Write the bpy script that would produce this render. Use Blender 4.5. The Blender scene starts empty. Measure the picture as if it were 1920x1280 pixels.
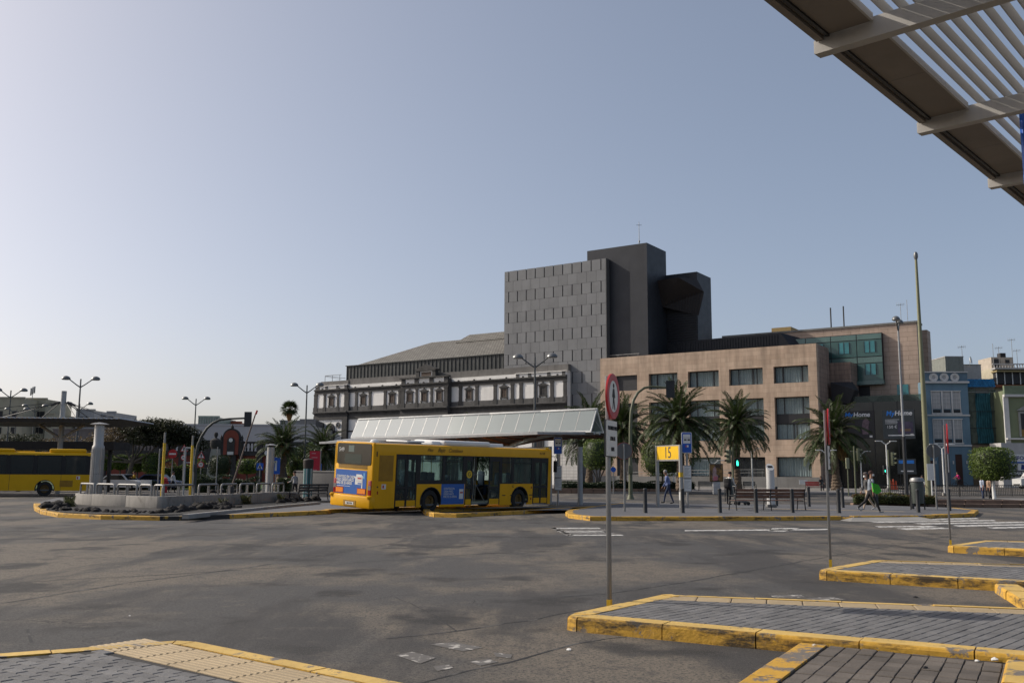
import bpy, bmesh, math, random
from mathutils import Vector, Matrix, geometry as mgeo
random.seed(7)
S = bpy.context.scene
COL = S.collection
rad = math.radians
# ------------------------------------------------------------------ camera
FPX, EYE = 1780.0, 1.6
PITCH, ROLL = math.atan(250 / 1780.0), rad(0.35)
cam = bpy.data.cameras.new('camera'); cam.sensor_width = 36; cam.lens = FPX / 1920 * 36
cam.clip_start = 0.1; cam.clip_end = 4000
co = bpy.data.objects.new('camera', cam); COL.objects.link(co)
co.matrix_world = Matrix.Translation((0, 0, EYE)) @ Matrix.Rotation(math.pi / 2 + PITCH, 4, 'X') @ Matrix.Rotation(ROLL, 4, 'Z')
S.camera = co
# ------------------------------------------------------------------ sky and sun
SUN_AZ, SUN_EL = math.atan2(-0.956, 0.292), rad(33)          # azimuth from +Y towards +X
w = bpy.data.worlds.new('World'); S.world = w; w.use_nodes = True
nt = w.node_tree; nt.nodes.clear()
sky = nt.nodes.new('ShaderNodeTexSky'); sky.sky_type = 'NISHITA'; sky.sun_disc = False
sky.sun_elevation = SUN_EL; sky.sun_rotation = SUN_AZ
sky.air_density = 0.6; sky.dust_density = 3.0; sky.ozone_density = 3.0; sky.altitude = 0
bg = nt.nodes.new('ShaderNodeBackground'); bg.inputs[1].default_value = 0.12
wo = nt.nodes.new('ShaderNodeOutputWorld')
gm = nt.nodes.new('ShaderNodeGamma'); gm.inputs[1].default_value = .727    # even colour balance of the whole hazy sky
m1 = nt.nodes.new('ShaderNodeVectorMath'); m1.operation = 'MULTIPLY'; m1.inputs[1].default_value = (2.26, 2.08, 1.88)
nt.links.new(sky.outputs[0], gm.inputs[0]); nt.links.new(gm.outputs[0], m1.inputs[0]); nt.links.new(m1.outputs[0], bg.inputs[0]); nt.links.new(bg.outputs[0], wo.inputs[0])
sl = bpy.data.lights.new('sun', 'SUN'); sl.energy = 4.0; sl.angle = rad(0.6); sl.color = (1.0, 0.92, 0.81)
so = bpy.data.objects.new('sun', sl); COL.objects.link(so)
sdir = Vector((math.sin(SUN_AZ) * math.cos(SUN_EL), math.cos(SUN_AZ) * math.cos(SUN_EL), math.sin(SUN_EL)))
so.rotation_euler = sdir.to_track_quat('Z', 'Y').to_euler(); so.location = sdir * 100
S.view_settings.view_transform = 'Standard'; S.view_settings.look = 'None'
S.view_settings.exposure = 0.0; S.view_settings.gamma = 1.0
# ------------------------------------------------------------------ survey helpers: photo measurement -> place in the world
_c, _s, _cr, _sr = math.cos(PITCH), math.sin(PITCH), math.cos(ROLL), math.sin(ROLL)
def ray(px, py):
    a = (px - 960) / FPX; b = -(py - 640) / FPX
    r = a * _cr - b * _sr; u = a * _sr + b * _cr
    return Vector((r, _c - u * _s, _s + u * _c))
def gr(px, py, z=0.0):
    d = ray(px, py); t = (z - EYE) / d.z
    return Vector((d.x * t, d.y * t, z))
def at(px, py, Y):
    d = ray(px, py); t = Y / d.y
    return Vector((d.x * t, Y, EYE + d.z * t))
C0 = Vector((38.43, 120.0)); UU = Vector((-.831, .557)); NN = Vector((-.557, -.831))
def fp(s, off=0.0, z=0.0):                                   # a point of the theatre block: along the facade, out of it, up
    p = C0 + UU * s + NN * off
    return Vector((p.x, p.y, z))
FACE_ROT = math.atan2(-UU.y, -UU.x)                          # local +X runs along -UU (left to right as seen), local -Y is outward
# ------------------------------------------------------------------ materials
MATS = {}
def lin(c):
    return tuple((v / 12.92 if v <= .04045 else ((v + .055) / 1.055) ** 2.4) for v in c)
def mat(name, col, rough=.7, metal=0.0, var=.12, scale=2.0, bump=0.0, bscale=None, streak=0.0, spec=.4, emit=None, alpha=None, rnd=0.0, detail=6, trans=0.0, stain=None, fine=0.0):
    if name in MATS: return MATS[name]
    m = bpy.data.materials.new(name); m.use_nodes = True
    t = m.node_tree; N = t.nodes; L = t.links; p = N['Principled BSDF']
    p.inputs['Roughness'].default_value = rough; p.inputs['Metallic'].default_value = metal
    p.inputs['Specular IOR Level'].default_value = spec
    geo = N.new('ShaderNodeNewGeometry')
    def noise(sc, det=detail, vec=None, ro=.6):
        n = N.new('ShaderNodeTexNoise'); n.inputs['Scale'].default_value = sc; n.inputs['Detail'].default_value = det
        n.inputs['Roughness'].default_value = ro
        L.new(vec if vec else geo.outputs['Position'], n.inputs['Vector']); return n
    def mixc(fac, a, b):
        x = N.new('ShaderNodeMix'); x.data_type = 'RGBA'
        if isinstance(fac, float): x.inputs[0].default_value = fac
        else: L.new(fac, x.inputs[0])
        for k, v in ((6, a), (7, b)):
            if isinstance(v, tuple): x.inputs[k].default_value = (*v[:3], 1)
            else: L.new(v, x.inputs[k])
        return x.outputs[2]
    def ramp(o, lo, hi):
        r = N.new('ShaderNodeMapRange'); r.inputs[1].default_value = lo; r.inputs[2].default_value = hi
        L.new(o, r.inputs[0]); return r.outputs[0]
    dk = tuple(v * (1 - var) for v in col); lt = tuple(min(1, v * (1 + var)) for v in col)
    n1 = noise(scale)
    c = mixc(ramp(n1.outputs[0], .3, .7), dk, lt)
    if fine:
        n3 = noise(scale * 40, 3)
        c = mixc(ramp(n3.outputs[0], .35, .65), mixc(fine, c, tuple(v * .4 for v in col)), c)
    if streak:
        mp = N.new('ShaderNodeMapping'); mp.inputs['Scale'].default_value = (1, 1, .08)
        L.new(geo.outputs['Position'], mp.inputs['Vector'])
        n2 = noise(scale * 2.2, 5, mp.outputs[0])
        c = mixc(ramp(n2.outputs[0], .52, .75), c, mixc(streak, c, tuple(v * .35 for v in col)))
    if stain:
        sc_, amt, scol, lo, hi = stain
        n4 = noise(sc_, 7)
        f = ramp(n4.outputs[0], lo, hi)
        mm = N.new('ShaderNodeMath'); mm.operation = 'MULTIPLY'; L.new(f, mm.inputs[0]); mm.inputs[1].default_value = amt
        c = mixc(mm.outputs[0], c, scol)
    if rnd:
        oi = N.new('ShaderNodeObjectInfo'); hv = N.new('ShaderNodeHueSaturation')
        mr = N.new('ShaderNodeMapRange'); mr.inputs[3].default_value = 1 - rnd; mr.inputs[4].default_value = 1 + rnd
        L.new(oi.outputs['Random'], mr.inputs[0]); L.new(mr.outputs[0], hv.inputs['Value']); L.new(c, hv.inputs['Color']); c = hv.outputs[0]
    L.new(c, p.inputs['Base Color'])
    rr = N.new('ShaderNodeMapRange'); rr.inputs[3].default_value = max(.02, rough - .12); rr.inputs[4].default_value = min(1, rough + .12)
    L.new(noise(scale * 3, 3).outputs[0], rr.inputs[0]); L.new(rr.outputs[0], p.inputs['Roughness'])
    if bump:
        b = N.new('ShaderNodeBump'); b.inputs['Strength'].default_value = bump; b.inputs['Distance'].default_value = .02
        L.new(noise(bscale or scale * 8, 4).outputs[0], b.inputs['Height']); L.new(b.outputs[0], p.inputs['Normal'])
    if emit:
        p.inputs['Emission Color'].default_value = (*emit[0], 1); p.inputs['Emission Strength'].default_value = emit[1]
    if alpha is not None: p.inputs['Alpha'].default_value = alpha
    if trans: p.inputs['Transmission Weight'].default_value = trans
    MATS[name] = m; return m
def glass(name, col, alpha, rough=.05, spec=.5):             # a pane: tinted see-through plus surface reflection
    if name in MATS: return MATS[name]
    m = bpy.data.materials.new(name); m.use_nodes = True
    t = m.node_tree; N = t.nodes; L = t.links; N.remove(N['Principled BSDF']); out = N['Material Output']
    tr = N.new('ShaderNodeBsdfTransparent'); tr.inputs[0].default_value = (*col, 1)
    gl = N.new('ShaderNodeBsdfPrincipled'); gl.inputs['Base Color'].default_value = (*[v * .25 for v in col], 1); gl.inputs['Roughness'].default_value = rough
    gl.inputs['Specular IOR Level'].default_value = spec
    geo = N.new('ShaderNodeNewGeometry'); n = N.new('ShaderNodeTexNoise'); n.inputs['Scale'].default_value = 1.3
    L.new(geo.outputs['Position'], n.inputs['Vector'])
    b = N.new('ShaderNodeBump'); b.inputs['Strength'].default_value = .04; b.inputs['Distance'].default_value = .05
    L.new(n.outputs[0], b.inputs['Height']); L.new(b.outputs[0], gl.inputs['Normal'])
    mx = N.new('ShaderNodeMixShader'); mx.inputs[0].default_value = alpha
    L.new(tr.outputs[0], mx.inputs[1]); L.new(gl.outputs[0], mx.inputs[2]); L.new(mx.outputs[0], out.inputs[0])
    MATS[name] = m; return m
def blocks(name, c1, c2, mortar, bw, bh, ms=.012, rough=.75, rot=0.0, streak=.25, offset=.5, bump=.3):
    """stone cladding on a vertical wall: world XY turned into the facade's own axis, brick-node joints, per-block tone, stains"""
    if name in MATS: return MATS[name]
    m = bpy.data.materials.new(name); m.use_nodes = True
    t = m.node_tree; N = t.nodes; L = t.links; p = N['Principled BSDF']; p.inputs['Roughness'].default_value = rough
    p.inputs['Specular IOR Level'].default_value = .3
    geo = N.new('ShaderNodeNewGeometry')
    mp = N.new('ShaderNodeVectorRotate'); mp.rotation_type = 'Z_AXIS'; mp.inputs['Angle'].default_value = -rot
    L.new(geo.outputs['Position'], mp.inputs['Vector'])
    sx = N.new('ShaderNodeSeparateXYZ'); L.new(mp.outputs[0], sx.inputs[0])
    ad = N.new('ShaderNodeMath'); ad.operation = 'ADD'; L.new(sx.outputs[0], ad.inputs[0]); L.new(sx.outputs[1], ad.inputs[1])
    cb = N.new('ShaderNodeCombineXYZ'); L.new(ad.outputs[0], cb.inputs[0]); L.new(sx.outputs[2], cb.inputs[1])
    br = N.new('ShaderNodeTexBrick'); br.offset = offset; br.inputs['Scale'].default_value = 1
    br.inputs['Brick Width'].default_value = bw; br.inputs['Row Height'].default_value = bh; br.inputs['Mortar Size'].default_value = ms
    br.inputs['Color1'].default_value = (*c1, 1); br.inputs['Color2'].default_value = (*c2, 1); br.inputs['Mortar'].default_value = (*mortar, 1)
    L.new(cb.outputs[0], br.inputs['Vector'])
    n = N.new('ShaderNodeTexNoise'); n.inputs['Scale'].default_value = .5; n.inputs['Detail'].default_value = 8; L.new(geo.outputs['Position'], n.inputs['Vector'])
    mp2 = N.new('ShaderNodeMapping'); mp2.inputs['Scale'].default_value = (1.6, 1.6, .15); L.new(geo.outputs['Position'], mp2.inputs['Vector'])
    n2 = N.new('ShaderNodeTexNoise'); n2.inputs['Scale'].default_value = 1.2; n2.inputs['Detail'].default_value = 6; L.new(mp2.outputs[0], n2.inputs['Vector'])
    hv = N.new('ShaderNodeHueSaturation'); mr = N.new('ShaderNodeMapRange'); mr.inputs[1].default_value = .3; mr.inputs[2].default_value = .7
    mr.inputs[3].default_value = 1 - streak; mr.inputs[4].default_value = 1 + streak * .6
    L.new(n2.outputs[0], mr.inputs[0]); L.new(mr.outputs[0], hv.inputs['Value']); L.new(br.outputs[0], hv.inputs['Color'])
    hv2 = N.new('ShaderNodeHueSaturation'); mr2 = N.new('ShaderNodeMapRange'); mr2.inputs[1].default_value = .3; mr2.inputs[2].default_value = .7
    mr2.inputs[3].default_value = .85; mr2.inputs[4].default_value = 1.12
    L.new(n.outputs[0], mr2.inputs[0]); L.new(mr2.outputs[0], hv2.inputs['Value']); L.new(hv.outputs[0], hv2.inputs['Color'])
    L.new(hv2.outputs[0], p.inputs['Base Color'])
    b = N.new('ShaderNodeBump'); b.inputs['Strength'].default_value = bump; b.inputs['Distance'].default_value = .02
    iv = N.new('ShaderNodeMath'); iv.operation = 'SUBTRACT'; iv.inputs[0].default_value = 1; L.new(br.outputs['Fac'], iv.inputs[1])
    L.new(iv.outputs[0], b.inputs['Height']); L.new(b.outputs[0], p.inputs['Normal'])
    MATS[name] = m; return m
# ------------------------------------------------------------------ mesh building
class MB:
    def __init__(s): s.v = []; s.f = []; s.m = []
    def add(s, vs, fs, mi=0):
        o = len(s.v); s.v += [tuple(v) for v in vs]
        for f in fs: s.f.append([i + o for i in f]); s.m.append(mi)
        return s
    def box(s, x0, x1, y0, y1, z0, z1, mi=0, M=None):
        vs = [Vector((x, y, z)) for z in (z0, z1) for y in (y0, y1) for x in (x0, x1)]
        if M is not None: vs = [M @ v for v in vs]
        return s.add(vs, [(0, 2, 3, 1), (4, 5, 7, 6), (0, 1, 5, 4), (2, 6, 7, 3), (0, 4, 6, 2), (1, 3, 7, 5)], mi)
    def cbox(s, c, d, mi=0, rot=None):
        M = Matrix.Translation(c)
        if rot is not None: M = M @ (rot if isinstance(rot, Matrix) else Matrix.Rotation(rot, 4, 'Z'))
        return s.box(-d[0] / 2, d[0] / 2, -d[1] / 2, d[1] / 2, -d[2] / 2, d[2] / 2, mi, M)
    def rbox(s, x0, x1, y0, y1, z0, z1, r=.02, mi=0, M=None):       # chamfered box
        b = bmesh.new(); bmesh.ops.create_cube(b, size=1)
        for v in b.verts: v.co = Vector(((x0 + x1) / 2 + v.co.x * (x1 - x0), (y0 + y1) / 2 + v.co.y * (y1 - y0), (z0 + z1) / 2 + v.co.z * (z1 - z0)))
        bmesh.ops.bevel(b, geom=b.edges[:], offset=r, segments=2, affect='EDGES', profile=.5)
        vs = [v.co.copy() for v in b.verts]; b.verts.index_update(); fs = [[v.index for v in f.verts] for f in b.faces]; b.free()
        if M is not None: vs = [M @ v for v in vs]
        return s.add(vs, fs, mi)
    def tube(s, pts, r, n=8, mi=0, caps=True):
        pts = [Vector(p) for p in pts]
        if not isinstance(r, (list, tuple)): r = [r] * len(pts)
        o = len(s.v); up = Vector((0, 0, 1)); prev = None
        for i, p in enumerate(pts):
            d = (pts[min(i + 1, len(pts) - 1)] - pts[max(i - 1, 0)]).normalized()
            if prev is None:
                a = d.cross(up)
                if a.length < 1e-4: a = d.cross(Vector((0, 1, 0)))
                a.normalize()
            else:
                a = prev - d * prev.dot(d); a.normalize()
            prev = a; b = d.cross(a)
            for k in range(n):
                t = 2 * math.pi * k / n
                s.v.append(tuple(p + (a * math.cos(t) + b * math.sin(t)) * r[i]))
        for i in range(len(pts) - 1):
            for k in range(n):
                s.f.append([o + i * n + k, o + (i + 1) * n + k, o + (i + 1) * n + (k + 1) % n, o + i * n + (k + 1) % n]); s.m.append(mi)
        if caps:
            s.f.append([o + k for k in range(n)]); s.m.append(mi)
            s.f.append([o + (len(pts) - 1) * n + n - 1 - k for k in range(n)]); s.m.append(mi)
        return s
    def lathe(s, prof, n=16, c=(0, 0, 0), mi=0, M=None, sx=1, sy=1):
        o = len(s.v)
        for r, z in prof:
            for k in range(n):
                t = 2 * math.pi * k / n
                v = Vector((c[0] + r * sx * math.cos(t), c[1] + r * sy * math.sin(t), c[2] + z))
                s.v.append(tuple(M @ v if M is not None else v))
        for i in range(len(prof) - 1):
            for k in range(n):
                s.f.append([o + i * n + k, o + i * n + (k + 1) % n, o + (i + 1) * n + (k + 1) % n, o + (i + 1) * n + k]); s.m.append(mi)
        s.f.append([o + n - 1 - k for k in range(n)]); s.m.append(mi)
        s.f.append([o + (len(prof) - 1) * n + k for k in range(n)]); s.m.append(mi)
        return s
    def prism(s, poly, a, b, axis='z', mi=0, M=None):               # polygon extruded along an axis
        n = len(poly)
        def pt(p, h): return Vector((p[0], p[1], h)) if axis == 'z' else Vector((p[0], h, p[1])) if axis == 'y' else Vector((h, p[0], p[1]))
        vs = [pt(p, a) for p in poly] + [pt(p, b) for p in poly]
        if M is not None: vs = [M @ v for v in vs]
        tri = mgeo.tessellate_polygon([[Vector((p[0], p[1], 0)) for p in poly]])
        fs = [list(t) for t in tri] + [[i + n for i in reversed(t)] for t in tri] if len(poly) > 6 else [list(range(n)), [i + n for i in reversed(range(n))]]
        fs += [(i, (i + 1) % n, n + (i + 1) % n, n + i) for i in range(n)]
        return s.add(vs, fs, mi)
    def quad(s, a, b, c, d, mi=0): return s.add([a, b, c, d], [(0, 1, 2, 3)], mi)
    def mesh(s, name, mats, smooth=35, fix=True):
        me = bpy.data.meshes.new(name); me.from_pydata(s.v, [], s.f)
        for m in (mats if isinstance(mats, (list, tuple)) else [mats]): me.materials.append(m)
        if any(s.m): me.polygons.foreach_set('material_index', s.m)
        if fix:
            b = bmesh.new(); b.from_mesh(me); bmesh.ops.recalc_face_normals(b, faces=b.faces[:]); b.to_mesh(me); b.free()
        if smooth:
            me.polygons.foreach_set('use_smooth', [True] * len(me.polygons)); me.set_sharp_from_angle(angle=rad(smooth))
        me.update(); return me
    def build(s, name, mats, parent=None, loc=None, rz=None, smooth=35, fix=True):
        o = bpy.data.objects.new(name, s.mesh(name, mats, smooth, fix)); COL.objects.link(o)
        if parent: o.parent = parent
        if loc is not None: o.location = loc
        if rz is not None: o.rotation_euler = (0, 0, rz)
        return o
USED = set()
def tag(o, label=None, cat=None, group=None, kind=None):
    if label: o['label'] = label
    if cat: o['category'] = cat
    if group: o['group'] = group
    if kind: o['kind'] = kind
    return o
def thing(name, label, cat, loc=(0, 0, 0), rz=0.0, group=None):
    o = bpy.data.objects.new(name, None); COL.objects.link(o); o.empty_display_size = .2
    o.location = loc; o.rotation_euler = (0, 0, rz)
    return tag(o, label, cat, group)
def inst(me, name, parent=None, loc=(0, 0, 0), rz=0.0, sc=None):
    o = bpy.data.objects.new(name, me); COL.objects.link(o)
    if parent: o.parent = parent
    o.location = loc; o.rotation_euler = (0, 0, rz)
    if sc: o.scale = sc
    return o
def copy_tree(o, parent=None):
    c = o.copy(); COL.objects.link(c); c.parent = parent
    for ch in list(o.children): copy_tree(ch, c)
    return c
def clone(o, label, loc, rz=None, sc=None):
    c = copy_tree(o); c['label'] = label; c.location = loc
    if rz is not None: c.rotation_euler = (0, 0, rz)
    if sc is not None: c.scale = (sc, sc, sc) if not isinstance(sc, tuple) else sc
    return c
def text(s_, size, m, parent, M, name='lettering', depth=.004, shear=0.0, align='CENTER', xs=1.0, bold=0.0):
    """flat lettering standing in the local XZ plane of M, facing -Y"""
    cu = bpy.data.curves.new('t', 'FONT'); cu.body = s_; cu.size = size; cu.extrude = depth / 2; cu.align_x = align; cu.align_y = 'CENTER'; cu.shear = shear
    cu.offset = bold; cu.resolution_u = 3
    ob = bpy.data.objects.new('t', cu); COL.objects.link(ob)
    dg = bpy.context.evaluated_depsgraph_get(); me = bpy.data.meshes.new_from_object(ob.evaluated_get(dg))
    bpy.data.objects.remove(ob); bpy.data.curves.remove(cu)
    me.materials.clear(); me.materials.append(m)
    me.transform(M @ Matrix.Rotation(math.pi / 2, 4, 'X') @ Matrix.Diagonal((xs, 1, 1, 1)))
    o = bpy.data.objects.new(name, me); COL.objects.link(o)
    if parent: o.parent = parent
    return o
def tr(x, y, z, rz=0.0): return Matrix.Translation((x, y, z)) @ Matrix.Rotation(rz, 4, 'Z')
# ------------------------------------------------------------------ palette
asphalt = None
def make_asphalt():
    m = bpy.data.materials.new('asphalt'); m.use_nodes = True
    t = m.node_tree; N = t.nodes; L = t.links; p = N['Principled BSDF']
    geo = N.new('ShaderNodeNewGeometry')
    def noise(sc, det=6, ro=.6, vec=None):
        n = N.new('ShaderNodeTexNoise'); n.inputs['Scale'].default_value = sc; n.inputs['Detail'].default_value = det; n.inputs['Roughness'].default_value = ro
        L.new(vec or geo.outputs['Position'], n.inputs['Vector']); return n.outputs[0]
    def ramp(o, lo, hi, a=0, b=1):
        r = N.new('ShaderNodeMapRange'); r.interpolation_type = 'SMOOTHSTEP'
        for k, v in ((1, lo), (2, hi), (3, a), (4, b)): r.inputs[k].default_value = v
        L.new(o, r.inputs[0]); return r.outputs[0]
    def mix(f, a, b):
        x = N.new('ShaderNodeMix'); x.data_type = 'RGBA'; L.new(f, x.inputs[0])
        for k, v in ((6, a), (7, b)):
            if isinstance(v, tuple): x.inputs[k].default_value = (*v, 1)
            else: L.new(v, x.inputs[k])
        return x.outputs[2]
    mp = N.new('ShaderNodeMapping'); mp.inputs['Rotation'].default_value = (0, 0, rad(-48)); mp.inputs['Scale'].default_value = (1, .22, 1)
    L.new(geo.outputs['Position'], mp.inputs['Vector'])
    # dusty tan concrete-like ground with dark tyre lanes and oil patches
    base = mix(ramp(noise(.17, 5), .44, .57), (.078, .076, .074), (.172, .146, .114))
    base = mix(ramp(noise(.5, 7, .62, mp.outputs[0]), .48, .58, 0, .9), base, (.050, .048, .047))
    base = mix(ramp(noise(.62, 5, .5), .55, .66, 0, .92), base, (.026, .025, .024))
    base = mix(ramp(noise(.8, 6, .6, mp.outputs[0]), .56, .72, 0, .8), base, (.19, .162, .13))
    base = mix(ramp(noise(5, 6, .7), .50, .62, 0, .55), base, (.062, .059, .056))
    base = mix(ramp(noise(2.2, 6, .65), .56, .70, 0, .5), base, (.155, .135, .112))
    base = mix(ramp(noise(30, 4, .75), .36, .54, .95, 0), base, (.034, .033, .033))
    base = mix(ramp(noise(75, 3, .85), .55, .68, 0, .75), base, (.23, .21, .185))
    # fine cracks
    vo = N.new('ShaderNodeTexVoronoi'); vo.feature = 'DISTANCE_TO_EDGE'; vo.inputs['Scale'].default_value = .22
    wv = N.new('ShaderNodeVectorMath'); wv.operation = 'ADD'
    nz = N.new('ShaderNodeTexNoise'); nz.inputs['Scale'].default_value = 1.2; nz.inputs['Detail'].default_value = 6; L.new(geo.outputs['Position'], nz.inputs['Vector'])
    L.new(geo.outputs['Position'], wv.inputs[0]); L.new(nz.outputs['Color'], wv.inputs[1]); L.new(wv.outputs[0], vo.inputs['Vector'])
    cr = ramp(vo.outputs['Distance'], .0, .004, 1, 0)
    gate = ramp(noise(.3, 3), .5, .6)
    mm = N.new('ShaderNodeMath'); mm.operation = 'MULTIPLY'; L.new(cr, mm.inputs[0]); L.new(gate, mm.inputs[1])
    base = mix(mm.outputs[0], base, (.03, .03, .03))
    L.new(base, p.inputs['Base Color']); p.inputs['Roughness'].default_value = .86; p.inputs['Specular IOR Level'].default_value = .3
    b = N.new('ShaderNodeBump'); b.inputs['Strength'].default_value = .8; b.inputs['Distance'].default_value = .012
    L.new(noise(60, 4, .75), b.inputs['Height']); L.new(b.outputs[0], p.inputs['Normal'])
    MATS['asphalt'] = m; return m
def make_kerb_paint(name, wear, col=(.56, .32, .045), blk=.5):
    """yellow road paint worn through to concrete, black tyre scuffs along the arris"""
    m = bpy.data.materials.new(name); m.use_nodes = True
    t = m.node_tree; N = t.nodes; L = t.links; p = N['Principled BSDF']
    geo = N.new('ShaderNodeNewGeometry')
    def noise(sc, det=6, ro=.65, vec=None):
        n = N.new('ShaderNodeTexNoise'); n.inputs['Scale'].default_value = sc; n.inputs['Detail'].default_value = det; n.inputs['Roughness'].default_value = ro
        L.new(vec or geo.outputs['Position'], n.inputs['Vector']); return n.outputs[0]
    def ramp(o, lo, hi, a=0, b=1):
        r = N.new('ShaderNodeMapRange')
        for k, v in ((1, lo), (2, hi), (3, a), (4, b)): r.inputs[k].default_value = v
        L.new(o, r.inputs[0]); return r.outputs[0]
    def mix(f, a, b):
        x = N.new('ShaderNodeMix'); x.data_type = 'RGBA'; L.new(f, x.inputs[0])
        for k, v in ((6, a), (7, b)):
            if isinstance(v, tuple): x.inputs[k].default_value = (*v, 1)
            else: L.new(v, x.inputs[k])
        return x.outputs[2]
    mp = N.new('ShaderNodeMapping'); mp.inputs['Scale'].default_value = (1, 1, 3.5); L.new(geo.outputs['Position'], mp.inputs['Vector'])
    y = mix(ramp(noise(1.1), .35, .65), tuple(v * .82 for v in col), tuple(min(1, v * 1.1) for v in col))
    y = mix(ramp(noise(14, 5), .5, .75, 0, .35), y, (.45, .26, .08))
    y = mix(ramp(noise(2.6, 8, .75), .66 - wear * .3, .70 - wear * .3), y, (.17, .15, .13))
    y = mix(ramp(noise(1.1, 9, .75, mp.outputs[0]), .66 - blk * .2, .78 - blk * .2, 0, .93), y, (.028, .025, .022))
    L.new(y, p.inputs['Base Color']); p.inputs['Roughness'].default_value = .75; p.inputs['Specular IOR Level'].default_value = .3
    b = N.new('ShaderNodeBump'); b.inputs['Strength'].default_value = .8; b.inputs['Distance'].default_value = .0122
    L.new(noise(22, 6, .7), b.inputs['Height']); L.new(b.outputs[0], p.inputs['Normal'])
    MATS[name] = m; return m
asphalt = make_asphalt()
kerb_y = make_kerb_paint('kerb_yellow', .34, blk=.72)
kerb_s = make_kerb_paint('kerb_yellow_scuffed', .34, blk=1.05)
kerb_w = make_kerb_paint('kerb_yellow_worn', .62, blk=.45)
kerb_t = make_kerb_paint('kerb_top_pale', .34, (.62, .42, .13), .25)
concrete = mat('concrete', (.27, .26, .24), .85, var=.2, scale=.8, bump=.3, streak=.35, fine=.25)
concrete_d = mat('concrete_dark', (.16, .155, .15), .88, var=.25, scale=.7, bump=.3, fine=.3)
paver = mat('grey_paver', (.158, .155, .154), .85, var=.22, scale=2.4, bump=.35, bscale=60, rnd=.14, fine=.3)
paver_bed = mat('paver_bed', (.035, .032, .03), .95, var=.3, scale=9)
paver_br = mat('brown_paver', (.13, .112, .095), .88, var=.3, scale=2.0, bump=.4, bscale=50, rnd=.16, fine=.35)
tact = mat('tactile_tile', (.40, .31, .19), .8, var=.12, scale=2.5, bump=.25, bscale=50, rnd=.07, fine=.2)
road_w = mat('road_white', (.55, .54, .51), .8, var=.15, scale=3, stain=(5, .9, (.13, .125, .12), .5, .56), bump=.2)
road_ww = mat('road_white_worn', (.42, .40, .365), .8, var=.2, scale=3, stain=(9, 1.0, (.115, .108, .10), .40, .46), bump=.2)
galv = mat('galvanised', (.24, .24, .235), .5, .6, var=.15, scale=4, streak=.25)
steel_p = mat('painted_grey_steel', (.30, .31, .315), .5, .2, var=.12, scale=3, streak=.3)
alum = mat('aluminium', (.34, .335, .325), .45, .5, var=.1, scale=2, streak=.35)
darkm = mat('dark_metal', (.035, .036, .038), .5, .3, var=.2, scale=3)
black = mat('black', (.012, .012, .013), .6, var=.2, scale=5)
olive = mat('olive_paint', (.115, .125, .075), .55, .0, var=.15, scale=2, streak=.3)
white_p = mat('white_paint', (.66, .66, .64), .5, var=.07, scale=3, streak=.2)
yel_p = mat('yellow_paint', (.62, .40, .02), .5, var=.08, scale=3)
red_p = mat('red_paint', (.40, .018, .022), .45, var=.08, scale=4)
blue_p = mat('blue_sign', (.01, .085, .42), .4, var=.05, scale=4)
ink = mat('ink', (.012, .012, .015), .6, var=.1, scale=4)
wood = mat('bench_wood', (.135, .062, .035), .55, var=.3, scale=5, streak=.2, bump=.2)
bark = mat('palm_bark', (.115, .085, .06), .95, var=.4, scale=5, bump=.8, bscale=16)
bark2 = mat('tree_bark', (.10, .085, .07), .95, var=.35, scale=5, bump=.7, bscale=20)
def leafmat(name, col, var=.35, tl=.25, sat=.06):
    if name in MATS: return MATS[name]
    m = mat(name, col, .55, var=var, scale=1.7, spec=.35)
    t = m.node_tree; N = t.nodes; L = t.links; p = N['Principled BSDF']; out = N['Material Output']
    ta = N.new('ShaderNodeBsdfTranslucent'); src = p.inputs['Base Color'].links[0].from_socket
    L.new(src, ta.inputs[0])
    mx = N.new('ShaderNodeMixShader'); mx.inputs[0].default_value = tl
    L.new(p.outputs[0], mx.inputs[1]); L.new(ta.outputs[0], mx.inputs[2]); L.new(mx.outputs[0], out.inputs[0]); return m
leaf_palm = leafmat('palm_leaf', (.042, .062, .018))
leaf_dead = leafmat('palm_leaf_dry', (.22, .13, .04))
leaf_ficus = leafmat('ficus_leaf', (.095, .140, .022))
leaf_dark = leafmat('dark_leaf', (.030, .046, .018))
leaf_acacia = leafmat('acacia_leaf', (.040, .046, .022))
leaf_dry = leafmat('dry_leaf', (.13, .095, .05))
leaf_lawn = leafmat('lawn', (.075, .12, .025))
bus_y = mat('bus_yellow', (.67, .34, .002), .42, var=.05, scale=1.5, spec=.25, streak=.12)
bus_y2 = mat('bus_yellow_front', (.65, .36, .002), .42, var=.05, scale=1.5, spec=.25)
bus_w = mat('bus_roof_white', (.68, .68, .66), .45, var=.06, scale=2)
bus_in = mat('bus_interior', (.09, .10, .11), .7, var=.15, scale=2)
seat_m = mat('bus_seat', (.02, .035, .075), .7, var=.2, scale=5)
glass_bus = glass('bus_glass', (.72, .82, .80), .13)
glass_dk = glass('dark_glass', (.25, .30, .30), .45)
tyre = mat('tyre', (.018, .018, .018), .85, var=.2, scale=9)
grille_m = mat('grille_yellow', (.30, .16, .01), .6, var=.15, scale=3)
lamp_r = mat('lamp_red', (.25, .01, .012), .25, var=.1, scale=8)
lamp_o = mat('reflector_orange', (.75, .22, .015), .35, var=.08, scale=8)
ad_blue = mat('advert_blue', (.018, .10, .36), .4, var=.05, scale=3)
plate_w = mat('plate_white', (.62, .62, .60), .4, var=.05, scale=8)
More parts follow.
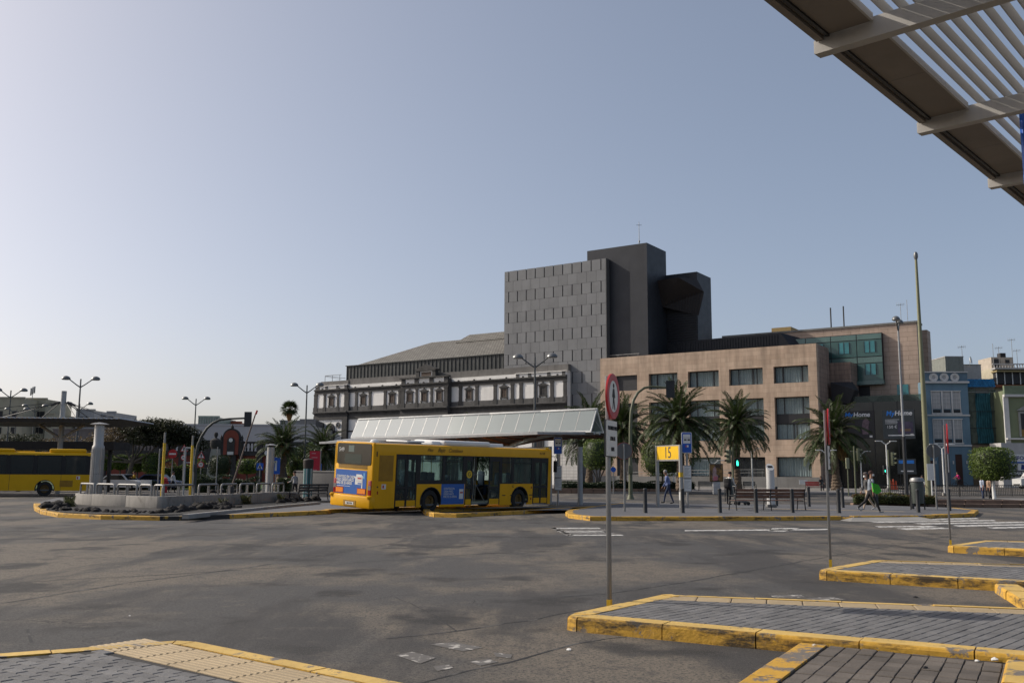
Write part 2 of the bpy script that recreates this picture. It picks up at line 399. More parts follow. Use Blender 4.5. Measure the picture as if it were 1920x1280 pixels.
# ------------------------------------------------------------------ ground
mb = MB(); mb.quad((-1500, -300, 0), (1500, -300, 0), (1500, 2500, 0), (-1500, 2500, 0))
tag(mb.build('road', asphalt, fix=False), 'wide dusty asphalt yard and roads of the bus station', kind='structure')
def slab(name, pts, z, m, label, thick=.35, kind='structure'):
    b = MB(); b.prism([(p[0], p[1]) for p in pts], z - thick, z)
    return tag(b.build(name, m, smooth=0), label, kind=kind)
def inpoly(p, poly):
    c = False; n = len(poly)
    for i in range(n):
        a, b = poly[i], poly[(i + 1) % n]
        if (a[1] > p[1]) != (b[1] > p[1]) and p[0] < (b[0] - a[0]) * (p[1] - a[1]) / (b[1] - a[1]) + a[0]: c = not c
    return c
def area2(poly): return sum(poly[i][0] * poly[(i + 1) % len(poly)][1] - poly[(i + 1) % len(poly)][0] * poly[i][1] for i in range(len(poly)))
def clip_convex(sub, clip):
    if area2(clip) < 0: clip = clip[::-1]
    out = sub
    for i in range(len(clip)):
        a, b = clip[i], clip[(i + 1) % len(clip)]; inp = out; out = []
        if not inp: return []
        side = lambda p: (b[0] - a[0]) * (p[1] - a[1]) - (b[1] - a[1]) * (p[0] - a[0])
        for j in range(len(inp)):
            p, q = inp[j - 1], inp[j]; sp, sq = side(p), side(q)
            if (sp >= 0) != (sq >= 0):
                t = sp / (sp - sq); out.append((p[0] + (q[0] - p[0]) * t, p[1] + (q[1] - p[1]) * t))
            if sq >= 0: out.append(q)
    return out
def inset(poly, d):                                            # convex polygon moved inwards (d: number or one per edge)
    if area2(poly) < 0: poly = poly[::-1]
    n = len(poly); ds = d if isinstance(d, list) else [d] * n; L = []
    for i in range(n):
        a, b = Vector(poly[i][:2]), Vector(poly[(i + 1) % n][:2]); t = (b - a).normalized(); nn = Vector((-t.y, t.x))
        L.append((a + nn * ds[i], t))
    out = []
    for i in range(n):
        p, t = L[i - 1]; q, u = L[i]; den = t.x * u.y - t.y * u.x
        k = ((q.x - p.x) * u.y - (q.y - p.y) * u.x) / den if abs(den) > 1e-6 else 0
        out.append((p.x + t.x * k, p.y + t.y * k))
    return out
def kerb_line(pts, parent, m, width=.22, h=.15, step=1.0, inner='left', gap=.006, top_m=None, z0=-.05, round_=.03, name='kerb_stone'):
    """kerb stones one by one along a line of ground points, chamfered on the road side; inner = side of the pavement"""
    pts = [Vector((p[0], p[1])) for p in pts]; sgn = 1 if inner == 'left' else -1
    segs = []
    for i in range(len(pts) - 1):
        a, b = pts[i], pts[i + 1]; n = max(1, round((b - a).length / step))
        for k in range(n): segs.append((a.lerp(b, k / n), a.lerp(b, (k + 1) / n)))
    dirs = [(b - a).normalized() for a, b in segs]
    made = []
    for i, (a, b) in enumerate(segs):
        d = dirs[i]
        def miter(d0, d1):
            n0 = Vector((-d0.y, d0.x)); n1 = Vector((-d1.y, d1.x)); k = (n0 + n1); k.normalize(); return k / max(.5, k.dot(n0)) * sgn
        na = miter(dirs[i - 1], d) if i else Vector((-d.y, d.x)) * sgn
        nb = miter(d, dirs[i + 1]) if i < len(segs) - 1 else Vector((-d.y, d.x)) * sgn
        jz = random.uniform(-.004, .004); jo = random.uniform(-.006, .006)
        ow = -.03; prof = [(ow + jo, z0), (ow + .006 + jo, h - round_ + jz), (ow + .006 + round_ * .35 + jo, h - round_ * .3 + jz), (ow + round_ + jo, h + jz), (width, h + jz), (width, z0)]
        A = a + d * gap; Bp = b - d * gap; b_ = MB()
        vs = [(A.x + na.x * w_, A.y + na.y * w_, z) for w_, z in prof] + [(Bp.x + nb.x * w_, Bp.y + nb.y * w_, z) for w_, z in prof]
        n = len(prof)
        b_.add(vs, [list(range(n)), [n + k for k in reversed(range(n))]], 0)
        for k in range(n):
            b_.add([vs[k], vs[(k + 1) % n], vs[n + (k + 1) % n], vs[n + k]], [(0, 1, 2, 3)], 1 if (top_m and k == 3) else 0)
        made.append(b_.build(name, [m, top_m or m], parent, smooth=0))
    return made
def pavers(poly, parent, m, z, sx, sy, ang, gap=.008, gx=None, th=.04, limit=295, bond=.5, name='paver', cam_sort=True, jit=.002):
    """individual paving stones clipped to a convex outline"""
    ca, sa = math.cos(ang), math.sin(ang)
    loc = [(p[0] * ca + p[1] * sa, -p[0] * sa + p[1] * ca) for p in poly]
    x0, x1 = min(p[0] for p in loc), max(p[0] for p in loc); y0, y1 = min(p[1] for p in loc), max(p[1] for p in loc)
    cells = []; r = 0; y = math.floor(y0 / sy) * sy
    while y < y1:
        x = math.floor(x0 / sx) * sx - (bond * sx if r % 2 else 0)
        while x < x1:
            g2 = (gx or gap) / 2; q = [(x + g2, y + gap / 2), (x + sx - g2, y + gap / 2), (x + sx - g2, y + sy - gap / 2), (x + g2, y + sy - gap / 2)]
            full = all(inpoly(p, loc) for p in q)
            c = q if full else clip_convex(q, loc)
            if len(c) >= 3 and abs(area2(c)) > .0008:
                cx = sum(p[0] for p in c) / len(c); cy = sum(p[1] for p in c) / len(c)
                wx, wy = cx * ca - cy * sa, cx * sa + cy * ca
                cells.append((wx * wx + wy * wy, full, c, cx, cy, wx, wy))
            x += sx
        y += sy; r += 1
    # those inside the camera's view first, nearest first
    def vis(c):
        pr = Vector((c[5], c[6], z - EYE)); dep = pr.y * _c + pr.z * _s
        if dep < .5: return False
        px = 960 + FPX * pr.x / dep; py = 640 - FPX * (-pr.y * _s + pr.z * _c) / dep
        return -60 < px < 1980 and py < 1340
    cells.sort(key=lambda c: (not vis(c), c[0]))
    def stone(b, c, dx, dy, zz):
        k = .006; n = len(c); mx = sum(p[0] for p in c) / n; my = sum(p[1] for p in c) / n
        lo = [(p[0] - dx, p[1] - dy, -th) for p in c]; mi_ = [(p[0] - dx, p[1] - dy, -k) for p in c]
        hi = [(p[0] + (mx - p[0]) * min(.5, k / max(.02, math.hypot(p[0] - mx, p[1] - my))) * 1.4 - dx, p[1] + (my - p[1]) * min(.5, k / max(.02, math.hypot(p[0] - mx, p[1] - my))) * 1.4 - dy, 0) for p in c]
        vs = [(v[0], v[1], v[2] + zz) for v in lo + mi_ + hi]
        fs = [[2 * n + i for i in range(n)]] + [(i, (i + 1) % n, n + (i + 1) % n, n + i) for i in range(n)] + [(n + i, n + (i + 1) % n, 2 * n + (i + 1) % n, 2 * n + i) for i in range(n)]
        b.add(vs, fs)
    shared = None; rest = MB()
    for i, (d, full, c, cx, cy, wx, wy) in enumerate(cells):
        zz = random.uniform(-jit, jit)
        if i < limit:
            if full:
                if shared is None:
                    b = MB(); stone(b, c, cx, cy, 0); shared = b.mesh(name, m, 0)
                o = inst(shared, name, parent, (wx, wy, z + zz), ang)
            else:
                b = MB(); stone(b, c, cx, cy, 0); o = b.build(name, m, parent, (wx, wy, z + zz), ang, smooth=0)
        else:
            cc = [(p[0] * ca - p[1] * sa, p[0] * sa + p[1] * ca) for p in c]
            stone(rest, cc, 0, 0, z + zz)
    if rest.v: tag(rest.build(name + '_field', m, parent, smooth=0), kind='stuff')
def tact_tile_mesh(L_, W_, ridges):
    b = MB(); b.box(.004, L_ - .004, .004, W_ - .004, -.04, 0)
    for k in range(ridges):
        yc = W_ * (k + .5) / ridges; hw = W_ / ridges * .28
        b.add([(.012, yc - hw, 0), (L_ - .012, yc - hw, 0), (L_ - .012, yc + hw, 0), (.012, yc + hw, 0), (.016, yc - hw * .6, .005), (L_ - .016, yc - hw * .6, .005), (L_ - .016, yc + hw * .6, .005), (.016, yc + hw * .6, .005)],
              [(4, 5, 6, 7), (0, 1, 5, 4), (1, 2, 6, 5), (2, 3, 7, 6), (3, 0, 4, 7)])
    return b.mesh('tactile_tile', tact, 0)
ISZ = .15
def xy(v): return (v[0], v[1])
# island in the lower left corner of the yard
tipA = gr(345, 1198, ISZ)
A = [xy(tipA), (-6.4, 6.65), (-6.4, 4.4), (1.6, 4.4)]
A2 = [xy(tipA), (1.35, 5.25)]
isA = tag(slab('pavement', [A[1], A[2], (1.6, 4.4), A2[1], A[0]], ISZ - .013, paver_bed, 'grey paved bus bay island in the lower left corner of the yard'), kind='structure')
kerb_line([A[1], xy(gr(330, 1199, ISZ)), xy(gr(365, 1201, ISZ)), A2[1]], isA, kerb_y, width=.16, step=.9, inner='right', top_m=kerb_t)
dA = (Vector(A2[1]) - Vector(A[0])).normalized(); angA = math.atan2(dA.y, dA.x)
nA = Vector((dA.y, -dA.x));  nA = -nA if nA.dot(Vector((-4, 5)) - Vector(A[0])) < 0 else nA
tm = tact_tile_mesh(.40, .53, 9)
for k in range(-1, 12):
    p = Vector(A[0]) + dA * (.06 + k * .40) + nA * (.165 + .53)
    poly = [Vector(A[0]) + dA * (.06 + k * .4 + q) + nA * (.165 + h) for q, h in ((0, 0), (.4, 0), (.4, .53), (0, .53))]
    inst(tm, 'tactile_tile', isA, (p.x, p.y, ISZ - .008), angA)
Ain = inset([A[1], A[2], (1.6, 4.4), A2[1], A[0]], [.0, .0, .0, .165 + .535, .165])
pavers(Ain, isA, paver, ISZ - .002, .20, .10, angA + rad(2), limit=290)
# bay islands on the right, nearest first
def bay_island(label, tip, back, far, front, bed_label, wk=.24, tile=True, sx=.22, sy=.11, lim=290, m=kerb_y):
    tip, back, far, front = (Vector(xy(p)) for p in (tip, back, far, front))
    poly = [xy(tip), xy(front), xy(far), xy(back)]
    isl = slab('pavement', inset(poly, .12), ISZ - .013, paver_bed, label)
    d1 = (front - tip).normalized(); d2 = (back - tip).normalized()
    kerb_line([xy(front), xy(tip + d1 * .16), xy(tip + d1 * .04 + d2 * .05), xy(tip + d2 * .2), xy(back - d2 * .08), xy(back + (far - back).normalized() * .10), xy(far)][0:4], isl, m, width=wk, step=1.0, inner='right', top_m=kerb_t)
    for o in isl.children[-5:-1]: o.data.materials[0] = kerb_s
    kerb_line([xy(tip + d2 * .2), xy(back - d2 * .08), xy(back + (far - back).normalized() * .10)], isl, m, width=.2, step=.95, inner='right', top_m=kerb_t)
    kerb_line([xy(back + (far - back).normalized() * .10), xy(far)], isl, m, width=.10, step=1.0, inner='right', top_m=kerb_t)
    df = (far - back).normalized(); ang = math.atan2(df.y, df.x)
    nf = Vector((df.y, -df.x))
    q = inset([xy(tip), xy(front), xy(far), xy(back)], [wk + .01, 0, .11 + (.42 if tile else 0), .21])
    if tile:
        tmesh = tact_tile_mesh(.40, .40, 5); L_ = (far - back).length; k = 0; s_ = .02
        while s_ < L_ - .4:
            p = back + df * s_ + nf * (.11 + .40)
            inst(tmesh, 'tactile_tile', isl, (p.x, p.y, ISZ - .007), ang); s_ += .405
    pavers(q, isl, paver, ISZ - .002, sx, sy, ang + rad(62), limit=lim)
    return isl
B_t, B_b = gr(1058, 1153, ISZ), gr(1245, 1113, ISZ)
B_f = B_b + (gr(1920, 1139, ISZ) - B_b) * 1.5; B_r = B_t + (gr(1920, 1228, ISZ) - B_t) * 1.35
isB = bay_island('nearest grey paved bay island with worn yellow kerb on the right', B_t, B_b, B_f, B_r, '')
C_t, C_b = gr(1531, 1068, ISZ), gr(1640, 1049, ISZ)
C_f = C_b + (gr(1920, 1057, ISZ) - C_b) * 2.2; C_r = C_t + (gr(1920, 1090, ISZ) - C_t) * 2.0
isC = bay_island('middle paved bay island with yellow kerb at the right edge', C_t, C_b, C_f, C_r, '', lim=200)
D_t, D_b = gr(1774, 1022, ISZ), gr(1850, 1012, ISZ)
D_f = D_b + (gr(1920, 1014, ISZ) - D_b) * 5; D_r = D_t + (gr(1920, 1029, ISZ) - D_t) * 4
isD = bay_island('farthest small paved bay island with yellow kerb at the right edge', D_t, D_b, D_f, D_r, '', lim=120)
# lower paved area against the near island, with its own raking kerb
LZ = .10
la, lb = gr(1500, 1203, LZ), gr(1380, 1282, LZ)
dl = (lb - la).normalized(); lb2 = la + dl * 3.4
dB = (B_r - B_t).normalized()
le = la + dB * 2.05
lpoly = [xy(la), xy(lb2), xy(lb2 + dB * 2.3), xy(le)]
isL = slab('pavement', lpoly, LZ - .016, paver_bed, 'lower brown block paving against the near island in the bottom right corner')
kerb_line([xy(la + dl * .02), xy(lb2)], isL, kerb_w, width=.24, h=LZ, step=.95, inner='left', round_=.04)
rk = gr(1893, 1238, LZ + .02); rk2 = rk + dl * 3.0
kerb_line([xy(rk), xy(rk2)], isL, kerb_y, width=.24, h=LZ + .03, step=.95, inner='left', top_m=kerb_t)
lin_ = inset(lpoly, [.25, 0, 0, .03] if area2(lpoly) > 0 else [.03, 0, 0, .25])
pavers([xy(la + dB * .26 - Vector((0, .0, 0))), xy(lb2 + dB * .26), xy(rk2), xy(rk + dB * -.02 + dl * .04)], isL, paver_br, LZ - .004, .21, .14, math.atan2(dl.y, dl.x), limit=290, bond=.0, gap=.006, gx=.016, jit=.005)
le2 = gr(1868, 1096, .1); dC = (C_r - C_t).normalized(); d2 = (gr(1921, 1129, .1) - le2).normalized()
isL2 = slab('pavement', [xy(le2), xy(le2 + d2 * 2.6), xy(le2 + d2 * 2.6 + dC * 3), xy(le2 + dC * 3)], .09, concrete_d, 'small low paved corner with yellow kerb beside the middle bay island')
kerb_line([xy(le2 + d2 * .05), xy(le2 + d2 * 2.6)], isL2, kerb_y, width=.26, h=.12, step=.9, inner='left', top_m=kerb_t)
# ------------------------------------------------------------------ platforms between the bus bays
plat_m = mat('platform_paving', (.125, .125, .13), .85, var=.18, scale=.9, bump=.3, bscale=40, fine=.3, stain=(.5, .6, (.075, .075, .08), .5, .7))
kerb_k = mat('kerb_black', (.03, .028, .026), .8, var=.3, scale=3, stain=(2, .8, (.45, .28, .05), .58, .62))
left_k = [gr(*p) for p in [(64, 949), (66, 957), (78, 963.5), (110, 969.5), (190, 973.5), (300, 975.5), (352, 975), (430, 972), (520, 968), (612, 963.5)]]
bay1 = [(-7.45, 39.9), (-3.0, 45.0), (0.3, 48.9), (2.75, 46.6)]
p16 = [gr(*p) for p in [(793, 959.5), (797, 965), (815, 969), (855, 970), (985, 963), (1075, 957), (1130, 953.5), (1172, 947.8)]]
bay2 = [gr(1120, 953.2), gr(1066, 962)]
p15 = [gr(*p) for p in [(1061, 966), (1068, 971), (1107, 976), (1300, 976), (1480, 975.6), (1577, 974.5)]]
ramp = [gr(*p) for p in [(1600, 975.0), (1722, 974.0)]]
p15b = [gr(*p) for p in [(1735, 972.4), (1826, 968.5), (1834, 962)]]
back = [xy(gr(1790, 957)), xy(gr(1640, 952)), xy(gr(1500, 950.5)), (9.5, 50.6), (5, 53.5), (-8, 62.5), (-17, 64), (-26, 55)]
outl = [xy(p) for p in left_k] + bay1 + [xy(p) for p in p16] + [xy(p) for p in bay2] + [xy(p) for p in p15] + [xy(p) for p in ramp] + [xy(p) for p in p15b] + back
plat = slab('pavement', outl, ISZ - .004, plat_m, 'comb-shaped paved platform of the bus bays with yellow kerbs')
kerb_line([xy(p) for p in left_k[:6]], plat, kerb_y, width=.25, step=1.0)
kerb_line([xy(p) for p in left_k[5:8]], plat, kerb_k, width=.25, step=1.0)
kerb_line([xy(p) for p in left_k[7:]] + bay1[:3], plat, kerb_y, width=.25, step=1.0)
kerb_line([bay1[3]] + [xy(p) for p in p16], plat, kerb_y, width=.25, step=1.0)
kerb_line([xy(p) for p in bay2] + [xy(p) for p in p15], plat, kerb_y, width=.25, step=.95)
kerb_line([xy(p15[-1]), xy(ramp[0])], plat, kerb_y, width=.25, h=.11, step=1.2)
kerb_line([xy(p) for p in ramp], plat, kerb_y, width=.25, h=.158, step=1.0, z0=.1)
kerb_line([xy(ramp[1]), xy(p15b[0])], plat, kerb_y, width=.25, h=.11, step=1.2)
kerb_line([xy(p) for p in p15b] + back[:1], plat, kerb_y, width=.25, step=.95)
b = MB(); e0, e1 = ramp; q = Vector((0, -1.1, 0))
b.add([e0 + Vector((0, 0, .112)), e1 + Vector((0, 0, .112)), e1 + q + Vector((.5, 0, .006)), e0 + q + Vector((-.5, 0, .006)), e0 + Vector((-.5, 0, .0)), e1 + Vector((.5, 0, .0))], [(0, 1, 2, 3), (0, 3, 4), (1, 5, 2)])
b.build('dropped_kerb_ramp', concrete, plat, smooth=0)
# grey-beige joint lines on the platform: tactile guidance strip
b = MB(); g0, g1, g2 = gr(1290, 951, ISZ), gr(1560, 955.5, ISZ), gr(1700, 959, ISZ)
for p, q in ((g0, g1), (g1, g2)):
    b.add([p + Vector((0, 0, 0)), q, q + Vector((0, .42, 0)), p + Vector((0, .42, 0))], [(0, 1, 2, 3)])
b.build('tactile_strip', tact, plat, smooth=0, fix=False)
# ------------------------------------------------------------------ road markings and joints
road = bpy.data.objects['road']
def mark(pts, m=road_w, z=.004, name='road_marking'):
    b = MB(); b.add([gr(p[0], p[1], z) for p in pts], [list(range(len(pts)))])
    return b.build(name, m, road, smooth=0, fix=False)
for q in ([(1584, 973.4), (1830, 970.4), (1836, 972.3), (1600, 975.9)], [(1627, 977), (1862, 974), (1868, 976), (1645, 979.2)], [(1712, 980.4), (1925, 977.4), (1925, 979.6), (1730, 982.6)],
          [(1784, 984.2), (1925, 981.6), (1925, 984), (1800, 986.8)], [(1850, 988), (1925, 986.4), (1925, 989), (1862, 990.4)]): mark(q)
mark([(1284, 993.3), (1450, 991.6), (1555, 990.8), (1556, 992.8), (1450, 993.8), (1284, 995)])
mark([(1448, 989.6), (1500, 989.0), (1470, 995.6), (1440, 995)])
for q in ([(1640, 986), (1712, 985), (1720, 987), (1648, 988)], [(1680, 990), (1760, 987.4), (1786, 990.4), (1700, 992.6)], [(1712, 985.6), (1744, 985), (1770, 988.4), (1735, 989)]): mark(q)
for k, (x0, x1, y) in enumerate(((1032, 1122, 989), (1040, 1134, 992.2), (1050, 1128, 995.4), (1054, 1150, 998.6), (1062, 1164, 1001.8))):
    mark([(x0, y), (x1, y - .3), (x1 + 6, y + 1.5), (x0 + 5, y + 1.8)], road_ww if k % 2 else road_w)
mark([(1030, 988.6), (1040, 988.4), (1076, 1003), (1062, 1003.2)], road_ww)
for q in ([(742, 1227), (772, 1221), (818, 1232), (788, 1243)], [(806, 1207), (852, 1203), (905, 1213), (868, 1220)], [(880, 1240), (915, 1234), (934, 1240), (900, 1247)], [(812, 1248), (842, 1244), (850, 1251), (820, 1257)],
          [(1445, 1116), (1500, 1114), (1512, 1119), (1452, 1120)], [(1510, 1121), (1560, 1118), (1588, 1124), (1520, 1125)], [(925, 1222), (960, 1226), (958, 1233), (930, 1230)]): mark(q, road_ww)
joint_m = mat('tar_joint', (.022, .022, .022), .8, var=.3, scale=6, stain=(3, .8, (.10, .095, .09), .52, .6))
def seam(pts, wd=.022):
    P = [gr(*p, .002) for p in pts]; fine = []
    for a, c in zip(P, P[1:]):
        n = max(2, int((c - a).length / .35))
        for k in range(n): fine.append(a.lerp(c, k / n) + Vector((random.gauss(0, .014), random.gauss(0, .014), 0)))
    fine.append(P[-1]); b = MB()
    for i, p in enumerate(fine):
        d = (fine[min(i + 1, len(fine) - 1)] - fine[max(0, i - 1)]).normalized(); n = Vector((-d.y, d.x, 0)) * wd * random.uniform(.5, 1.1)
        b.v += [tuple(p + n), tuple(p - n)]
        if i: b.f.append([2 * i - 2, 2 * i - 1, 2 * i + 1, 2 * i]); b.m.append(0)
    b.build('joint', joint_m, road, smooth=0, fix=False)
seam([(-60, 1142), (0, 1131), (240, 1092), (470, 1063), (640, 1035), (780, 1010), (960, 988)], .03)
seam([(-60, 1096), (0, 1093), (300, 1077), (640, 1056), (820, 1043), (1040, 1029), (1300, 1012), (1700, 992)], .026)
seam([(720, 1197), (860, 1181), (1000, 1161), (1132, 1135)], .022)
seam([(1050, 1118), (1140, 1112), (1290, 1090), (1530, 1047), (1700, 1018), (1800, 1001)], .022)
seam([(700, 1300), (800, 1276), (960, 1240), (1075, 1206), (1200, 1190)], .018)
seam([(860, 1181), (800, 1145), (740, 1118)], .010)
seam([(55, 1178), (54, 1190), (60, 1206)], .014)
seam([(-20, 1003), (320, 991), (620, 983), (960, 975)], .03)
# litter and flattened scraps on the ground
litter_m = mat('litter_paper', (.62, .62, .60), .8, var=.1, scale=9)
def scrap(px, py, z, s, m, label):
    p = gr(px, py, z); b = MB(); n = 7
    v = [(math.cos(2 * math.pi * k / n) * s * random.uniform(.5, 1), math.sin(2 * math.pi * k / n) * s * random.uniform(.4, .9), random.uniform(.002, s * .45)) for k in range(n)]
    v.append((0, 0, s * .55)); b.add(v, [(k, (k + 1) % n, n) for k in range(n)]); b.add([(q[0], q[1], .001) for q in v[:n]], [list(range(n))])
    tag(b.build('litter', m, None, p, smooth=0), label, 'litter')
scrap(1527, 1210, LZ, .035, litter_m, 'small crumpled white paper at the corner of the low brown paving')
scrap(1865, 1237, LZ, .05, litter_m, 'white paper scrap lying against the near yellow kerb on brown paving')
scrap(1067, 1218, 0, .035, litter_m, 'white scrap on the asphalt near the tip of the nearest island')
scrap(1717, 1120, 0, .045, black, 'dark scrap on the asphalt behind the nearest bay island')
scrap(1836, 1105, 0, .035, litter_m, 'white scrap below the middle island kerb')
scrap(1832, 1239, LZ, .028, litter_m, 'flat pale wrapper on brown paving near the kerb end')
scrap(1735, 1252, LZ, .03, black, 'dark flattened scrap on the low brown paving')
scrap(243, 1154, 0, .02, litter_m, 'tiny white scrap on the open asphalt at the left')
# ------------------------------------------------------------------ left island: planter wall, lava rocks, railings, vents
W0, W1, W2 = at(141, 924, 43.7), at(305, 930, 38.8), at(540, 921, 50.0)
Wm = at(172, 927, 42.0); Wk = at(372, 927.5, 41.6)
plaster = mat('planter_plaster', (.27, .255, .232), .85, var=.15, scale=1.2, bump=.25, streak=.45, stain=(1.6, .8, (.13, .115, .10), .56, .68), fine=.2)
pw = thing('planter_wall', 'low rough grey plaster wall of the left island under the tube railings', 'wall', (W1.x, W1.y, ISZ))
wl = [at(150, 922, 47.0), W0, Wm, W1, Wk, W2, at(560, 920, 51.5)]
for i in range(len(wl) - 1):
    a, c = Vector((wl[i].x, wl[i].y)), Vector((wl[i + 1].x, wl[i + 1].y)); n = max(1, round((c - a).length / 2.6))
    for k in range(n):
        p, q = a.lerp(c, k / n), a.lerp(c, (k + 1) / n); d = (q - p); ln = d.length; b = MB()
        hh = random.uniform(.49, .52)
        b.rbox(.004, ln - .004, 0, .26, -.05, hh, .02)
        b.build('wall_panel', plaster, pw, (p.x - W1.x, p.y - W1.y, 0), math.atan2(d.y, d.x))
soil = mat('dark_soil', (.022, .02, .018), .95, var=.4, scale=3, bump=.8, bscale=9)
b = MB()
bed = [gr(90, 957.0, ISZ)] + [gr(*p, ISZ) for p in [(120, 961.0), (190, 964.6), (300, 966.0), (345, 965), (420, 960), (520, 950), (600, 942.5)]] + [Vector((-8.6, 52.2, 0)), Vector((-21, 51.5, 0)), gr(82, 951, ISZ)]
b.prism([xy(p) for p in bed], ISZ - .002, ISZ + .03); tag(b.build('planting_bed', soil, smooth=0), 'dark earth bed around the left island planter wall', kind='structure')
kerb_line([xy(gr(*p, ISZ)) for p in [(352, 969.5), (420, 962.5), (520, 952), (600, 944.5)]], bpy.data.objects['planting_bed'], concrete, width=.2, h=.25, step=1.0, z0=.1)
# lava rocks: too many and too heaped to count
lava = mat('lava_rock', (.013, .011, .010), .95, var=.5, scale=6, bump=1.0, bscale=18)
b = MB(); rng = random.Random(3)
def rock(b, p, r, rng):
    n = 7; rings = [(.75, -.1), (1, .25), (.8, .62), (.35, .9)]; o = len(b.v)
    for rr, zz in rings:
        for k in range(n):
            t = 2 * math.pi * k / n; j = rng.uniform(.7, 1.25)
            b.v.append((p[0] + math.cos(t) * r * rr * j, p[1] + math.sin(t) * r * rr * j, p[2] + r * zz * rng.uniform(.8, 1.15)))
    for i in range(len(rings) - 1):
        for k in range(n): b.f.append([o + i * n + k, o + i * n + (k + 1) % n, o + (i + 1) * n + (k + 1) % n, o + (i + 1) * n + k]); b.m.append(0)
    b.f.append([o + 3 * n + k for k in range(n)]); b.m.append(0)
for (x0, y0, x1, y1, n, r0, r1) in [(82, 953, 135, 948, 34, .12, .30), (95, 956, 190, 960, 34, .08, .20), (180, 960, 300, 962.5, 30, .06, .16), (305, 962.5, 345, 957, 14, .1, .2), (322, 960, 420, 951, 46, .12, .34), (400, 957, 450, 950, 20, .1, .2), (520, 942, 600, 938, 34, .12, .3)]:
    for k in range(n):
        t = rng.random(); p = gr(x0 + (x1 - x0) * t + rng.gauss(0, 4), y0 + (y1 - y0) * t + rng.gauss(0, 1.0), ISZ)
        rock(b, (p.x, p.y, ISZ), rng.uniform(r0, r1), rng)
for (px, py, z) in [(448, 925, .35), (405, 922, .35), (437, 921, .35), (395, 921, .35)]:
    for k in range(5): p = gr(px + rng.gauss(0, 6), py, z); rock(b, (p.x, p.y + .6, .3), rng.uniform(.1, .3), rng)
tag(b.build('lava_rocks', lava, smooth=60), 'heaped black lava rocks along the foot of the left planter wall', 'rocks', kind='stuff')
def leafy(b, center, ext, n, size, rng, shape='box', mi=0, jitter=1.0):
    """leaf-sized bent quads on and just inside a rounded volume"""
    for _ in range(n):
        while True:
            u = Vector((rng.gauss(0, 1), rng.gauss(0, 1), rng.gauss(0, 1)))
            if u.length > .1: break
        u.normalize(); k = 1 - abs(rng.gauss(0, .09)) * jitter
        if shape == 'box':
            e = 4.0; s_ = (abs(u.x) ** e + abs(u.y) ** e + abs(u.z) ** e) ** (-1 / e); p = Vector((u.x * s_ * ext[0], u.y * s_ * ext[1], u.z * s_ * ext[2])) * k
        else: p = Vector((u.x * ext[0], u.y * ext[1], u.z * ext[2])) * k
        d = (u + Vector((rng.gauss(0, .6), rng.gauss(0, .6), rng.gauss(0, .6)))).normalized()
        t = d.cross(Vector((rng.gauss(0, 1), rng.gauss(0, 1), rng.gauss(0, 1)))).normalized(); w_ = d.cross(t)
        s1 = size * rng.uniform(.6, 1.3); s2 = s1 * .45; c = Vector(center) + p
        b.add([c - t * s1, c - w_ * s2, c + t * s1, c + w_ * s2 + d * s1 * .2], [(0, 1, 2, 3)], mi)
def rail_frame(label, p, q, h=.46):
    d = (q - p); ln = d.length; rz = math.atan2(d.y, d.x)
    t = thing('tube_railing', label, 'railing', p, rz, 'tube railings on the left planter wall')
    r = .07; path = [(.05, 0, 0), (.05, 0, h - r * 1.6), (.05 + r * .5, 0, h - r * .4), (.05 + r * 1.6, 0, h), (ln - .05 - r * 1.6, 0, h), (ln - .05 - r * .5, 0, h - r * .4), (ln - .05, 0, h - r * 1.6), (ln - .05, 0, 0)]
    MB().tube(path, .045, 8).build('frame', galv, t)
    if ln > 1.3:
        MB().tube([(ln / 2 - .06, 0, 0), (ln / 2 - .06, 0, h - .04)], .03, 8).build('post', galv, t)
        MB().tube([(ln / 2 + .06, 0, 0), (ln / 2 + .06, 0, h - .04)], .03, 8).build('post', galv, t)
wz = Vector((0, 0, ISZ + .5 - .01))
def wall_pt(i, t): a, c = wl[i], wl[i + 1]; v = a.lerp(c, t); d = (c - a).normalized(); return Vector((v.x - d.y * .13, v.y + d.x * .13, 0)) + wz
pos = ['at its left end', 'second from its left end', 'third from its left end', 'left of the front corner', 'ending at the front corner', 'just right of the front corner', 'second right of the front corner', 'third right of the front corner', 'left of the slim round vent', 'beside the slim round vent', 'at its far right end']
spans = [(1, .12, .95), (2, .02, .30), (2, .33, .62), (2, .65, .82), (2, .84, .98), (3, .05, .95), (4, .02, .22), (4, .24, .42), (4, .44, .61), (4, .63, .80), (4, .82, .98)]
for nm, (i, t0, t1) in zip(pos, spans): rail_frame('grey tube railing on the left planter wall, ' + nm, wall_pt(i, t0), wall_pt(i, t1))
def vent(label, loc, r, h, two):
    t = thing('vent_column', label, 'vent', loc)
    b = MB()
    if two: b.lathe([(r, 0), (r, h * .68), (r * .98, h * .70), (r * .8, h * .72), (r * .78, h * .97)], 20)
    else: b.lathe([(r, 0), (r, h * .94)], 20)
    b.build('shaft', alum, t)
    MB().lathe([(r * .72, h * .93), (r * .72, h * .975)], 16).build('neck', darkm, t)
    MB().lathe([(r * 1.5, h * .972), (r * 1.6, h * .976), (r * .9, h * .99), (.02, h)], 20).build('cap', alum, t)
    if two: MB().lathe([(r * 1.01, h * .36), (r * 1.01, h * .368)], 20).build('joint_ring', galv, t)
p = at(179, 920, 45.2); vent('tall ribbed aluminium vent column with flat cap behind the left railing', (p.x, p.y, ISZ), .28, 3.95 - ISZ, True)
for o in bpy.data.objects['vent_column'].children:
    if o.name.startswith('shaft'):
        b = MB()
        for k in range(18): t = 2 * math.pi * k / 18; b.cbox((math.cos(t) * .28, math.sin(t) * .28, 1.3), (.03, .03, 2.5), rot=t)
        b.build('rib', alum, o)
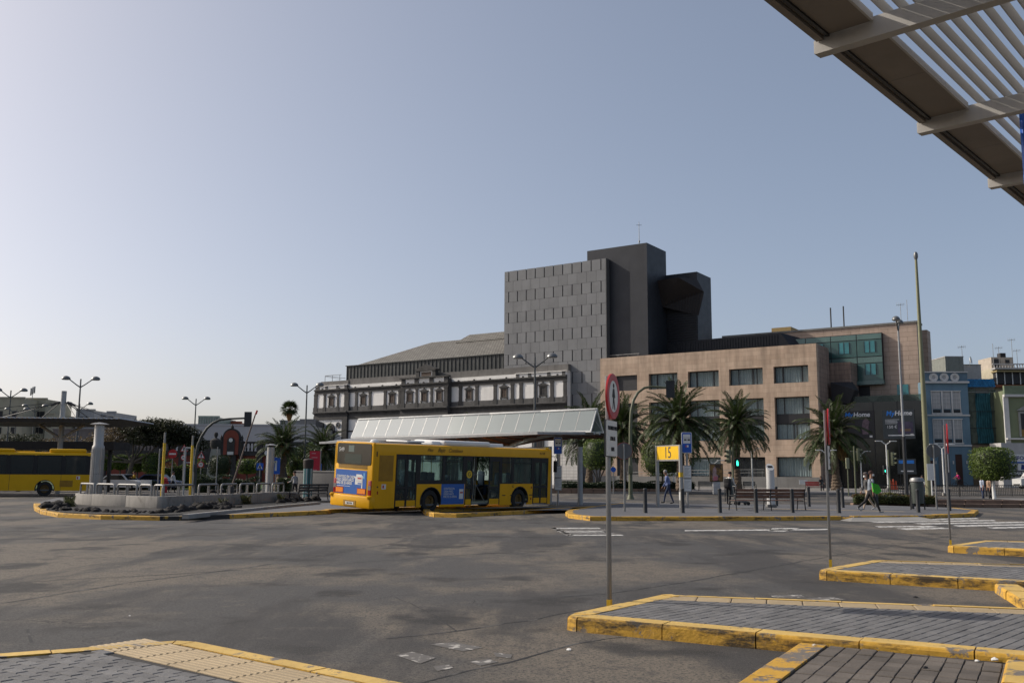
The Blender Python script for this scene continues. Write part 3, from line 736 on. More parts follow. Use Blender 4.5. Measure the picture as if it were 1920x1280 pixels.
p = at(505, 918, 50.6); vent('slim beige round vent column with mushroom cap by the bench', (p.x, p.y, ISZ), .19, 3.15 - ISZ, False)
def ypole(label, px, py0, d, ztop):
    p = at(px, py0, d); t = thing('marker_pole', label, 'pole', (p.x, p.y, ISZ), group='yellow marker poles on the left island')
    MB().tube([(0, 0, 0), (0, 0, ztop - .45)], .06, 10).build('shaft', yel_p, t)
    MB().tube([(0, 0, ztop - .46), (0, 0, ztop)], .045, 10).build('tip', galv, t)
ypole('yellow pole with grey tip, left of the two on the island', 303, 930, 40.6, 3.15)
ypole('yellow pole with grey tip, right of the two beside the traffic arm', 356, 928, 43.8, 3.15)
p, q = at(433, 912, 52), at(480, 773, 52)
t = thing('barrier_arm', 'raised slanting brown barrier arm behind the left railing', 'barrier', (p.x, p.y, ISZ))
MB().tube([(0, 0, .55), tuple(Vector((q.x - p.x, 0, q.z - ISZ)))], [.06, .035], 8).build('arm', mat('arm_brown', (.12, .085, .07), .6, var=.2, scale=2), t)
MB().rbox(-.16, .16, -.14, .14, 0, .75, .03).build('housing', darkm, t)
MB().tube([(q.x - p.x - .0, 0, q.z - ISZ - .1), (q.x - p.x + .06, 0, q.z - ISZ + .12)], .05, 8).build('end_cap', red_p, t)
# ------------------------------------------------------------------ buses
def wheel(parent, x, y, r=.48, side=-1, rimm=None):
    t = bpy.data.objects.new('wheel', None); COL.objects.link(t); t.parent = parent; t.location = (x, y, r)
    b = MB(); M = Matrix.Rotation(math.pi / 2, 4, 'X')
    prof = [(r * .6, -.14), (r * .9, -.14), (r, -.10), (r, .10), (r * .9, .14), (r * .6, .14)]
    n = 28; o = 0
    for rr, zz in prof:
        for k in range(n): a = 2 * math.pi * k / n; b.v.append((rr * math.cos(a), zz, rr * math.sin(a)))
    for i in range(len(prof)):
        j = (i + 1) % len(prof)
        for k in range(n): b.f.append([i * n + k, i * n + (k + 1) % n, j * n + (k + 1) % n, j * n + k]); b.m.append(0)
    b.build('tyre', tyre, t)
    b = MB(); b.lathe([(.02, -.02), (.13, -.03), (.15, .03), (r * .5, .05), (r * .6, .0), (r * .6, -.03)], 24, M=Matrix.Rotation(math.pi / 2 * (1 if side < 0 else -1), 4, 'X') @ Matrix.Translation((0, 0, -.1 + .14)))
    for k in range(8): a = 2 * math.pi * k / 8; b.cbox((.19 * math.cos(a), side * .10, .19 * math.sin(a)), (.035, .03, .035))
    b.build('rim', rimm or mat('rim_dark', (.10, .06, .012), .6, var=.3, scale=9), t)
def side_wall(t, y, L, openings, zt, zb, z0, roofz, m, arches, inward, name='side_panel', r_arch=.58, axle=.48):
    """one side of a bus as separate skirt, pillar and sill panels around its openings"""
    th = .05; ya, yb = (y, y + th * inward) if inward > 0 else (y - th, y)
    ops = sorted(openings)
    # lower panels between doors, with wheel arches cut out
    doors = [o for o in ops if o[2] == 'door']; cuts = [0.0]
    for o in doors: cuts += [o[0], o[1]]
    cuts.append(L)
    for a, c in zip(cuts[::2], cuts[1::2]):
        if c - a < .02: continue
        ar = [x for x in arches if a < x < c]
        poly = [(a, z0)]
        for x in ar:
            n = 12; x0 = math.acos(max(-1, min(1, (z0 - axle) / r_arch))) if abs((z0 - axle) / r_arch) < 1 else 0
            st = math.pi + math.asin((axle - z0) / r_arch); en = -math.asin((axle - z0) / r_arch)
            for k in range(n + 1):
                g = st + (en - st) * k / n; poly.append((x + r_arch * math.cos(g), axle + r_arch * math.sin(g)))
        poly += [(c, z0), (c, zb), (a, zb)]
        b = MB(); b.prism(poly, ya, yb, 'y'); b.build(name, m, t, smooth=30)
    for x in arches:
        b = MB(); n = 12
        for k in range(n):
            g0, g1 = math.pi * 1.08 - math.pi * 1.16 * k / n, math.pi * 1.08 - math.pi * 1.16 * (k + 1) / n
            p = [(x + (r_arch - .01) * math.cos(g), axle + (r_arch - .01) * math.sin(g)) for g in (g0, g1)]
            q = [(x + (r_arch + .025) * math.cos(g), axle + (r_arch + .025) * math.sin(g)) for g in (g0, g1)]
            yo = y - .012 * inward; yi = y + .5 * inward
            b.quad((p[0][0], yo, p[0][1]), (p[1][0], yo, p[1][1]), (q[1][0], yo, q[1][1]), (q[0][0], yo, q[0][1]))
            b.quad((p[0][0], yo, p[0][1]), (p[0][0], yi, p[0][1]), (p[1][0], yi, p[1][1]), (p[1][0], yo, p[1][1]))
        b.build('wheel_arch', black, t, fix=False)
    return ya, yb
def pane_set(t, y, x0, x1, z0, z1, inward, g, frame=.035, split=None, name='window'):
    b = MB(); fo = y - .004 * inward
    for (a, c, e, f) in ((x0, x1, z0, z0 + frame), (x0, x1, z1 - frame, z1), (x0, x0 + frame, z0 + frame, z1 - frame), (x1 - frame, x1, z0 + frame, z1 - frame)):
        b.box(a, c, min(fo, y + .05 * inward), max(fo, y + .05 * inward), e, f)
    if split: b.box(x0 + frame, x1 - frame, min(fo, y + .04 * inward), max(fo, y + .04 * inward), split - .015, split + .015)
    o = b.build(name, black, t, smooth=0)
    b = MB(); yy = y + .02 * inward; b.box(x0 + .01, x1 - .01, min(yy, yy + .008 * inward), max(yy, yy + .008 * inward), z0 + .01, z1 - .01); b.build('pane', g, o, smooth=0)
    return o
def roof_shell(t, L, W, zlow, ztop, m, r=.16):
    cs = [(0, zlow), (0, ztop - r), (r * .3, ztop - r * .35), (r * 1.1, ztop - .03), (W * .3, ztop), (W * .7, ztop), (W - r * 1.1, ztop - .03), (W - r * .3, ztop - r * .35), (W, ztop - r), (W, zlow), (W - .06, zlow), (W - .06, ztop - .12), (.06, ztop - .12), (.06, zlow)]
    b = MB(); b.prism(cs, .03, L - .03, 'x'); return b.build('roof', m, t, smooth=40)
def seat(parent, x, y, z):
    b = MB(); b.rbox(x, x + .42, y, y + .42, z + .38, z + .48, .03); b.rbox(x - .06, x + .04, y + .02, y + .40, z + .45, z + 1.12, .03); b.box(x + .1, x + .3, y + .15, y + .27, z, z + .38)
    b.build('passenger_seat', seat_m, parent)
# the parked bus
BL, BW = 10.85, 2.55
bus = thing('city_bus', 'yellow city bus parked in the bay with its middle door open', 'bus', (-5.55, 38.35, 0.0), rad(47))
bus.rotation_euler = (rad(2.6), 0, rad(47))
zt, zb, z0, rz_ = 2.42, 1.20, .24, 2.86
D1, D2, D3 = (1.14, 2.32), (5.12, 7.34), (9.58, 10.66)
side_wall(bus, 0.0, BL, [(*D1, 'door'), (*D2, 'door'), (*D3, 'door')], zt, zb, z0, rz_, bus_y, (3.13, 8.68), 1)
side_wall(bus, BW, BL, [], zt, zb, z0, rz_, bus_y, (3.13, 8.68), -1)
roof_shell(bus, BL, BW, zt, rz_, bus_y)
MB().box(.1, BL - .1, .3, BW - .3, rz_ - .02, rz_ + .012).build('roof_skin', bus_w, bus)
# upright panels of the right side between the openings, window level
for a, c, m in ((.0, 1.14, bus_y), (2.32, 2.46, black), (3.78, 3.86, black), (5.0, 5.12, black), (7.34, 7.40, black), (8.10, 8.20, black), (9.50, 9.58, black), (10.66, BL, bus_y)):
    MB().box(a, c, .002, .05, zb, zt).build('pillar', m, bus, smooth=0)
for a, c, sp in ((2.46, 3.78, 2.16), (3.86, 5.0, 2.16), (7.40, 8.10, 2.16), (8.20, 9.50, 2.16)): pane_set(bus, .004, a, c, zb, zt, 1, glass_bus, split=sp)
MB().box(2.46, 5.0, .006, .03, zb + .0, zb + .16).build('window_sill_band', black, bus, smooth=0)
for a, c in ((.3, 2.2), (2.3, 4.2), (4.3, 6.2), (6.3, 8.2), (8.3, 9.3)): pane_set(bus, BW - .004, a, c, zb, zt, -1, glass_bus, split=2.16)
for a in (0, 2.2, 4.2, 6.2, 8.2, 9.3): MB().box(a, a + (.1 if a not in (0,) else .3), BW - .05, BW - .002, zb, zt).build('pillar', black, bus, smooth=0)
MB().box(9.4, BL - .2, BW - .05, BW - .002, zb, zt).build('pillar', bus_y, bus, smooth=0)
def door_leaf(x0, x1, kick=True, y=.0, rotz=0.0):
    t = bpy.data.objects.new('door', None); COL.objects.link(t); t.parent = bus; t.location = (x0, y, 0); t.rotation_euler = (0, 0, rotz)
    w_ = x1 - x0; b = MB(); f = .07
    for (a, c, e, g) in ((0, w_, z0 + .04, z0 + .10), (0, w_, zt - .22, zt - .01), (0, f, z0 + .10, zt - .22), (w_ - f, w_, z0 + .10, zt - .22), (f, w_ - f, 1.0, 1.10)): b.box(a, c, 0, .05, e, g)
    b.build('door_frame', black, t, smooth=0)
    MB().box(f, w_ - f, .018, .028, z0 + .10, zt - .22).build('pane', glass_bus, t, smooth=0)
    if kick: MB().box(.05, w_ - .05, -.004, .03, z0 + .06, z0 + .30).build('kick_plate', bus_y, t, smooth=0)
door_leaf(1.16, 1.73); door_leaf(1.74, 2.31); door_leaf(5.13, 5.56); door_leaf(9.60, 10.12); door_leaf(10.13, 10.65)
door_leaf(6.62, 7.33)
for k in range(3): MB().box(6.72, 7.24, .03, .05, .55 + k * .26, .60 + k * .26).build('door_bar', yel_p if k == 2 else black, bus, smooth=0)
for a, c in (D1, D2, D3): MB().box(a, c, .003, .06, zt - .03, zt + .0).build('door_header', black, bus, smooth=0)
# rear wall
rear = bpy.data.objects.new('rear_panel', None); COL.objects.link(rear); rear.parent = bus
b = MB(); ops = []
b.rbox(-.05, .06, 0.03, BW - .03, .62, 1.97, .05); b.rbox(-.03, .06, .03, BW - .03, 2.74, rz_ - .01, .03)
b.rbox(-.04, .06, .03, .16, 1.9, 2.8, .03); b.rbox(-.04, .06, BW - .2, BW - .03, 1.9, 2.8, .03)
b.build('rear_shell', bus_y, rear)
for y in (.06, BW - .06): MB().tube([(.02, y, .6), (.02, y, rz_ - .06)], .075, 10).build('corner_post', bus_y, rear)
def rrect(w_, h_, r, n=4):
    out = []
    for cx, cy, a0 in ((w_ - r, h_ - r, 0), (r, h_ - r, 90), (r, r, 180), (w_ - r, r, 270)):
        for k in range(n + 1): a = rad(a0 + 90 * k / n); out.append((cx + r * math.cos(a), cy + r * math.sin(a)))
    return out
b = MB(); b.prism([(p[0] + .13, p[1] + 1.93) for p in rrect(BW - .30, .86, .12)], -.06, -.045, 'x'); rw = b.build('rear_window', glass('rear_tint', (.10, .11, .11), .72, .12), rear)
b = MB(); b.prism([(p[0] + .13, p[1] + 1.93) for p in rrect(BW - .30, .86, .12)], -.044, -.035, 'x')
MB().box(-.066, -.061, 1.25, 1.62, 2.44, 2.70).build('display', mat('display_grey', (.10, .14, .135), .2, var=.1, scale=5), rw)
MB().box(-.066, -.061, .75, 1.85, 1.98, 2.36).build('clear_area', glass('rear_clear', (.5, .6, .58), .35), rw)
text('549', .24, white_p, rear, tr(-.068, 2.08, 2.52, -math.pi / 2), 'fleet_number')
for k in range(4): MB().box(-.062, -.045, .35, 2.25, 1.78 + k * .04, 1.795 + k * .04).build('vent_slot', black, rear, smooth=0)
ad = MB().box(-.064, -.048, .36, 2.40, .74, 1.71).build('rear_advert', ad_blue, rear, smooth=0)
for k, s_ in enumerate(('CONTIGO EN CADA', 'PASO DESDE HACE', 'MÁS DE 25 AÑOS')):
    text(s_, .155, white_p, ad, tr(-.068, 2.32, 1.42 - k * .13, -math.pi / 2), align='LEFT', xs=.86, bold=.004)
MB().box(-.068, -.064, 1.40, 2.32, 1.035, 1.05).build('fine_print', white_p, ad, smooth=0)
for (y0, y1, a, c, m) in ((.62, 1.08, 1.14, 1.46, white_p), (.66, 1.02, 1.46, 1.55, white_p), (.55, 1.12, 1.42, 1.455, white_p), (.60, .66, .86, 1.5, white_p), (.68, .92, 1.36, 1.42, red_p), (.66, .9, 1.16, 1.21, ad_blue), (.70, 1.0, 1.27, 1.30, plate_w), (.46, .56, 1.38, 1.62, mat('ad_pale', (.10, .30, .55), .4))):
    MB().box(-.069 - (.002 if m in (red_p, ad_blue) else 0), -.064, y0, y1, a, c).build('printed_stop', m, ad, smooth=0)
for y0 in (.40, 1.86):
    r_ = MB().box(-.070, -.06, y0 - .03, y0 + .53, .76, 1.0).build('reflector_border', lamp_r, rear, smooth=0); MB().box(-.074, -.069, y0, y0 + .50, .785, .975).build('reflector', lamp_o, r_, smooth=0)
for y0 in (.03, BW - .24):
    l_ = MB().rbox(-.075, .1, y0, y0 + .21, .74, 1.34, .03).build('tail_light', lamp_r, rear); MB().box(-.08, -.06, y0 + .02, y0 + .19, .96, 1.12).build('lens', mat('lens_grey', (.16, .15, .15), .3), l_, smooth=0)
bp = MB().rbox(-.16, .12, -.03, BW + .03, .22, .70, .06).build('bumper', bus_y, rear)
for y in (.06, BW - .06): MB().lathe([(.03, -.06), (.10, -.04), (.11, .04), (.05, .08)], 12, (-.12, y, .66)).build('bumper_lug', bus_y, bp)
MB().box(-.172, -.155, .85, 1.65, .28, .50).build('plate_recess', grille_m, bp, smooth=0)
pl = MB().box(-.180, -.171, .98, 1.50, .33, .44).build('number_plate', plate_w, bp, smooth=0); text('5062 BVR', .10, ink, pl, tr(-.183, 1.24, .385, -math.pi / 2), xs=.9)
# side grille, stickers, flaps
g = bpy.data.objects.new('engine_grille', None); COL.objects.link(g); g.parent = bus
MB().box(.26, 1.0, -.006, .02, 1.32, 2.36).build('grille_frame', grille_m, g, smooth=0)
for k in range(16): MB().box(.29, .97, -.014, -.006, 1.36 + k * .062, 1.385 + k * .062).build('slat', grille_m, g, smooth=0)
st = MB().box(.44, .66, -.007, .0, 1.0, 1.20).build('sticker', plate_w, bus, smooth=0); MB().box(.48, .56, -.010, -.007, 1.04, 1.16).build('symbol', red_p, st, smooth=0)
MB().box(.10, .15, -.008, .01, 2.30, 2.50).build('side_lamp', black, bus, smooth=0)
MB().box(.22, .27, -.008, .01, .80, .92).build('side_lamp', lamp_r, bus, smooth=0); MB().box(.20, .26, -.008, .01, 1.06, 1.12).build('fuel_flap_lock', black, bus, smooth=0)
sa = MB().box(3.72, 5.08, -.006, .0, .34, 1.20).build('side_advert', ad_blue, bus, smooth=0)
for k, s_ in enumerate(('CONTIGO EN', 'CADA PASO', 'DESDE HACE', 'MÁS DE 25 AÑOS')): text(s_, .125, plate_w, sa, tr(3.86, -.009, 1.0 - k * .115), align='LEFT', xs=.8)
MB().box(4.78, 5.02, -.009, -.006, .56, .98).build('printed_stop', plate_w, sa, smooth=0); MB().box(4.82, 5.0, -.011, -.009, .80, .86).build('printed_band', red_p, sa, smooth=0)
text('Piso', .20, ink, bus, tr(2.98, -.006, 2.625), shear=.35, xs=.95); text('Bajo', .25, ink, bus, tr(3.62, -.006, 2.63), shear=.35, xs=.95); text('Continuo', .24, ink, bus, tr(4.45, -.006, 2.625), shear=.35, xs=.92)
text('N 549', .16, ink, bus, tr(10.2, -.006, 2.62), xs=.9)
gd = MB().lathe([(.001, 0), (.17, 0), (.17, .006), (.001, .006)], 20, M=tr(5.35, -.004, 1.62) @ Matrix.Rotation(math.pi / 2, 4, 'X')).build('emblem', yel_p, bus); text('G', .26, ink, gd, tr(5.35, -.013, 1.615))
text('G', .16, ink, bus, tr(8.2, -.008, 1.08), 'small_emblem')
for x in (7.5, 8.05, 9.35): MB().box(x, x + .22, -.006, .0, .66, .70).build('trim_strip', black, bus, smooth=0)
for x, z in ((9.45, .98), (9.43, .46)): MB().box(x, x + .07, -.008, .0, z, z + .09).build('side_lamp', lamp_r, bus, smooth=0)
MB().lathe([(.03, 0), (.055, .002)], 10, M=tr(2.6, -.004, .62) @ Matrix.Rotation(math.pi / 2, 4, 'X')).build('cap', black, bus)
# roof fittings
MB().lathe([(.17, 0), (.17, .05), (.13, .10), (.02, .13)], 16, (.75, 1.0, rz_)).build('roof_vent', bus_w, bus)
h = MB().rbox(2.1, 3.1, .5, 1.9, rz_ + .06, rz_ + .13, .03).build('roof_hatch', bus_w, bus); MB().box(2.2, 3.0, .6, 1.8, rz_, rz_ + .07).build('hatch_seal', darkm, h, smooth=0)
ac = MB().rbox(4.0, 6.9, .25, 2.3, rz_ - .02, rz_ + .20, .09).build('roof_air_conditioner', bus_w, bus); MB().rbox(3.5, 4.3, .5, 2.0, rz_ - .02, rz_ + .15, .07).build('fairing', bus_w, ac); MB().rbox(6.85, 7.9, .4, 2.1, rz_ - .02, rz_ + .14, .05).build('fairing', bus_w, ac)
# front end
b = MB(); b.rbox(BL - .06, BL + .06, .02, BW - .02, z0, 1.15, .05); b.rbox(BL - .06, BL + .02, .02, BW - .02, 2.45, rz_ - .02, .04); b.build('front_panel', bus_y, bus)
MB().box(BL - .03, BL - .015, .06, BW - .06, 1.15, 2.45).build('windscreen', glass_dk, bus, smooth=0)
for y in (.05, BW - .05): MB().tube([(BL - .02, y, z0), (BL - .02, y, rz_ - .06)], .065, 8).build('corner_post', bus_y, bus)
mr_ = MB().rbox(BL + .12, BL + .22, -.22, -.04, 1.75, 2.3, .03).build('wing_mirror', black, bus); MB().tube([(BL, .1, 2.5), (BL + .15, -.1, 2.5), (BL + .17, -.12, 2.3)], .02, 6).build('mirror_arm', black, mr_)
# inside
MB().box(.06, BL - .06, .06, BW - .06, .30, .36).build('floor', bus_in, bus, smooth=0); MB().box(.06, 1.1, .06, BW - .06, .36, 1.25).build('engine_cover', bus_in, bus, smooth=0)
MB().box(1.0, 1.06, .06, BW - .06, 1.2, 2.5).build('bulkhead', bus_in, bus, smooth=0)
for x, y in ((2.6, .12), (2.6, .56), (3.4, .12), (3.4, .56), (4.2, .12), (2.6, 1.95), (3.4, 1.95), (3.4, 1.5), (4.2, 1.95), (4.2, 1.5), (5.0, 1.95), (6.0, 1.95), (7.6, .12), (7.6, 1.95), (8.3, .12), (8.3, 1.95), (9.2, 1.7)): seat(bus, x, y, .36 + (.2 if x < 4 or 7.4 < x < 8.5 else 0))
for x, y in ((2.5, .9), (3.9, .9), (5.2, .75), (5.9, .75), (6.5, .75), (7.4, .75), (9.4, .75), (3.9, 1.5), (6.5, 1.5)): MB().tube([(x, y, .36), (x, y, 2.6)], .018, 6).build('grab_pole', yel_p if x < 4 else galv, bus)
MB().tube([(5.75, .12, .4), (5.75, .12, 2.3)], .018, 6).build('grab_pole', galv, bus); MB().tube([(6.5, .12, .4), (5.75, .12, 1.35)], .018, 6).build('grab_pole', galv, bus); MB().tube([(5.7, .12, 1.6), (6.5, .12, 1.6)], .016, 6).build('grab_pole', galv, bus)
MB().rbox(9.5, 9.6, 1.3, 2.45, .36, 1.6, .02).build('driver_screen', bus_in, bus); MB().rbox(10.2, 10.7, 1.2, 2.45, .36, 1.15, .05).build('dashboard', bus_in, bus)
for x in (3.13, 8.68):
    for y, sd in ((.17, -1), (BW - .17, 1)): wheel(bus, x, y, .47, sd)
# the bus passing behind the left island
b2 = thing('city_bus', 'yellow bus with dark windows passing behind the left island railing', 'bus', (-39.6, 60.6, 0.0), math.atan2(.43, .9))
L2, W2b = 12.0, 2.55; zt2, zb2, zz0, r2 = 2.74, 1.44, .36, 2.94
side_wall(b2, 0.0, L2, [], zt2, zb2, zz0, r2, bus_y2, (3.3, 9.15), 1); side_wall(b2, W2b, L2, [], zt2, zb2, zz0, r2, bus_y2, (3.3, 9.15), -1)
roof_shell(b2, L2, W2b, zt2 - .03, r2, bus_y2)
xs_ = [.1, 2.2, 3.9, 5.3, 6.9, 8.5, 10.2, 11.75]
for a, c in zip(xs_, xs_[1:]):
    pane_set(b2, .004, a + .06, c - .06, zb2, zt2, 1, glass_dk, frame=.06); MB().box(a - .06, a + .06, .002, .05, zb2, zt2).build('pillar', black, b2, smooth=0)
    pane_set(b2, W2b - .004, a + .06, c - .06, zb2, zt2, -1, glass_dk, frame=.06); MB().box(a - .06, a + .06, W2b - .05, W2b - .002, zb2, zt2).build('pillar', black, b2, smooth=0)
MB().box(11.69, L2, .002, .05, zb2, zt2).build('pillar', black, b2, smooth=0)
for x in (2.2, 5.3, 7.0, 10.1): MB().box(x, x + .018, -.003, .0, zz0, zb2).build('panel_joint', darkm, b2, smooth=0)
gq = MB().box(10.05, 10.85, -.005, .0, .62, 1.05).build('engine_grille', grille_m, b2, smooth=0)
for k in range(6): MB().box(10.08, 10.82, -.010, -.005, .65 + k * .066, .675 + k * .066).build('slat', grille_m, gq, smooth=0)
st = MB().box(11.05, 11.28, -.006, .0, 1.12, 1.34).build('sticker', plate_w, b2, smooth=0); MB().box(11.09, 11.17, -.009, -.006, 1.16, 1.30).build('symbol', red_p, st, smooth=0)
MB().rbox(9.3, 11.6, .3, W2b - .3, r2 - .03, r2 + .24, .1).build('roof_pod', bus_y2, b2); MB().rbox(1.0, 7.2, .25, W2b - .25, r2 - .03, r2 + .20, .09).build('roof_pod', bus_y2, b2); MB().rbox(7.2, 8.4, .6, W2b - .6, r2 - .03, r2 + .08, .03).build('roof_pod', bus_y2, b2)
MB().rbox(L2 - .06, L2 + .08, .02, W2b - .02, zz0, 1.3, .05).build('front_panel', bus_y2, b2); MB().rbox(L2 - .06, L2 + .03, .02, W2b - .02, zt2, r2, .03).build('front_header', bus_y2, b2)
MB().box(L2 - .03, L2 - .015, .05, W2b - .05, 1.3, zt2).build('windscreen', glass_dk, b2, smooth=0); MB().tube([(L2 - .02, .06, zz0), (L2 - .02, .06, r2 - .05)], .07, 8).build('corner_post', bus_y2, b2)
MB().box(.1, L2 - .1, .06, W2b - .06, .36, .44).build('floor', bus_in, b2, smooth=0); MB().box(.05, .1, .06, W2b - .06, .4, 2.9).build('rear_panel', bus_y2, b2, smooth=0)
for k in range(9):
    for y in (.15, .62, 1.5, 1.95): seat(b2, .9 + k * 1.1, y, .6)
for x in (2.5, 5.4, 8.0, 10.5): MB().tube([(x, .9, .44), (x, .9, 2.8)], .02, 6).build('grab_pole', yel_p, b2)
for x in (3.3, 9.15):
    for y, sd in ((.17, -1), (W2b - .17, 1)): wheel(b2, x, y, .48, sd)
# ------------------------------------------------------------------ louvred canopy overhead
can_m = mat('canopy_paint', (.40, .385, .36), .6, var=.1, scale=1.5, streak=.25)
can_u = mat('canopy_soffit_shaded', (.20, .175, .15), .7, var=.14, scale=.8, streak=.2)  # canopy paint mixed dark brown: shade of the underside put into the colour
ea = Vector((.667, .745, 0)); eb = Vector((.70, -.714, 0)); eb.normalize()
lc = thing('louvred_canopy', 'pale louvred steel canopy overhead in the top right corner', 'canopy', (2.50, 7.26, 5.10), math.atan2(ea.y, ea.x))
# local: +X along the edge, -Y inwards
for k in range(-2, 5):
    x = k * 2.37; b = MB(); b.box(x - .05, x + .05, -5.2, .05, -.13, 0.035); bm_ = b.build('beam', can_m, lc, smooth=0)
    MB().box(x - .04, x + .04, .05, .062, -.12, -.015).build('end_plate', can_m, bm_, smooth=0)
for k in range(-2, 4):
    x0, x1 = k * 2.37 + .057, (k + 1) * 2.37 - .057
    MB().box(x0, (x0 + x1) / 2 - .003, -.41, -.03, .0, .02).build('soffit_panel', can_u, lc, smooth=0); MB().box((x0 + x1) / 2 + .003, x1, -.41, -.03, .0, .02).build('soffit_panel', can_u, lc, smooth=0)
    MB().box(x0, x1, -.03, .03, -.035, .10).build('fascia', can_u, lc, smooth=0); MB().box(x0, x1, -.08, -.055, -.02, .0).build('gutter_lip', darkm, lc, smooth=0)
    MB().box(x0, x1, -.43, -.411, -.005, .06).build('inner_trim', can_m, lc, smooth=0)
slm = MB().cbox((0, 0, 0), (2.37 * 2, .065, .016), rot=Matrix.Rotation(rad(-57), 4, 'X')).mesh('slat', can_m, 0)
for k in range(38):
    for q in (-1, 1, 3):
        inst(slm, 'slat', lc, (q * 2.37 + .0, -.52 - k * .118, .075))
for k in (-2, 1, 4): MB().rbox(k * 2.37 - .1, k * 2.37 + .1, -4.9, -4.7, -5.1, -.15, .02).build('column', can_m, lc)
p = at(1909, 172, 8.9)
bs = thing('hanging_sign', 'blue hanging sign panel cut off by the right edge below the canopy', 'sign', (p.x, p.y, 0))
MB().rbox(0.0, .62, -.03, .03, p.z - .95, p.z, .02, M=Matrix.Rotation(rad(6), 4, 'Y') if False else None).build('panel', blue_p, bs)
for x in (.1, .52): MB().tube([(x, 0, p.z), (x, 0, 5.0)], .012, 6).build('hanger', galv, bs)
MB().box(.004, .012, -.034, -.03, p.z - .10, p.z - .05).build('bracket', plate_w, bs, smooth=0)
# ------------------------------------------------------------------ glazed platform canopy
gcu = Vector((-.794, .608, 0)); gcn = Vector((-.608, -.794, 0))
R0 = at(1119, 766, 47.0); LEN = 16.9
gc = thing('glass_canopy', 'long platform canopy with a sloping glass ridge above the parked bus', 'canopy', (R0.x, R0.y, 0), math.atan2(-gcu.y, -gcu.x))
# local: x = 0 at the near right end, negative to the left; -y towards the camera
zr, ze = R0.z, 3.78
frost = glass('canopy_glass', (.80, .88, .88), .5, .25)
frost2 = glass('canopy_glass_milky', (.9, .92, .92), .72, .5, .2)
for g_ in (frost, frost2):
    pr = [n for n in g_.node_tree.nodes if n.type == 'BSDF_PRINCIPLED'][0]; pr.inputs['Base Color'].default_value = (.35, .385, .39, 1) if g_ is frost else (.42, .45, .46, 1)
n = 18; pw_ = LEN / n; hw = .56
for k in range(n):
    x1 = -k * pw_ - .02; x0 = -(k + 1) * pw_ + .02
    for sgn in (-1, 1):
        b = MB(); y0, y1 = sgn * hw, sgn * .04
        d = Vector((0, 1 * sgn, .45)).normalized() * .012
        vs = [Vector((x0, y0, ze)), Vector((x1, y0, ze)), Vector((x1, y1, zr - .06)), Vector((x0, y1, zr - .06))]
        b.add(vs + [v + d for v in vs], [(0, 1, 2, 3), (4, 7, 6, 5), (0, 4, 5, 1), (1, 5, 6, 2), (2, 6, 7, 3), (3, 7, 4, 0)])
        b.build('glass_pane', frost2 if k > 9 else frost, gc, smooth=0)
    if True:
        for sgn in (-1, 1): MB().tube([(x1 + .02, sgn * hw, ze), (x1 + .02, sgn * .04, zr - .05)], .018, 6).build('glazing_bar', alum, gc)
    for sgn in (-1, 1):
        xm = (x0 + x1) / 2
        MB().tube([(x1, sgn * (hw - .06), ze + .03), (xm, sgn * .02, zr - .12)], .022, 6).build('truss_strut', steel_p, gc); MB().tube([(xm, sgn * .02, zr - .12), (x0, sgn * (hw - .06), ze + .03)], .022, 6).build('truss_strut', steel_p, gc)
for k in range(5): MB().rbox(-LEN * (k + 1) / 5 + .01, -LEN * k / 5 - .01, -.09, .09, zr - .06, zr + .03, .02).build('ridge_cap', white_p, gc)
for sgn in (-1, 1): MB().box(-LEN, .03, sgn * hw - .04, sgn * hw + .04, ze - .09, ze - .005).build('sill_rail', white_p, gc, smooth=0)
for x in (0.0, -LEN): MB().tube([(x, -hw, ze - .04), (x, 0, zr), (x, hw, ze - .04)], .04, 8).build('gable_frame', white_p, gc)
rust = mat('rust_primer', (.17, .075, .05), .8, var=.3, scale=3, streak=.4)
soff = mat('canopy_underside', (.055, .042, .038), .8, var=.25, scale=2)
def eave_z(x): return 3.66 + .24 * (x / LEN)
ny = 9; xs = [.0 - LEN * 1.03 * i / 20 for i in range(21)]
def keel(x):
    c1, c2 = -6.6, -13.2
    d = min(abs(x - c1), abs(x - c2)); return 2.95 + .62 * (1 - math.cos(min(d, 3.3) / 3.3 * math.pi)) / 2 + (.12 if x > -3.2 else 0)
for sgn in (-1, 1):
    yo = sgn * 2.6; b = MB(); e = MB()
    for i in range(20):
        xa, xb = xs[i], xs[i + 1]; fa = 1.0 if i > 1 else (.42 + .29 * i); fb = 1.0 if i + 1 > 1 else (.42 + .29 * (i + 1))
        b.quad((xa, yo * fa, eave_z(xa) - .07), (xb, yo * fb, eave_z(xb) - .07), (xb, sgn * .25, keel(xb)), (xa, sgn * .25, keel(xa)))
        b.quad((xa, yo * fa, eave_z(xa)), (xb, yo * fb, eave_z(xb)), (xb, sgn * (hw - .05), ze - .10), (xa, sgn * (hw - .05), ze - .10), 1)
        e.add([(xa, yo * fa, eave_z(xa) - .09), (xb, yo * fb, eave_z(xb) - .09), (xb, yo * fb, eave_z(xb) + .03), (xa, yo * fa, eave_z(xa) + .03), (xa, yo * fa - sgn * .06, eave_z(xa) - .09), (xb, yo * fb - sgn * .06, eave_z(xb) - .09), (xb, yo * fb - sgn * .06, eave_z(xb) + .03), (xa, yo * fa - sgn * .06, eave_z(xa) + .03)],
              [(0, 1, 2, 3), (7, 6, 5, 4), (3, 2, 6, 7), (0, 4, 5, 1)])
        if i % 1 == 0 and i > 0: MB().tube([(xa, yo * fa - sgn * .05, eave_z(xa) - .10), (xa, sgn * .3, keel(xa) - .03)], .045, 6).build('rib', rust, gc)
    b.build('roof_sheet', [soff, alum], gc, smooth=0, fix=False); e.build('eave_edge', rust if sgn > 0 else steel_p, gc, smooth=0)
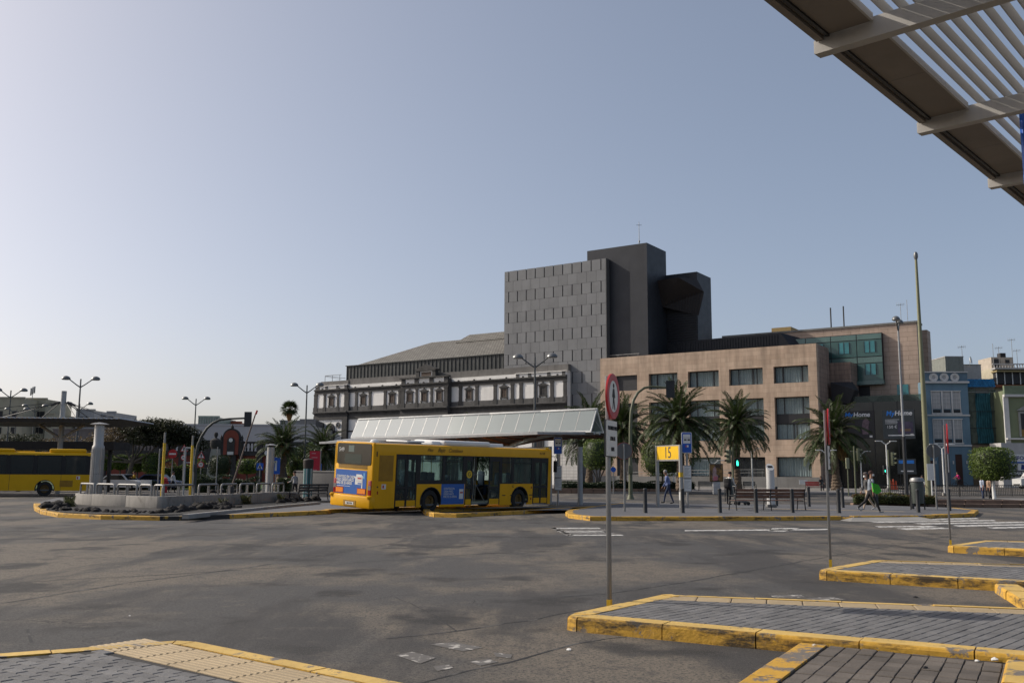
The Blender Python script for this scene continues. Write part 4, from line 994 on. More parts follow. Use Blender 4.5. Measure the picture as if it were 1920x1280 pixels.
for sgn in (-1, 1): MB().tube([(x, sgn * .25, keel(x) - .03) for x in xs], .07, 8).build('keel_beam', steel_p, gc)
for x in (-6.6, -13.2, -1.0): MB().tube([(x, 0, ISZ), (x, 0, 3.0)], .13, 12).build('column', steel_p, gc)
# ------------------------------------------------------------------ cable-stayed steel canopy at the far left
m0 = at(112, 850, 72.0); sc_ = thing('steel_canopy', 'dark corrugated canopy hung from a mast at the far left', 'canopy', (m0.x, m0.y, 0), 0.045)
roofd = mat('corrugated_dark', (.022, .022, .022), .55, .4, var=.25, scale=1.5, streak=.3)
zc = 5.45; x0, x1 = -22.0, 5.7
b = MB(); b.box(x0, x1 - 2.4, -3.6, 3.6, zc - .30, zc - .02); b.prism([(x1 - 2.4, zc - .30), (x1, zc - .06), (x1, zc - .02), (x1 - 2.4, zc - .02)], -3.6, 3.6, 'y'); b.build('roof_deck', roofd, sc_, smooth=0)
cm = MB().prism([(-.09, 0), (-.05, .07), (.05, .07), (.09, 0)], -3.72, 3.72, 'y').mesh('corrugation', [mat('corrugation_pale', (.5, .5, .5), .5, .2)], 0)
k = x0 + .2
while k < x1 - .1: inst(cm, 'corrugation', sc_, (k, 0, zc - .018)); k += .36
MB().tube([(0, 0, 0), (0, 0, 7.7)], .19, 12).build('mast', steel_p, sc_)
for sgn in (-1, 1):
    for dx, dy in ((10.5, -2.5), (7.0, 2.5), (4.0, -2.5), (3.0, 2.5)): MB().tube([(sgn * .2, 0, 6.85), (sgn * dx if sgn < 0 else dx * .52, dy, zc)], .022 if dx > 5 else .035, 6).build('stay_cable', darkm, sc_)
    MB().tube([(sgn * .3, 0, 6.85), (sgn * .9, 0, 6.6)], .09, 8).build('stay_bracket', darkm, sc_)
    MB().tube([(0, 0, 4.1), (sgn * 1.7, 0, zc - .3)], .11, 8).build('brace', steel_p, sc_)
q0 = at(0, 835, 79); fasc = thing('low_canopy', 'long dark fascia of a low platform roof behind the left bus', 'canopy', (q0.x - 8, 79.0, 0))
MB().box(0, 17.4, 0, 3.4, 3.45, 4.12).build('fascia_box', mat('dark_fascia', (.018, .017, .017), .7, var=.2, scale=1), fasc, smooth=0)
for x in (2.5, 9, 16.5): MB().rbox(x - .12, x + .12, 1.4, 1.7, 0, 3.45, .02).build('column', darkm, fasc)
# ------------------------------------------------------------------ street lamps
lampg = mat('lamp_grey', (.10, .105, .105), .5, .3, var=.15, scale=3)
lamph = mat('lamp_head', (.17, .175, .175), .4, .4, var=.12, scale=3)
def lamp(label, px, py_head, d, zb=0.0, ang=0.0, spread=1.25, two_tone=None, sc=1.0):
    p = at(px, py_head, d); h = p.z - zb
    t = thing('street_lamp', label, 'street lamp', (p.x, p.y, zb), ang, 'double-headed street lamps')
    b = MB()
    if two_tone: b.tube([(0, 0, h * two_tone), (0, 0, h - .55)], [.085 * sc, .06 * sc], 10); MB().tube([(0, 0, 0), (0, 0, h * two_tone)], [.13 * sc, .12 * sc], 10).build('lower_shaft', darkm, t)
    else: b.tube([(0, 0, 0), (0, 0, h * .25), (0, 0, h - .2)], [.12 * sc, .10 * sc, .06 * sc], 10)
    b.build('pole', steel_p if two_tone else lampg, t)
    for sgn in (-1, 1):
        a = MB().tube([(0, 0, h - .95), (sgn * .35, 0, h - .72), (sgn * (spread - .2), 0, h - .18)], [.06, .05, .045], 8).build('arm', lampg, t)
        hd = MB(); hd.lathe([(.34, -.06), (.38, -.02), (.34, .10), (.24, .19), (.10, .25), (.01, .26)], 14, (sgn * spread, 0, h - .20), sx=1.05, sy=.8); hd.build('lamp_head', lamph, t)
        MB().lathe([(.30, -.10), (.32, -.055)], 14, (sgn * spread, 0, h - .20), sx=1.05, sy=.8).build('lens', mat('lamp_lens', (.35, .35, .33), .3, var=.05), t)
lamp('tall dark double street lamp rising behind the left vent column', 152, 706, 84, ang=.15)
lamp('double street lamp against pale sky just left of the dark traffic arm', 368, 744, 108)
lamp('double street lamp standing just left of the theatre front', 576, 718, 90, ang=-.1)
lamp('grey double street lamp in front of the theatre and grey tower', 1003, 664, 67, ang=-.25)
lamp('double street lamp at the very left edge of the view', 21, 728, 97, ang=.1)
lamp('smaller far double street lamp above the steel canopy left of the mast', 66, 758, 118)
lamp('far double street lamp between the leftmost lamp and the cable mast', 32, 764, 126)
lamp('far double street lamp just right of the cable mast, lower than the one beside it', 150, 754, 117)
lamp('tall mast lamp with two domed heads before the pink stone office', 1683, 597, 72, ang=1.05, spread=.9, two_tone=.34, sc=1.1)
def ylamp(label, px, py, d, zb):
    p = at(px, py, d); h = p.z - zb; t = thing('park_lamp', label, 'street lamp', (p.x, p.y, zb), group='white forked pedestrian lamps')
    MB().tube([(0, 0, 0), (0, 0, h - .35)], [.075, .06], 10).build('pole', white_p, t); MB().rbox(-.17, .17, -.17, .17, 0, .25, .03).build('base', concrete, t)
    for sgn in (-1, 1):
        MB().tube([(0, 0, h - .4), (sgn * .45, 0, h - .08)], .045, 6).build('arm', white_p, t); MB().rbox(sgn * .72 - .36, sgn * .72 + .36, -.07, .07, h - .07, h + .01, .02).build('lamp_head', white_p, t)
ylamp('white forked lamp in front of the dark glass store by a traffic light', 1661, 826, 96, .3)
ylamp('white forked lamp in front of the blue house', 1766, 832, 80, .1)
ylamp('white forked lamp near the seated person by the travertine corner', 1549, 843, 98, .2)
ylamp('white forked lamp between the third and second palm, near the bins', 1409, 840, 92, .2)
ylamp('white forked lamp behind the advertising panel', 1338, 862, 96, .2)
ylamp('white forked lamp half hidden behind the right palm crown', 1613, 845, 100, .3)
ylamp('thin white lamp over the clipped tree behind the yellow 15 sign', 1262, 846, 97, .2)
p = at(1716, 470, 76); t = thing('flag_mast', 'very tall pale olive mast with a camera dome on top', 'mast', (at(1742, 930, 76).x, 76, 0))
dx = p.x - at(1742, 930, 76).x
MB().tube([(0, 0, 0), (dx * .15, 0, p.z * .35), (dx * .5, 0, p.z - .6)], [.26, .20, .10], 12).build('pole', mat('mast_olive', (.20, .20, .115), .55, var=.12, scale=1, streak=.3), t)
MB().lathe([(.10, -.2), (.17, 0), (.17, .25), (.10, .42), (.02, .46)], 12, (dx * .5, 0, p.z - .55)).build('camera_dome', lamph, t)
# ------------------------------------------------------------------ pedestrian prohibition signs
def walker_shape():
    return [[(0.0 + .052 * math.cos(a), .27 + .058 * math.sin(a)) for a in [2 * math.pi * k / 12 for k in range(12)]],
            [(-.055, .19), (.045, .20), (.075, .10), (.115, -.02), (.095, -.04), (.045, .06), (.035, -.06), (.075, -.20), (.12, -.34), (.085, -.35), (.025, -.20), (-.012, -.09), (-.045, -.20), (-.075, -.33), (-.105, -.32), (-.075, -.18), (-.05, -.02), (-.045, .07), (-.10, -.03), (-.12, -.01), (-.09, .10)]]
def ped_sign(label, base, rz, zc, r, plate=True, lean=0.0):
    t = thing('prohibition_sign', label, 'sign', base, rz, 'no-pedestrian signs on the bay islands'); t.rotation_euler = (0, lean, rz)
    MB().rbox(-.035, .035, .02, .065, 0, zc + r * .9 - base[2], .006).build('post', galv, t); MB().box(-.037, .037, .018, .067, .0, .14).build('post_foot', yel_p, t, smooth=0)
    M = Matrix.Translation((0, 0, zc - base[2])) @ Matrix.Rotation(math.pi / 2, 4, 'X')
    d = MB(); d.lathe([(.001, .006), (r, .006), (r, .030), (r * .985, .034), (r * .70, .034), (r * .70, .026), (.001, .026)], 40, M=M); d.build('disc', red_p, t)
    MB().lathe([(.001, .026), (r * .69, .026), (r * .69, .031), (.001, .031)], 36, M=M).build('field', plate_w, t)
    b = MB()
    for poly in walker_shape(): b.prism([(x * r / .5 * .86, y * r / .5 * .86 + 0.0) for x, y in poly], -.036, -.030, 'y', M=Matrix.Translation((0, 0, zc - base[2])))
    b.build('pedestrian_symbol', ink, t, smooth=0)
    if plate:
        z1 = zc - r - .02 - base[2]; pl = MB().box(-.20, .20, -.014, .012, z1 - .42, z1).build('text_plate', plate_w, t, smooth=0); MB().box(-.21, .21, .012, .03, z1 - .43, z1 + .01).build('plate_frame', darkm, pl, smooth=0)
        for k, s_ in enumerate(('PROHIBIDO PASO', 'ZONA DE', 'BUSES')): text(s_, .068, ink, pl, tr(0, -.017, z1 - .09 - k * .125), xs=.72)
g1 = gr(1145, 1128, .1)
ped_sign('large no-pedestrian sign with text plate at the nearest bay island', (g1.x, g1.y - .25, .02), rad(68), at(1145, 743, g1.y - .25).z, .275)
p = gr(1562, 1058, .05); ped_sign('edge-on no-pedestrian sign at the back of the middle bay island', (p.x, p.y, 0), rad(69.5), at(1557, 812, p.y).z + .12, .33, lean=-.012)
p = gr(1786, 1019, .05); ped_sign('edge-on no-pedestrian sign by the farthest bay island at the right', (p.x, p.y, 0), rad(66.2), at(1787, 822, p.y).z + .0, .36)
def round_back(label, px, py, d, r, zb, red=True):
    p = at(px, py, d); t = thing('road_sign', label, 'sign', (p.x, p.y, zb))
    MB().tube([(0, -.03, 0), (0, -.03, p.z - zb + r * .8)], .04, 8).build('post', galv, t); M = Matrix.Translation((0, 0, p.z - zb)) @ Matrix.Rotation(-math.pi / 2, 4, 'X') @ Matrix.Rotation(.0, 4, 'Z')
    MB().lathe([(.001, .0), (r, .0), (r, .03), (.001, .03)], 28, M=M).build('disc_back', mat('sign_back_grey', (.12, .12, .12), .55, .3, var=.1), t)
    if red: MB().lathe([(r - .02, .03), (r + .014, .03), (r + .014, .05), (r - .02, .05)], 28, M=M).build('rim', red_p, t)
round_back('grey back of a round red-rimmed road sign left of the yellow 15 frame', 1170, 845, 39.6, .34, ISZ)
round_back('pale grey back of a round road sign in front of the blue house', 1750, 845, 44.9, .33, 0, False)
# ------------------------------------------------------------------ numbered bay frames and bus stop flags
def bay_frame(label, pl_, pr_, num, ztop, zlow):
    d = pr_ - pl_; ln = Vector((d.x, d.y)).length; t = thing('bay_sign', label, 'sign', (pl_.x, pl_.y, ISZ), math.atan2(d.y, d.x), 'yellow bay number frames')
    for x in (0, ln): MB().box(x - .05, x + .05, -.07, .07, 0, ztop - ISZ).build('post', alum, t, smooth=0)
    MB().box(.05, ln - .05, -.05, .05, ztop - ISZ - .05, ztop - ISZ).build('top_bar', alum, t, smooth=0); MB().box(.05, ln - .05, -.05, .05, zlow - ISZ - .07, zlow - ISZ).build('lower_bar', alum, t, smooth=0)
    b_ = MB().box(.06, ln - .06, -.045, .045, zlow - ISZ, ztop - ISZ - .05).build('number_board', mat('board_yellow', (.78, .47, .012), .45, var=.06, scale=2), t, smooth=0)
    text(num, (ztop - zlow) * 1.12, mat('number_ink', (.03, .035, .06), .5), b_, tr(ln / 2, -.049, (ztop + zlow) / 2 - ISZ - .04), xs=.8)
    for x in (.12, ln - .12): MB().lathe([(.012, 0), (.012, .008)], 8, M=tr(x, -.045, ztop - ISZ - .13) @ Matrix.Rotation(math.pi / 2, 4, 'X')).build('bolt', darkm, b_)
    return t
s15 = bay_frame('silver frame with a yellow board numbered 15 on the platform', gr(1233.5, 949, ISZ), gr(1277.5, 951.5, ISZ), '15', 3.04, 2.37)
l15 = (gr(1277.5, 951.5, ISZ) - gr(1233.5, 949, ISZ)).length; MB().box(l15 - .06, l15 + .06, -.08, .08, 1.40, 1.62).build('yellow_collar', yel_p, s15, smooth=0); MB().box(l15 + .05, l15 + .24, -.15, -.07, .35, .72).build('white_box', plate_w, s15, smooth=0)
bay_frame('silver frame with a yellow board numbered 16 behind the parked bus', Vector((.72, 51.0, 0)), Vector((2.0, 49.0, 0)), '16', 3.06, 2.40)
def stop_flag(label, px, d, ytop, ybot, rz=0.0):
    p = at(px, ytop, d); q = at(px, ybot, d); h = p.z - q.z; t = thing('bus_stop_flag', label, 'sign', (p.x, p.y, ISZ), rz, 'blue bus stop flags')
    zt_, zb_ = p.z - ISZ, q.z - ISZ; w_ = h * .50
    MB().tube([(0, .05, 0), (0, .05, zt_ - .1)], .05, 10).build('post', alum, t)
    b = MB(); b.prism([(x - w_ / 2, z + zb_) for x, z in rrect(w_, h, .06)], -.03, .0, 'y'); b.build('border', white_p, t)
    b = MB(); b.prism([(x - w_ / 2 + .025, z + zb_ + .025) for x, z in rrect(w_ - .05, h - .05, .05)], -.036, -.03, 'y'); fl = b.build('flag', blue_p, t)
    MB().box(-w_ * .36, w_ * .36, -.041, -.036, zb_ + h * .46, zb_ + h * .90).build('white_field', plate_w, fl, smooth=0)
    b = MB()
    for x in (-.13, .04): b.rbox(x * w_ / .5, (x + .12) * w_ / .5, -.046, -.041, zb_ + h * .60, zb_ + h * .67, .002)
    b.box(-.17 * w_ / .5, .18 * w_ / .5, -.046, -.041, zb_ + h * .73, zb_ + h * .745); b.build('bus_symbol', ink, fl, smooth=0)
    MB().box(w_ * .0, w_ * .16, -.041, -.036, zb_ + h * .28, zb_ + h * .38).build('small_logo', plate_w, fl, smooth=0); MB().box(-w_ * .12, w_ * -.02, -.041, -.036, zb_ + h * .28, zb_ + h * .37).build('small_logo', red_p, fl, smooth=0)
    for a, c in ((.62, 1.18), (1.22, 1.80)):
        bx_ = MB().rbox(-.19, .19, -.05, .0, zb_ - c, zb_ - a + .05, .02).build('timetable_case', alum, t); MB().box(-.16, .16, -.054, -.05, zb_ - c + .05, zb_ - a - .0).build('timetable', plate_w, bx_, smooth=0)
        for k in range(7): MB().box(-.13, .13 - .05 * (k % 3), -.056, -.054, zb_ - a - .08 - k * .055, zb_ - a - .065 - k * .055).build('print_line', steel_p, bx_, smooth=0)
stop_flag('blue bus stop flag with timetables beside the yellow 15 board', 1287, 44.6, 810, 849)
stop_flag('blue bus stop flag with timetables beside the front of the parked bus', 1046, 47.6, 819, 851)
# ------------------------------------------------------------------ bollards, benches, bins
bolm = mat('bollard_iron', (.030, .031, .033), .55, .3, var=.2, scale=4)
def bollard(label, px, py, z=ISZ):
    p = gr(px, py, z); t = thing('bollard', label, 'bollard', p, 0, 'dark iron bollards on the platform')
    MB().lathe([(.10, 0), (.085, .03), (.075, .88), (.075, .90)], 12).build('shaft', bolm, t); MB().lathe([(.082, .895), (.085, .92), (.07, .95), (.02, .965)], 12).build('cap', bolm, t)
for l, px, py in (('dark bollard standing left of the yellow 15 frame', 1210, 961), ('dark bollard in front of the right post of the 15 frame', 1280, 961), ('dark bollard between the bus stop flag and the bench', 1350, 960.5), ('dark bollard in front of the left half of the wooden bench', 1418, 960.5), ('dark bollard in front of the right half of the wooden bench', 1486, 960.5),
                  ('dark bollard standing just right and behind the bench', 1517, 949), ('dark bollard right of the edge-on sign pole, nearest the kerb', 1573, 961), ('dark bollard behind the one right of the edge-on sign pole', 1580.5, 951), ('dark bollard behind the two walking people', 1644, 950), ('dark bollard left of the green bin', 1711, 953.5), ('dark bollard directly in front of the green bin', 1722, 960), ('dark bollard by the kerb left of the farthest sign pole', 1780, 957), ('short dark bollard behind the white pillar', 1456, 948)): bollard(l, px, py)
iron = mat('cast_iron', (.022, .022, .024), .6, .3, var=.2, scale=4)
def bench(label, loc, rz, ln, bays, m, back_only=False, face=1):
    t = thing('bench', label, 'bench', loc, rz)
    xs_ = [ln * k / bays for k in range(bays + 1)]
    for k in range(bays):
        a, c = xs_[k] + .02, xs_[k + 1] - .02
        for z, y in ((.52, -.02), (.66, -.045), (.80, -.07)): MB().rbox(a, c, y - .018, y + .018, z, z + .115, .008).build('back_slat', m, t)
        for y in (.06, .19, .32, .45): MB().rbox(a, c, y, y + .11, .40, .435, .008).build('seat_slat', m, t)
    for x in xs_:
        f = bpy.data.objects.new('leg_frame', None); COL.objects.link(f); f.parent = t; f.location = (x, 0, 0)
        MB().tube([(0, -.12, 0), (0, -.03, .40), (0, -.10, .92)], .026, 6).build('back_leg', iron, f); MB().tube([(0, .58, 0), (0, .50, .40)], .026, 6).build('front_leg', iron, f); MB().tube([(0, -.03, .40), (0, .52, .40)], .024, 6).build('seat_bearer', iron, f)
        MB().tube([(0, -.06, .66), (0, .25, .64), (0, .52, .62), (0, .53, .42)], .02, 6).build('armrest', iron, f)
p = gr(1379, 956.5, ISZ); q = gr(1508, 956.0, ISZ)
bench('brown wooden slatted bench on the platform seen from behind', p, math.atan2(q.y - p.y, q.x - p.x), (q - p).length, 2, wood)
p = gr(558, 940.5, ISZ); q = gr(612, 938.5, ISZ)
bench('dark slatted metal bench at the left behind the bus tail', p, math.atan2(q.y - p.y, q.x - p.x), (q - p).length, 3, mat('dark_slat', (.045, .045, .047), .6, var=.2))
for lbl, px0, px1, d, m in (('far dark bench on the pavement left of the advertising panel', 1310, 1336, 93, concrete_d), ('far dark bench on the pavement behind the wooden bench', 1394, 1416, 93, concrete_d), ('red-backed bench with a person seated by the travertine wall', 1511, 1541, 97, red_p)):
    p, q = at(px0, 915, d), at(px1, 915, d); bench(lbl, (q.x, q.y, .2), math.pi, q.x - p.x, 1, m)
def bin_(label, px, py, z, r, h, m, legs=True):
    p = gr(px, py, z); t = thing('litter_bin', label, 'bin', p); k = .28 if legs else 0
    MB().lathe([(r * .82, k), (r, h * .82), (r * .96, h * .86)], 18).build('body', m, t); MB().lathe([(r * 1.06, h * .88), (r * 1.08, h * .92), (r * .9, h), (r * .5, h * 1.02)], 18).build('lid', galv, t)
    MB().lathe([(r * .9, h * .84), (r * .9, h * .9)], 14).build('opening', black, t)
    if legs:
        for s_ in (-1, 1): MB().tube([(s_ * r * 1.05, .05, 0), (s_ * r * 1.05, .05, h * .8)], .03, 8).build('post', darkm, t)
bin_('dark green litter bin on posts near the low hedge', 1722, 955, ISZ, .30, 1.42, mat('bin_green', (.045, .055, .048), .5, var=.12))
bin_('grey-green litter bin behind the person with the backpack', 1369, 940, ISZ, .26, 1.35, mat('bin_grey', (.06, .07, .065), .5, var=.12), True)
p = gr(1446, 950.5, ISZ); t = thing('ticket_pillar', 'white cylindrical pillar with a slanted top behind the wooden bench', 'pillar', p)
h = at(1443, 873, p.y).z - ISZ; r = .19; b = MB(); n = 20
for k in range(n): a = 2 * math.pi * k / n; b.v.append((r * math.cos(a), r * math.sin(a), .12))
for k in range(n): a = 2 * math.pi * k / n; b.v.append((r * math.cos(a), r * math.sin(a), h - .05 + .16 * math.sin(a)))
for k in range(n): b.f.append([k, (k + 1) % n, n + (k + 1) % n, n + k]); b.m.append(0)
b.f.append([n + k for k in range(n)]); b.m.append(0); sh = b.build('shaft', mat('pillar_white', (.50, .50, .49), .5, var=.06, streak=.2), t)
MB().rbox(-.22, .22, -.2, .2, 0, .14, .03).build('base', concrete_d, t); MB().box(-.11, .11, -.06, .08, -.004, .01, M=Matrix.Translation((0, 0, h - .045)) @ Matrix.Rotation(math.atan2(.16, .19), 4, 'X')).build('top_plate', ink, sh, smooth=0)
# ------------------------------------------------------------------ far ground: theatre square and rising street
sq_m = mat('square_paving', (.20, .19, .18), .85, var=.15, scale=.6, bump=.2, fine=.2)
slab('theatre_square', [(4.0, 86.5), (22, 84.0), (36, 86), (47, 100), (60, 125), (40, 160), (-60, 190), (-46, 150), (-2, 100)], .2, sq_m, 'pale paved square in front of the theatre')
b = MB(); b.add([(26, 74, .004), (95, 66, .004), (95, 96, .45), (44, 96, .22), (46, 122, .55), (120, 122, .95), (120, 60, .004)], [(0, 6, 1), (0, 1, 2, 3), (3, 2, 5, 4), (1, 6, 5, 2)])
tag(b.build('street', asphalt, smooth=0), 'asphalt street rising to the houses at the right', kind='structure')
b = MB(); b.add([(24, 69.5, .01), (80, 60, .012), (84, 68.5, .012), (27, 78, .06)], [(0, 1, 2, 3)])
tag(b.build('pavement', sq_m, smooth=0, fix=False), 'pale pavement strip behind the black railing on the right', kind='structure')
# raised brick-edged planting strip before the theatre
brickk = mat('brown_kerb', (.17, .115, .085), .85, var=.25, scale=2, bump=.3, rnd=.12, fine=.3)
ps = thing('planting_strip', 'long raised planting strip with brown block kerb before the theatre', 'planter', (3.4, 86.0, 0))
b = MB(); b.box(-16, 11.5, .2, 4.6, .0, .40); b.build('soil', soil, ps, smooth=0)
kb = MB().rbox(0, .96, -.12, .2, 0, .20, .02).mesh('kerb_block', brickk, 0); kc = MB().rbox(0, .96, .0, .3, .20, .44, .02).mesh('coping_block', brickk, 0)
for k in range(-16, 18):
    inst(kb, 'kerb_block', ps, (k * 1.0, -.05 * (k > 11) * 0, 0));
    if k < 12: inst(kc, 'coping_block', ps, (k * 1.0, 0, 0))
# ------------------------------------------------------------------ theatre block
def fth(name, label, cat): return thing(name, label, cat, fp(0, 0, 0), FACE_ROT)
def fb(b, s0, s1, o0, o1, z0, z1, mi=0): return b.box(-s1, -s0, -o1, -o0, z0, z1, mi)
trav = blocks('travertine', (.485, .365, .27), (.43, .315, .23), (.29, .21, .155), 1.25, .62, .012, rot=FACE_ROT, streak=.22)
trav2 = blocks('travertine_shaded', (.30, .215, .17), (.25, .175, .135), (.13, .10, .08), 1.25, .62, .02, rot=FACE_ROT, streak=.25)  # darker copy of the travertine, shade of the right side painted in
basec = mat('grey_plinth', (.20, .195, .185), .85, var=.15, scale=.5, streak=.5, fine=.2)
curtain = mat('curtain', (.55, .60, .61), .9, var=.08, scale=2)
winm = mat('window_bronze', (.03, .03, .032), .5, .3, var=.1)
gl_off = glass('office_glass', (.86, .90, .90), .16)
room = mat('dark_room', (.02, .022, .024), .9, var=.2)
tb = fth('travertine_building', 'travertine office block with deep windows and pale curtains behind the palms', 'building')
COLS = [(.75, 5.25), (6.7, 11.3), (12.75, 17.2), (18.75, 23.1), (24.9, 28.25)]
Z = [(1.55, 4.1), (6.28, 11.75), (13.55, 15.75)]
SL, SR, TOP = 30.8, -.35, 18.43
def edge(lst): return [SR] + [v for c in lst for v in c] + [SL]
for z0_, z1_ in ((4.1, 6.28), (11.75, 13.55), (15.75, TOP)): b = MB(); fb(b, SR, SL, -.8, 0, z0_, z1_); b.build('facade_band', trav, tb, smooth=0)
b = MB(); fb(b, SR, SL, -.8, 0.02, .1, 1.55); b.build('plinth', basec, tb, smooth=0)
for (z0_, z1_) in Z:
    e = edge(COLS)
    for k in range(0, len(e), 2): b = MB(); fb(b, e[k], e[k + 1], -.8, 0, z0_, z1_); b.build('pier', trav, tb, smooth=0)
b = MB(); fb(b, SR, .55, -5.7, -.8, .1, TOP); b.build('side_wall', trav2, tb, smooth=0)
b = MB(); fb(b, .55, SL, -26, -1.9, .1, TOP - .02); b.build('core', room, tb, smooth=0)
b = MB(); fb(b, .55, SL, -26, -.8, TOP - .3, TOP - .05); b.build('roof', basec, tb, smooth=0)
def curtain_mesh(b, x0, x1, y, z0_, z1_):
    n = max(6, int((x1 - x0) / .16)); pts = [(x0 + (x1 - x0) * k / n, y + (.05 if k % 2 else -.05) + random.uniform(-.03, .03)) for k in range(n + 1)]
    for a, c in zip(pts, pts[1:]): b.quad((a[0], a[1], z0_), (c[0], c[1], z0_), (c[0], c[1], z1_), (a[0], a[1], z1_))
def office_window(s0, s1, z0_, z1_, curt, mull, parent):
    w_ = bpy.data.objects.new('window', None); COL.objects.link(w_); w_.parent = parent; b = MB(); y = .66; f = .10
    x0, x1 = -s1, -s0
    for (a, c, e, g) in ((x0, x1, z0_, z0_ + f), (x0, x1, z1_ - f, z1_), (x0, x0 + f, z0_ + f, z1_ - f), (x1 - f, x1, z0_ + f, z1_ - f)): b.box(a, c, y - .05, y + .07, e, g)
    for m_ in mull: xx = x0 + (x1 - x0) * m_; b.box(xx - .05, xx + .05, y - .04, y + .06, z0_ + f, z1_ - f)
    b.build('frame', winm, w_, smooth=0)
    ms = [0] + list(mull) + [1]
    for a, c in zip(ms, ms[1:]): MB().box(x0 + (x1 - x0) * a + .05, x0 + (x1 - x0) * c - .05, y, y + .02, z0_ + f, z1_ - f).build('pane', gl_off, w_, smooth=0)
    if curt:
        b = MB()
        for a, c in curt: curtain_mesh(b, x0 + (x1 - x0) * a, x0 + (x1 - x0) * c, y + .16, z0_ + .03, z1_ - .03)
        b.build('curtain', curtain, w_, smooth=0, fix=False)
for i, (a, c) in enumerate(COLS):
    if i < 4:
        office_window(a, c, *Z[2], [(0, .2), (.26, .78), (.8, 1)] if i != 1 else [(0, .3), (.3, .62), (.7, 1)], (.24, .78), tb)
        office_window(a, c, 9.5, Z[1][1], [(0, .97)], (.24, .78), tb); office_window(a, c, Z[1][0], 8.38, [(0, .28), (.3, .55), (.6, 1)], (.5,), tb)
        b = MB(); fb(b, a, c, -.74, -.5, 8.38, 9.5); b.build('spandrel', winm, tb, smooth=0)
        if i != 1: office_window(a, c, *Z[0], [(0, 1)], (), tb)
        else: office_window(a, c, *Z[0], [], (.3, .65), tb)
    else:
        for z0_, z1_ in Z: b = MB(); fb(b, a, c, -.5, -.3, z0_, z1_); b.build('shutter', mat('shutter_dark', (.035, .035, .038), .6, var=.15), tb, smooth=0)
    for z0_, z1_ in Z: b = MB(); fb(b, a, c, -.8, -.02, z0_ - .0, z0_ + .02); b.build('sill', basec, tb, smooth=0)
# handrail of the ramp along the plinth
b = MB()
for z in (2.1, 2.5): b.tube([(-26, -1.2, z - .5), (-20, -1.2, z - .2), (-6.5, -1.2, z)], .03, 6)
for k in range(12): b.tube([(-26 + k * 1.75, -1.2, 1.0), (-26 + k * 1.75, -1.2, 2.3)], .02, 6)
b.build('handrail', galv, tb)
# stepped second volume with the slanting dark bay on the right side
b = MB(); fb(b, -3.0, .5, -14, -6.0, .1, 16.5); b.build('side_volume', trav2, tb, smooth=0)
anth = mat('anthracite', (.028, .028, .032), .55, .2, var=.12, scale=.8, streak=.25)
b = MB(); b.add([(.8, 6.0, 10.9), (3.0, 6.0, 10.6), (3.9, 6.4, 12.6), (3.1, 6.2, 13.9), (.8, 6.0, 13.7), (.8, 4.6, 11.4), (3.0, 4.6, 10.9), (3.8, 4.4, 12.7), (.8, 4.4, 13.8)], [(0, 1, 2, 3, 4), (5, 6, 7, 8), (0, 5, 6, 1), (1, 6, 7, 2), (2, 7, 8, 4, 3), (4, 8, 5, 0)]); b.build('slanted_bay', anth, tb, smooth=0)
# pleated dark roof box
b = MB(); b.add([(-30, 8, 18.3), (-4.6, 8, 18.3), (-3.0, 9, 18.3), (-30, 8, 21.1), (-6.8, 8, 21.4), (-4.6, 10, 20.7), (-30, 20, 18.3), (-3.0, 20, 18.3), (-30, 20, 21.1), (-6.8, 20, 21.4)], [(0, 1, 4, 3), (1, 2, 5, 4), (2, 7, 5), (7, 9, 4, 5), (3, 4, 9, 8), (0, 3, 8, 6), (6, 8, 9, 7)]); rf = b.build('roof_volume', anth, tb, smooth=0)
pm = MB().box(-.06, .06, 7.9, 8.02, 18.35, 21.1).mesh('pleat', anth, 0)
for k in range(56): inst(pm, 'pleat', rf, (-29.5 + k * .405, 0, 0))
b = MB(); fb(b, 27, 30.2, -1.2, -1.1, 18.4, 18.5); b.tube([(-30.2, 1.0, 18.9), (-25, 1.0, 18.9)], .05, 6)
for k in range(4): b.tube([(-30 + k * 1.6, 1.0, 18.4), (-30 + k * 1.6, 1.0, 18.9)], .03, 6)
b.build('roof_rail', galv, tb)
yb_ = mat('ochre_render', (.35, .25, .11), .85, var=.12)
b = MB(); fb(b, 12.1, 15.3, -34, -30, 17, 25.6); tag(b.build('roof_tower', yb_, None, fp(0, 0, 0), FACE_ROT, smooth=0), 'small ochre roof turret above the dark pleated roof', 'building')
# grey tower of the theatre: panel wall, dark blocks, hood
gp = mat('grey_stone_panel', (.205, .208, .213), .8, var=.10, scale=.35, rnd=.085, fine=.12, streak=.22)
gpd = mat('grey_core', (.012, .012, .013), .9, var=.1)
gt = fth('grey_tower', 'tall grey panelled stage tower with dark blocks and a slanted hood', 'building')
b = MB(); fb(b, 30.12, 48.1, -1.5, -.82, .1, 33.3); b.build('panel_backing', gpd, gt, smooth=0)
b = MB(); fb(b, 34, 47.9, -15, -1.5, .1, 32.8); fb(b, 30.1, 34, -15, -9, .1, 32.8); b.build('core', mat('tower_flank', (.13, .127, .122), .8, var=.1), gt, smooth=0)
b = MB(); fb(b, 30.02, 30.12, -1.6, -.6, 18.0, 33.38); b.build('edge_return', mat('panel_edge_shaded', (.10, .098, .095), .8, var=.1), gt, smooth=0)  # panel grey darkened here, the right side's shadow is in the colour
def panel(w_, h_): return MB().box(-w_, 0, .6, .80, 0, h_).mesh('panel', gp, 0)
RH, CW = 1.66, 1.645; pa = panel(CW - .17, RH - .03); pb = panel(CW - .03, RH - .03); half = {}
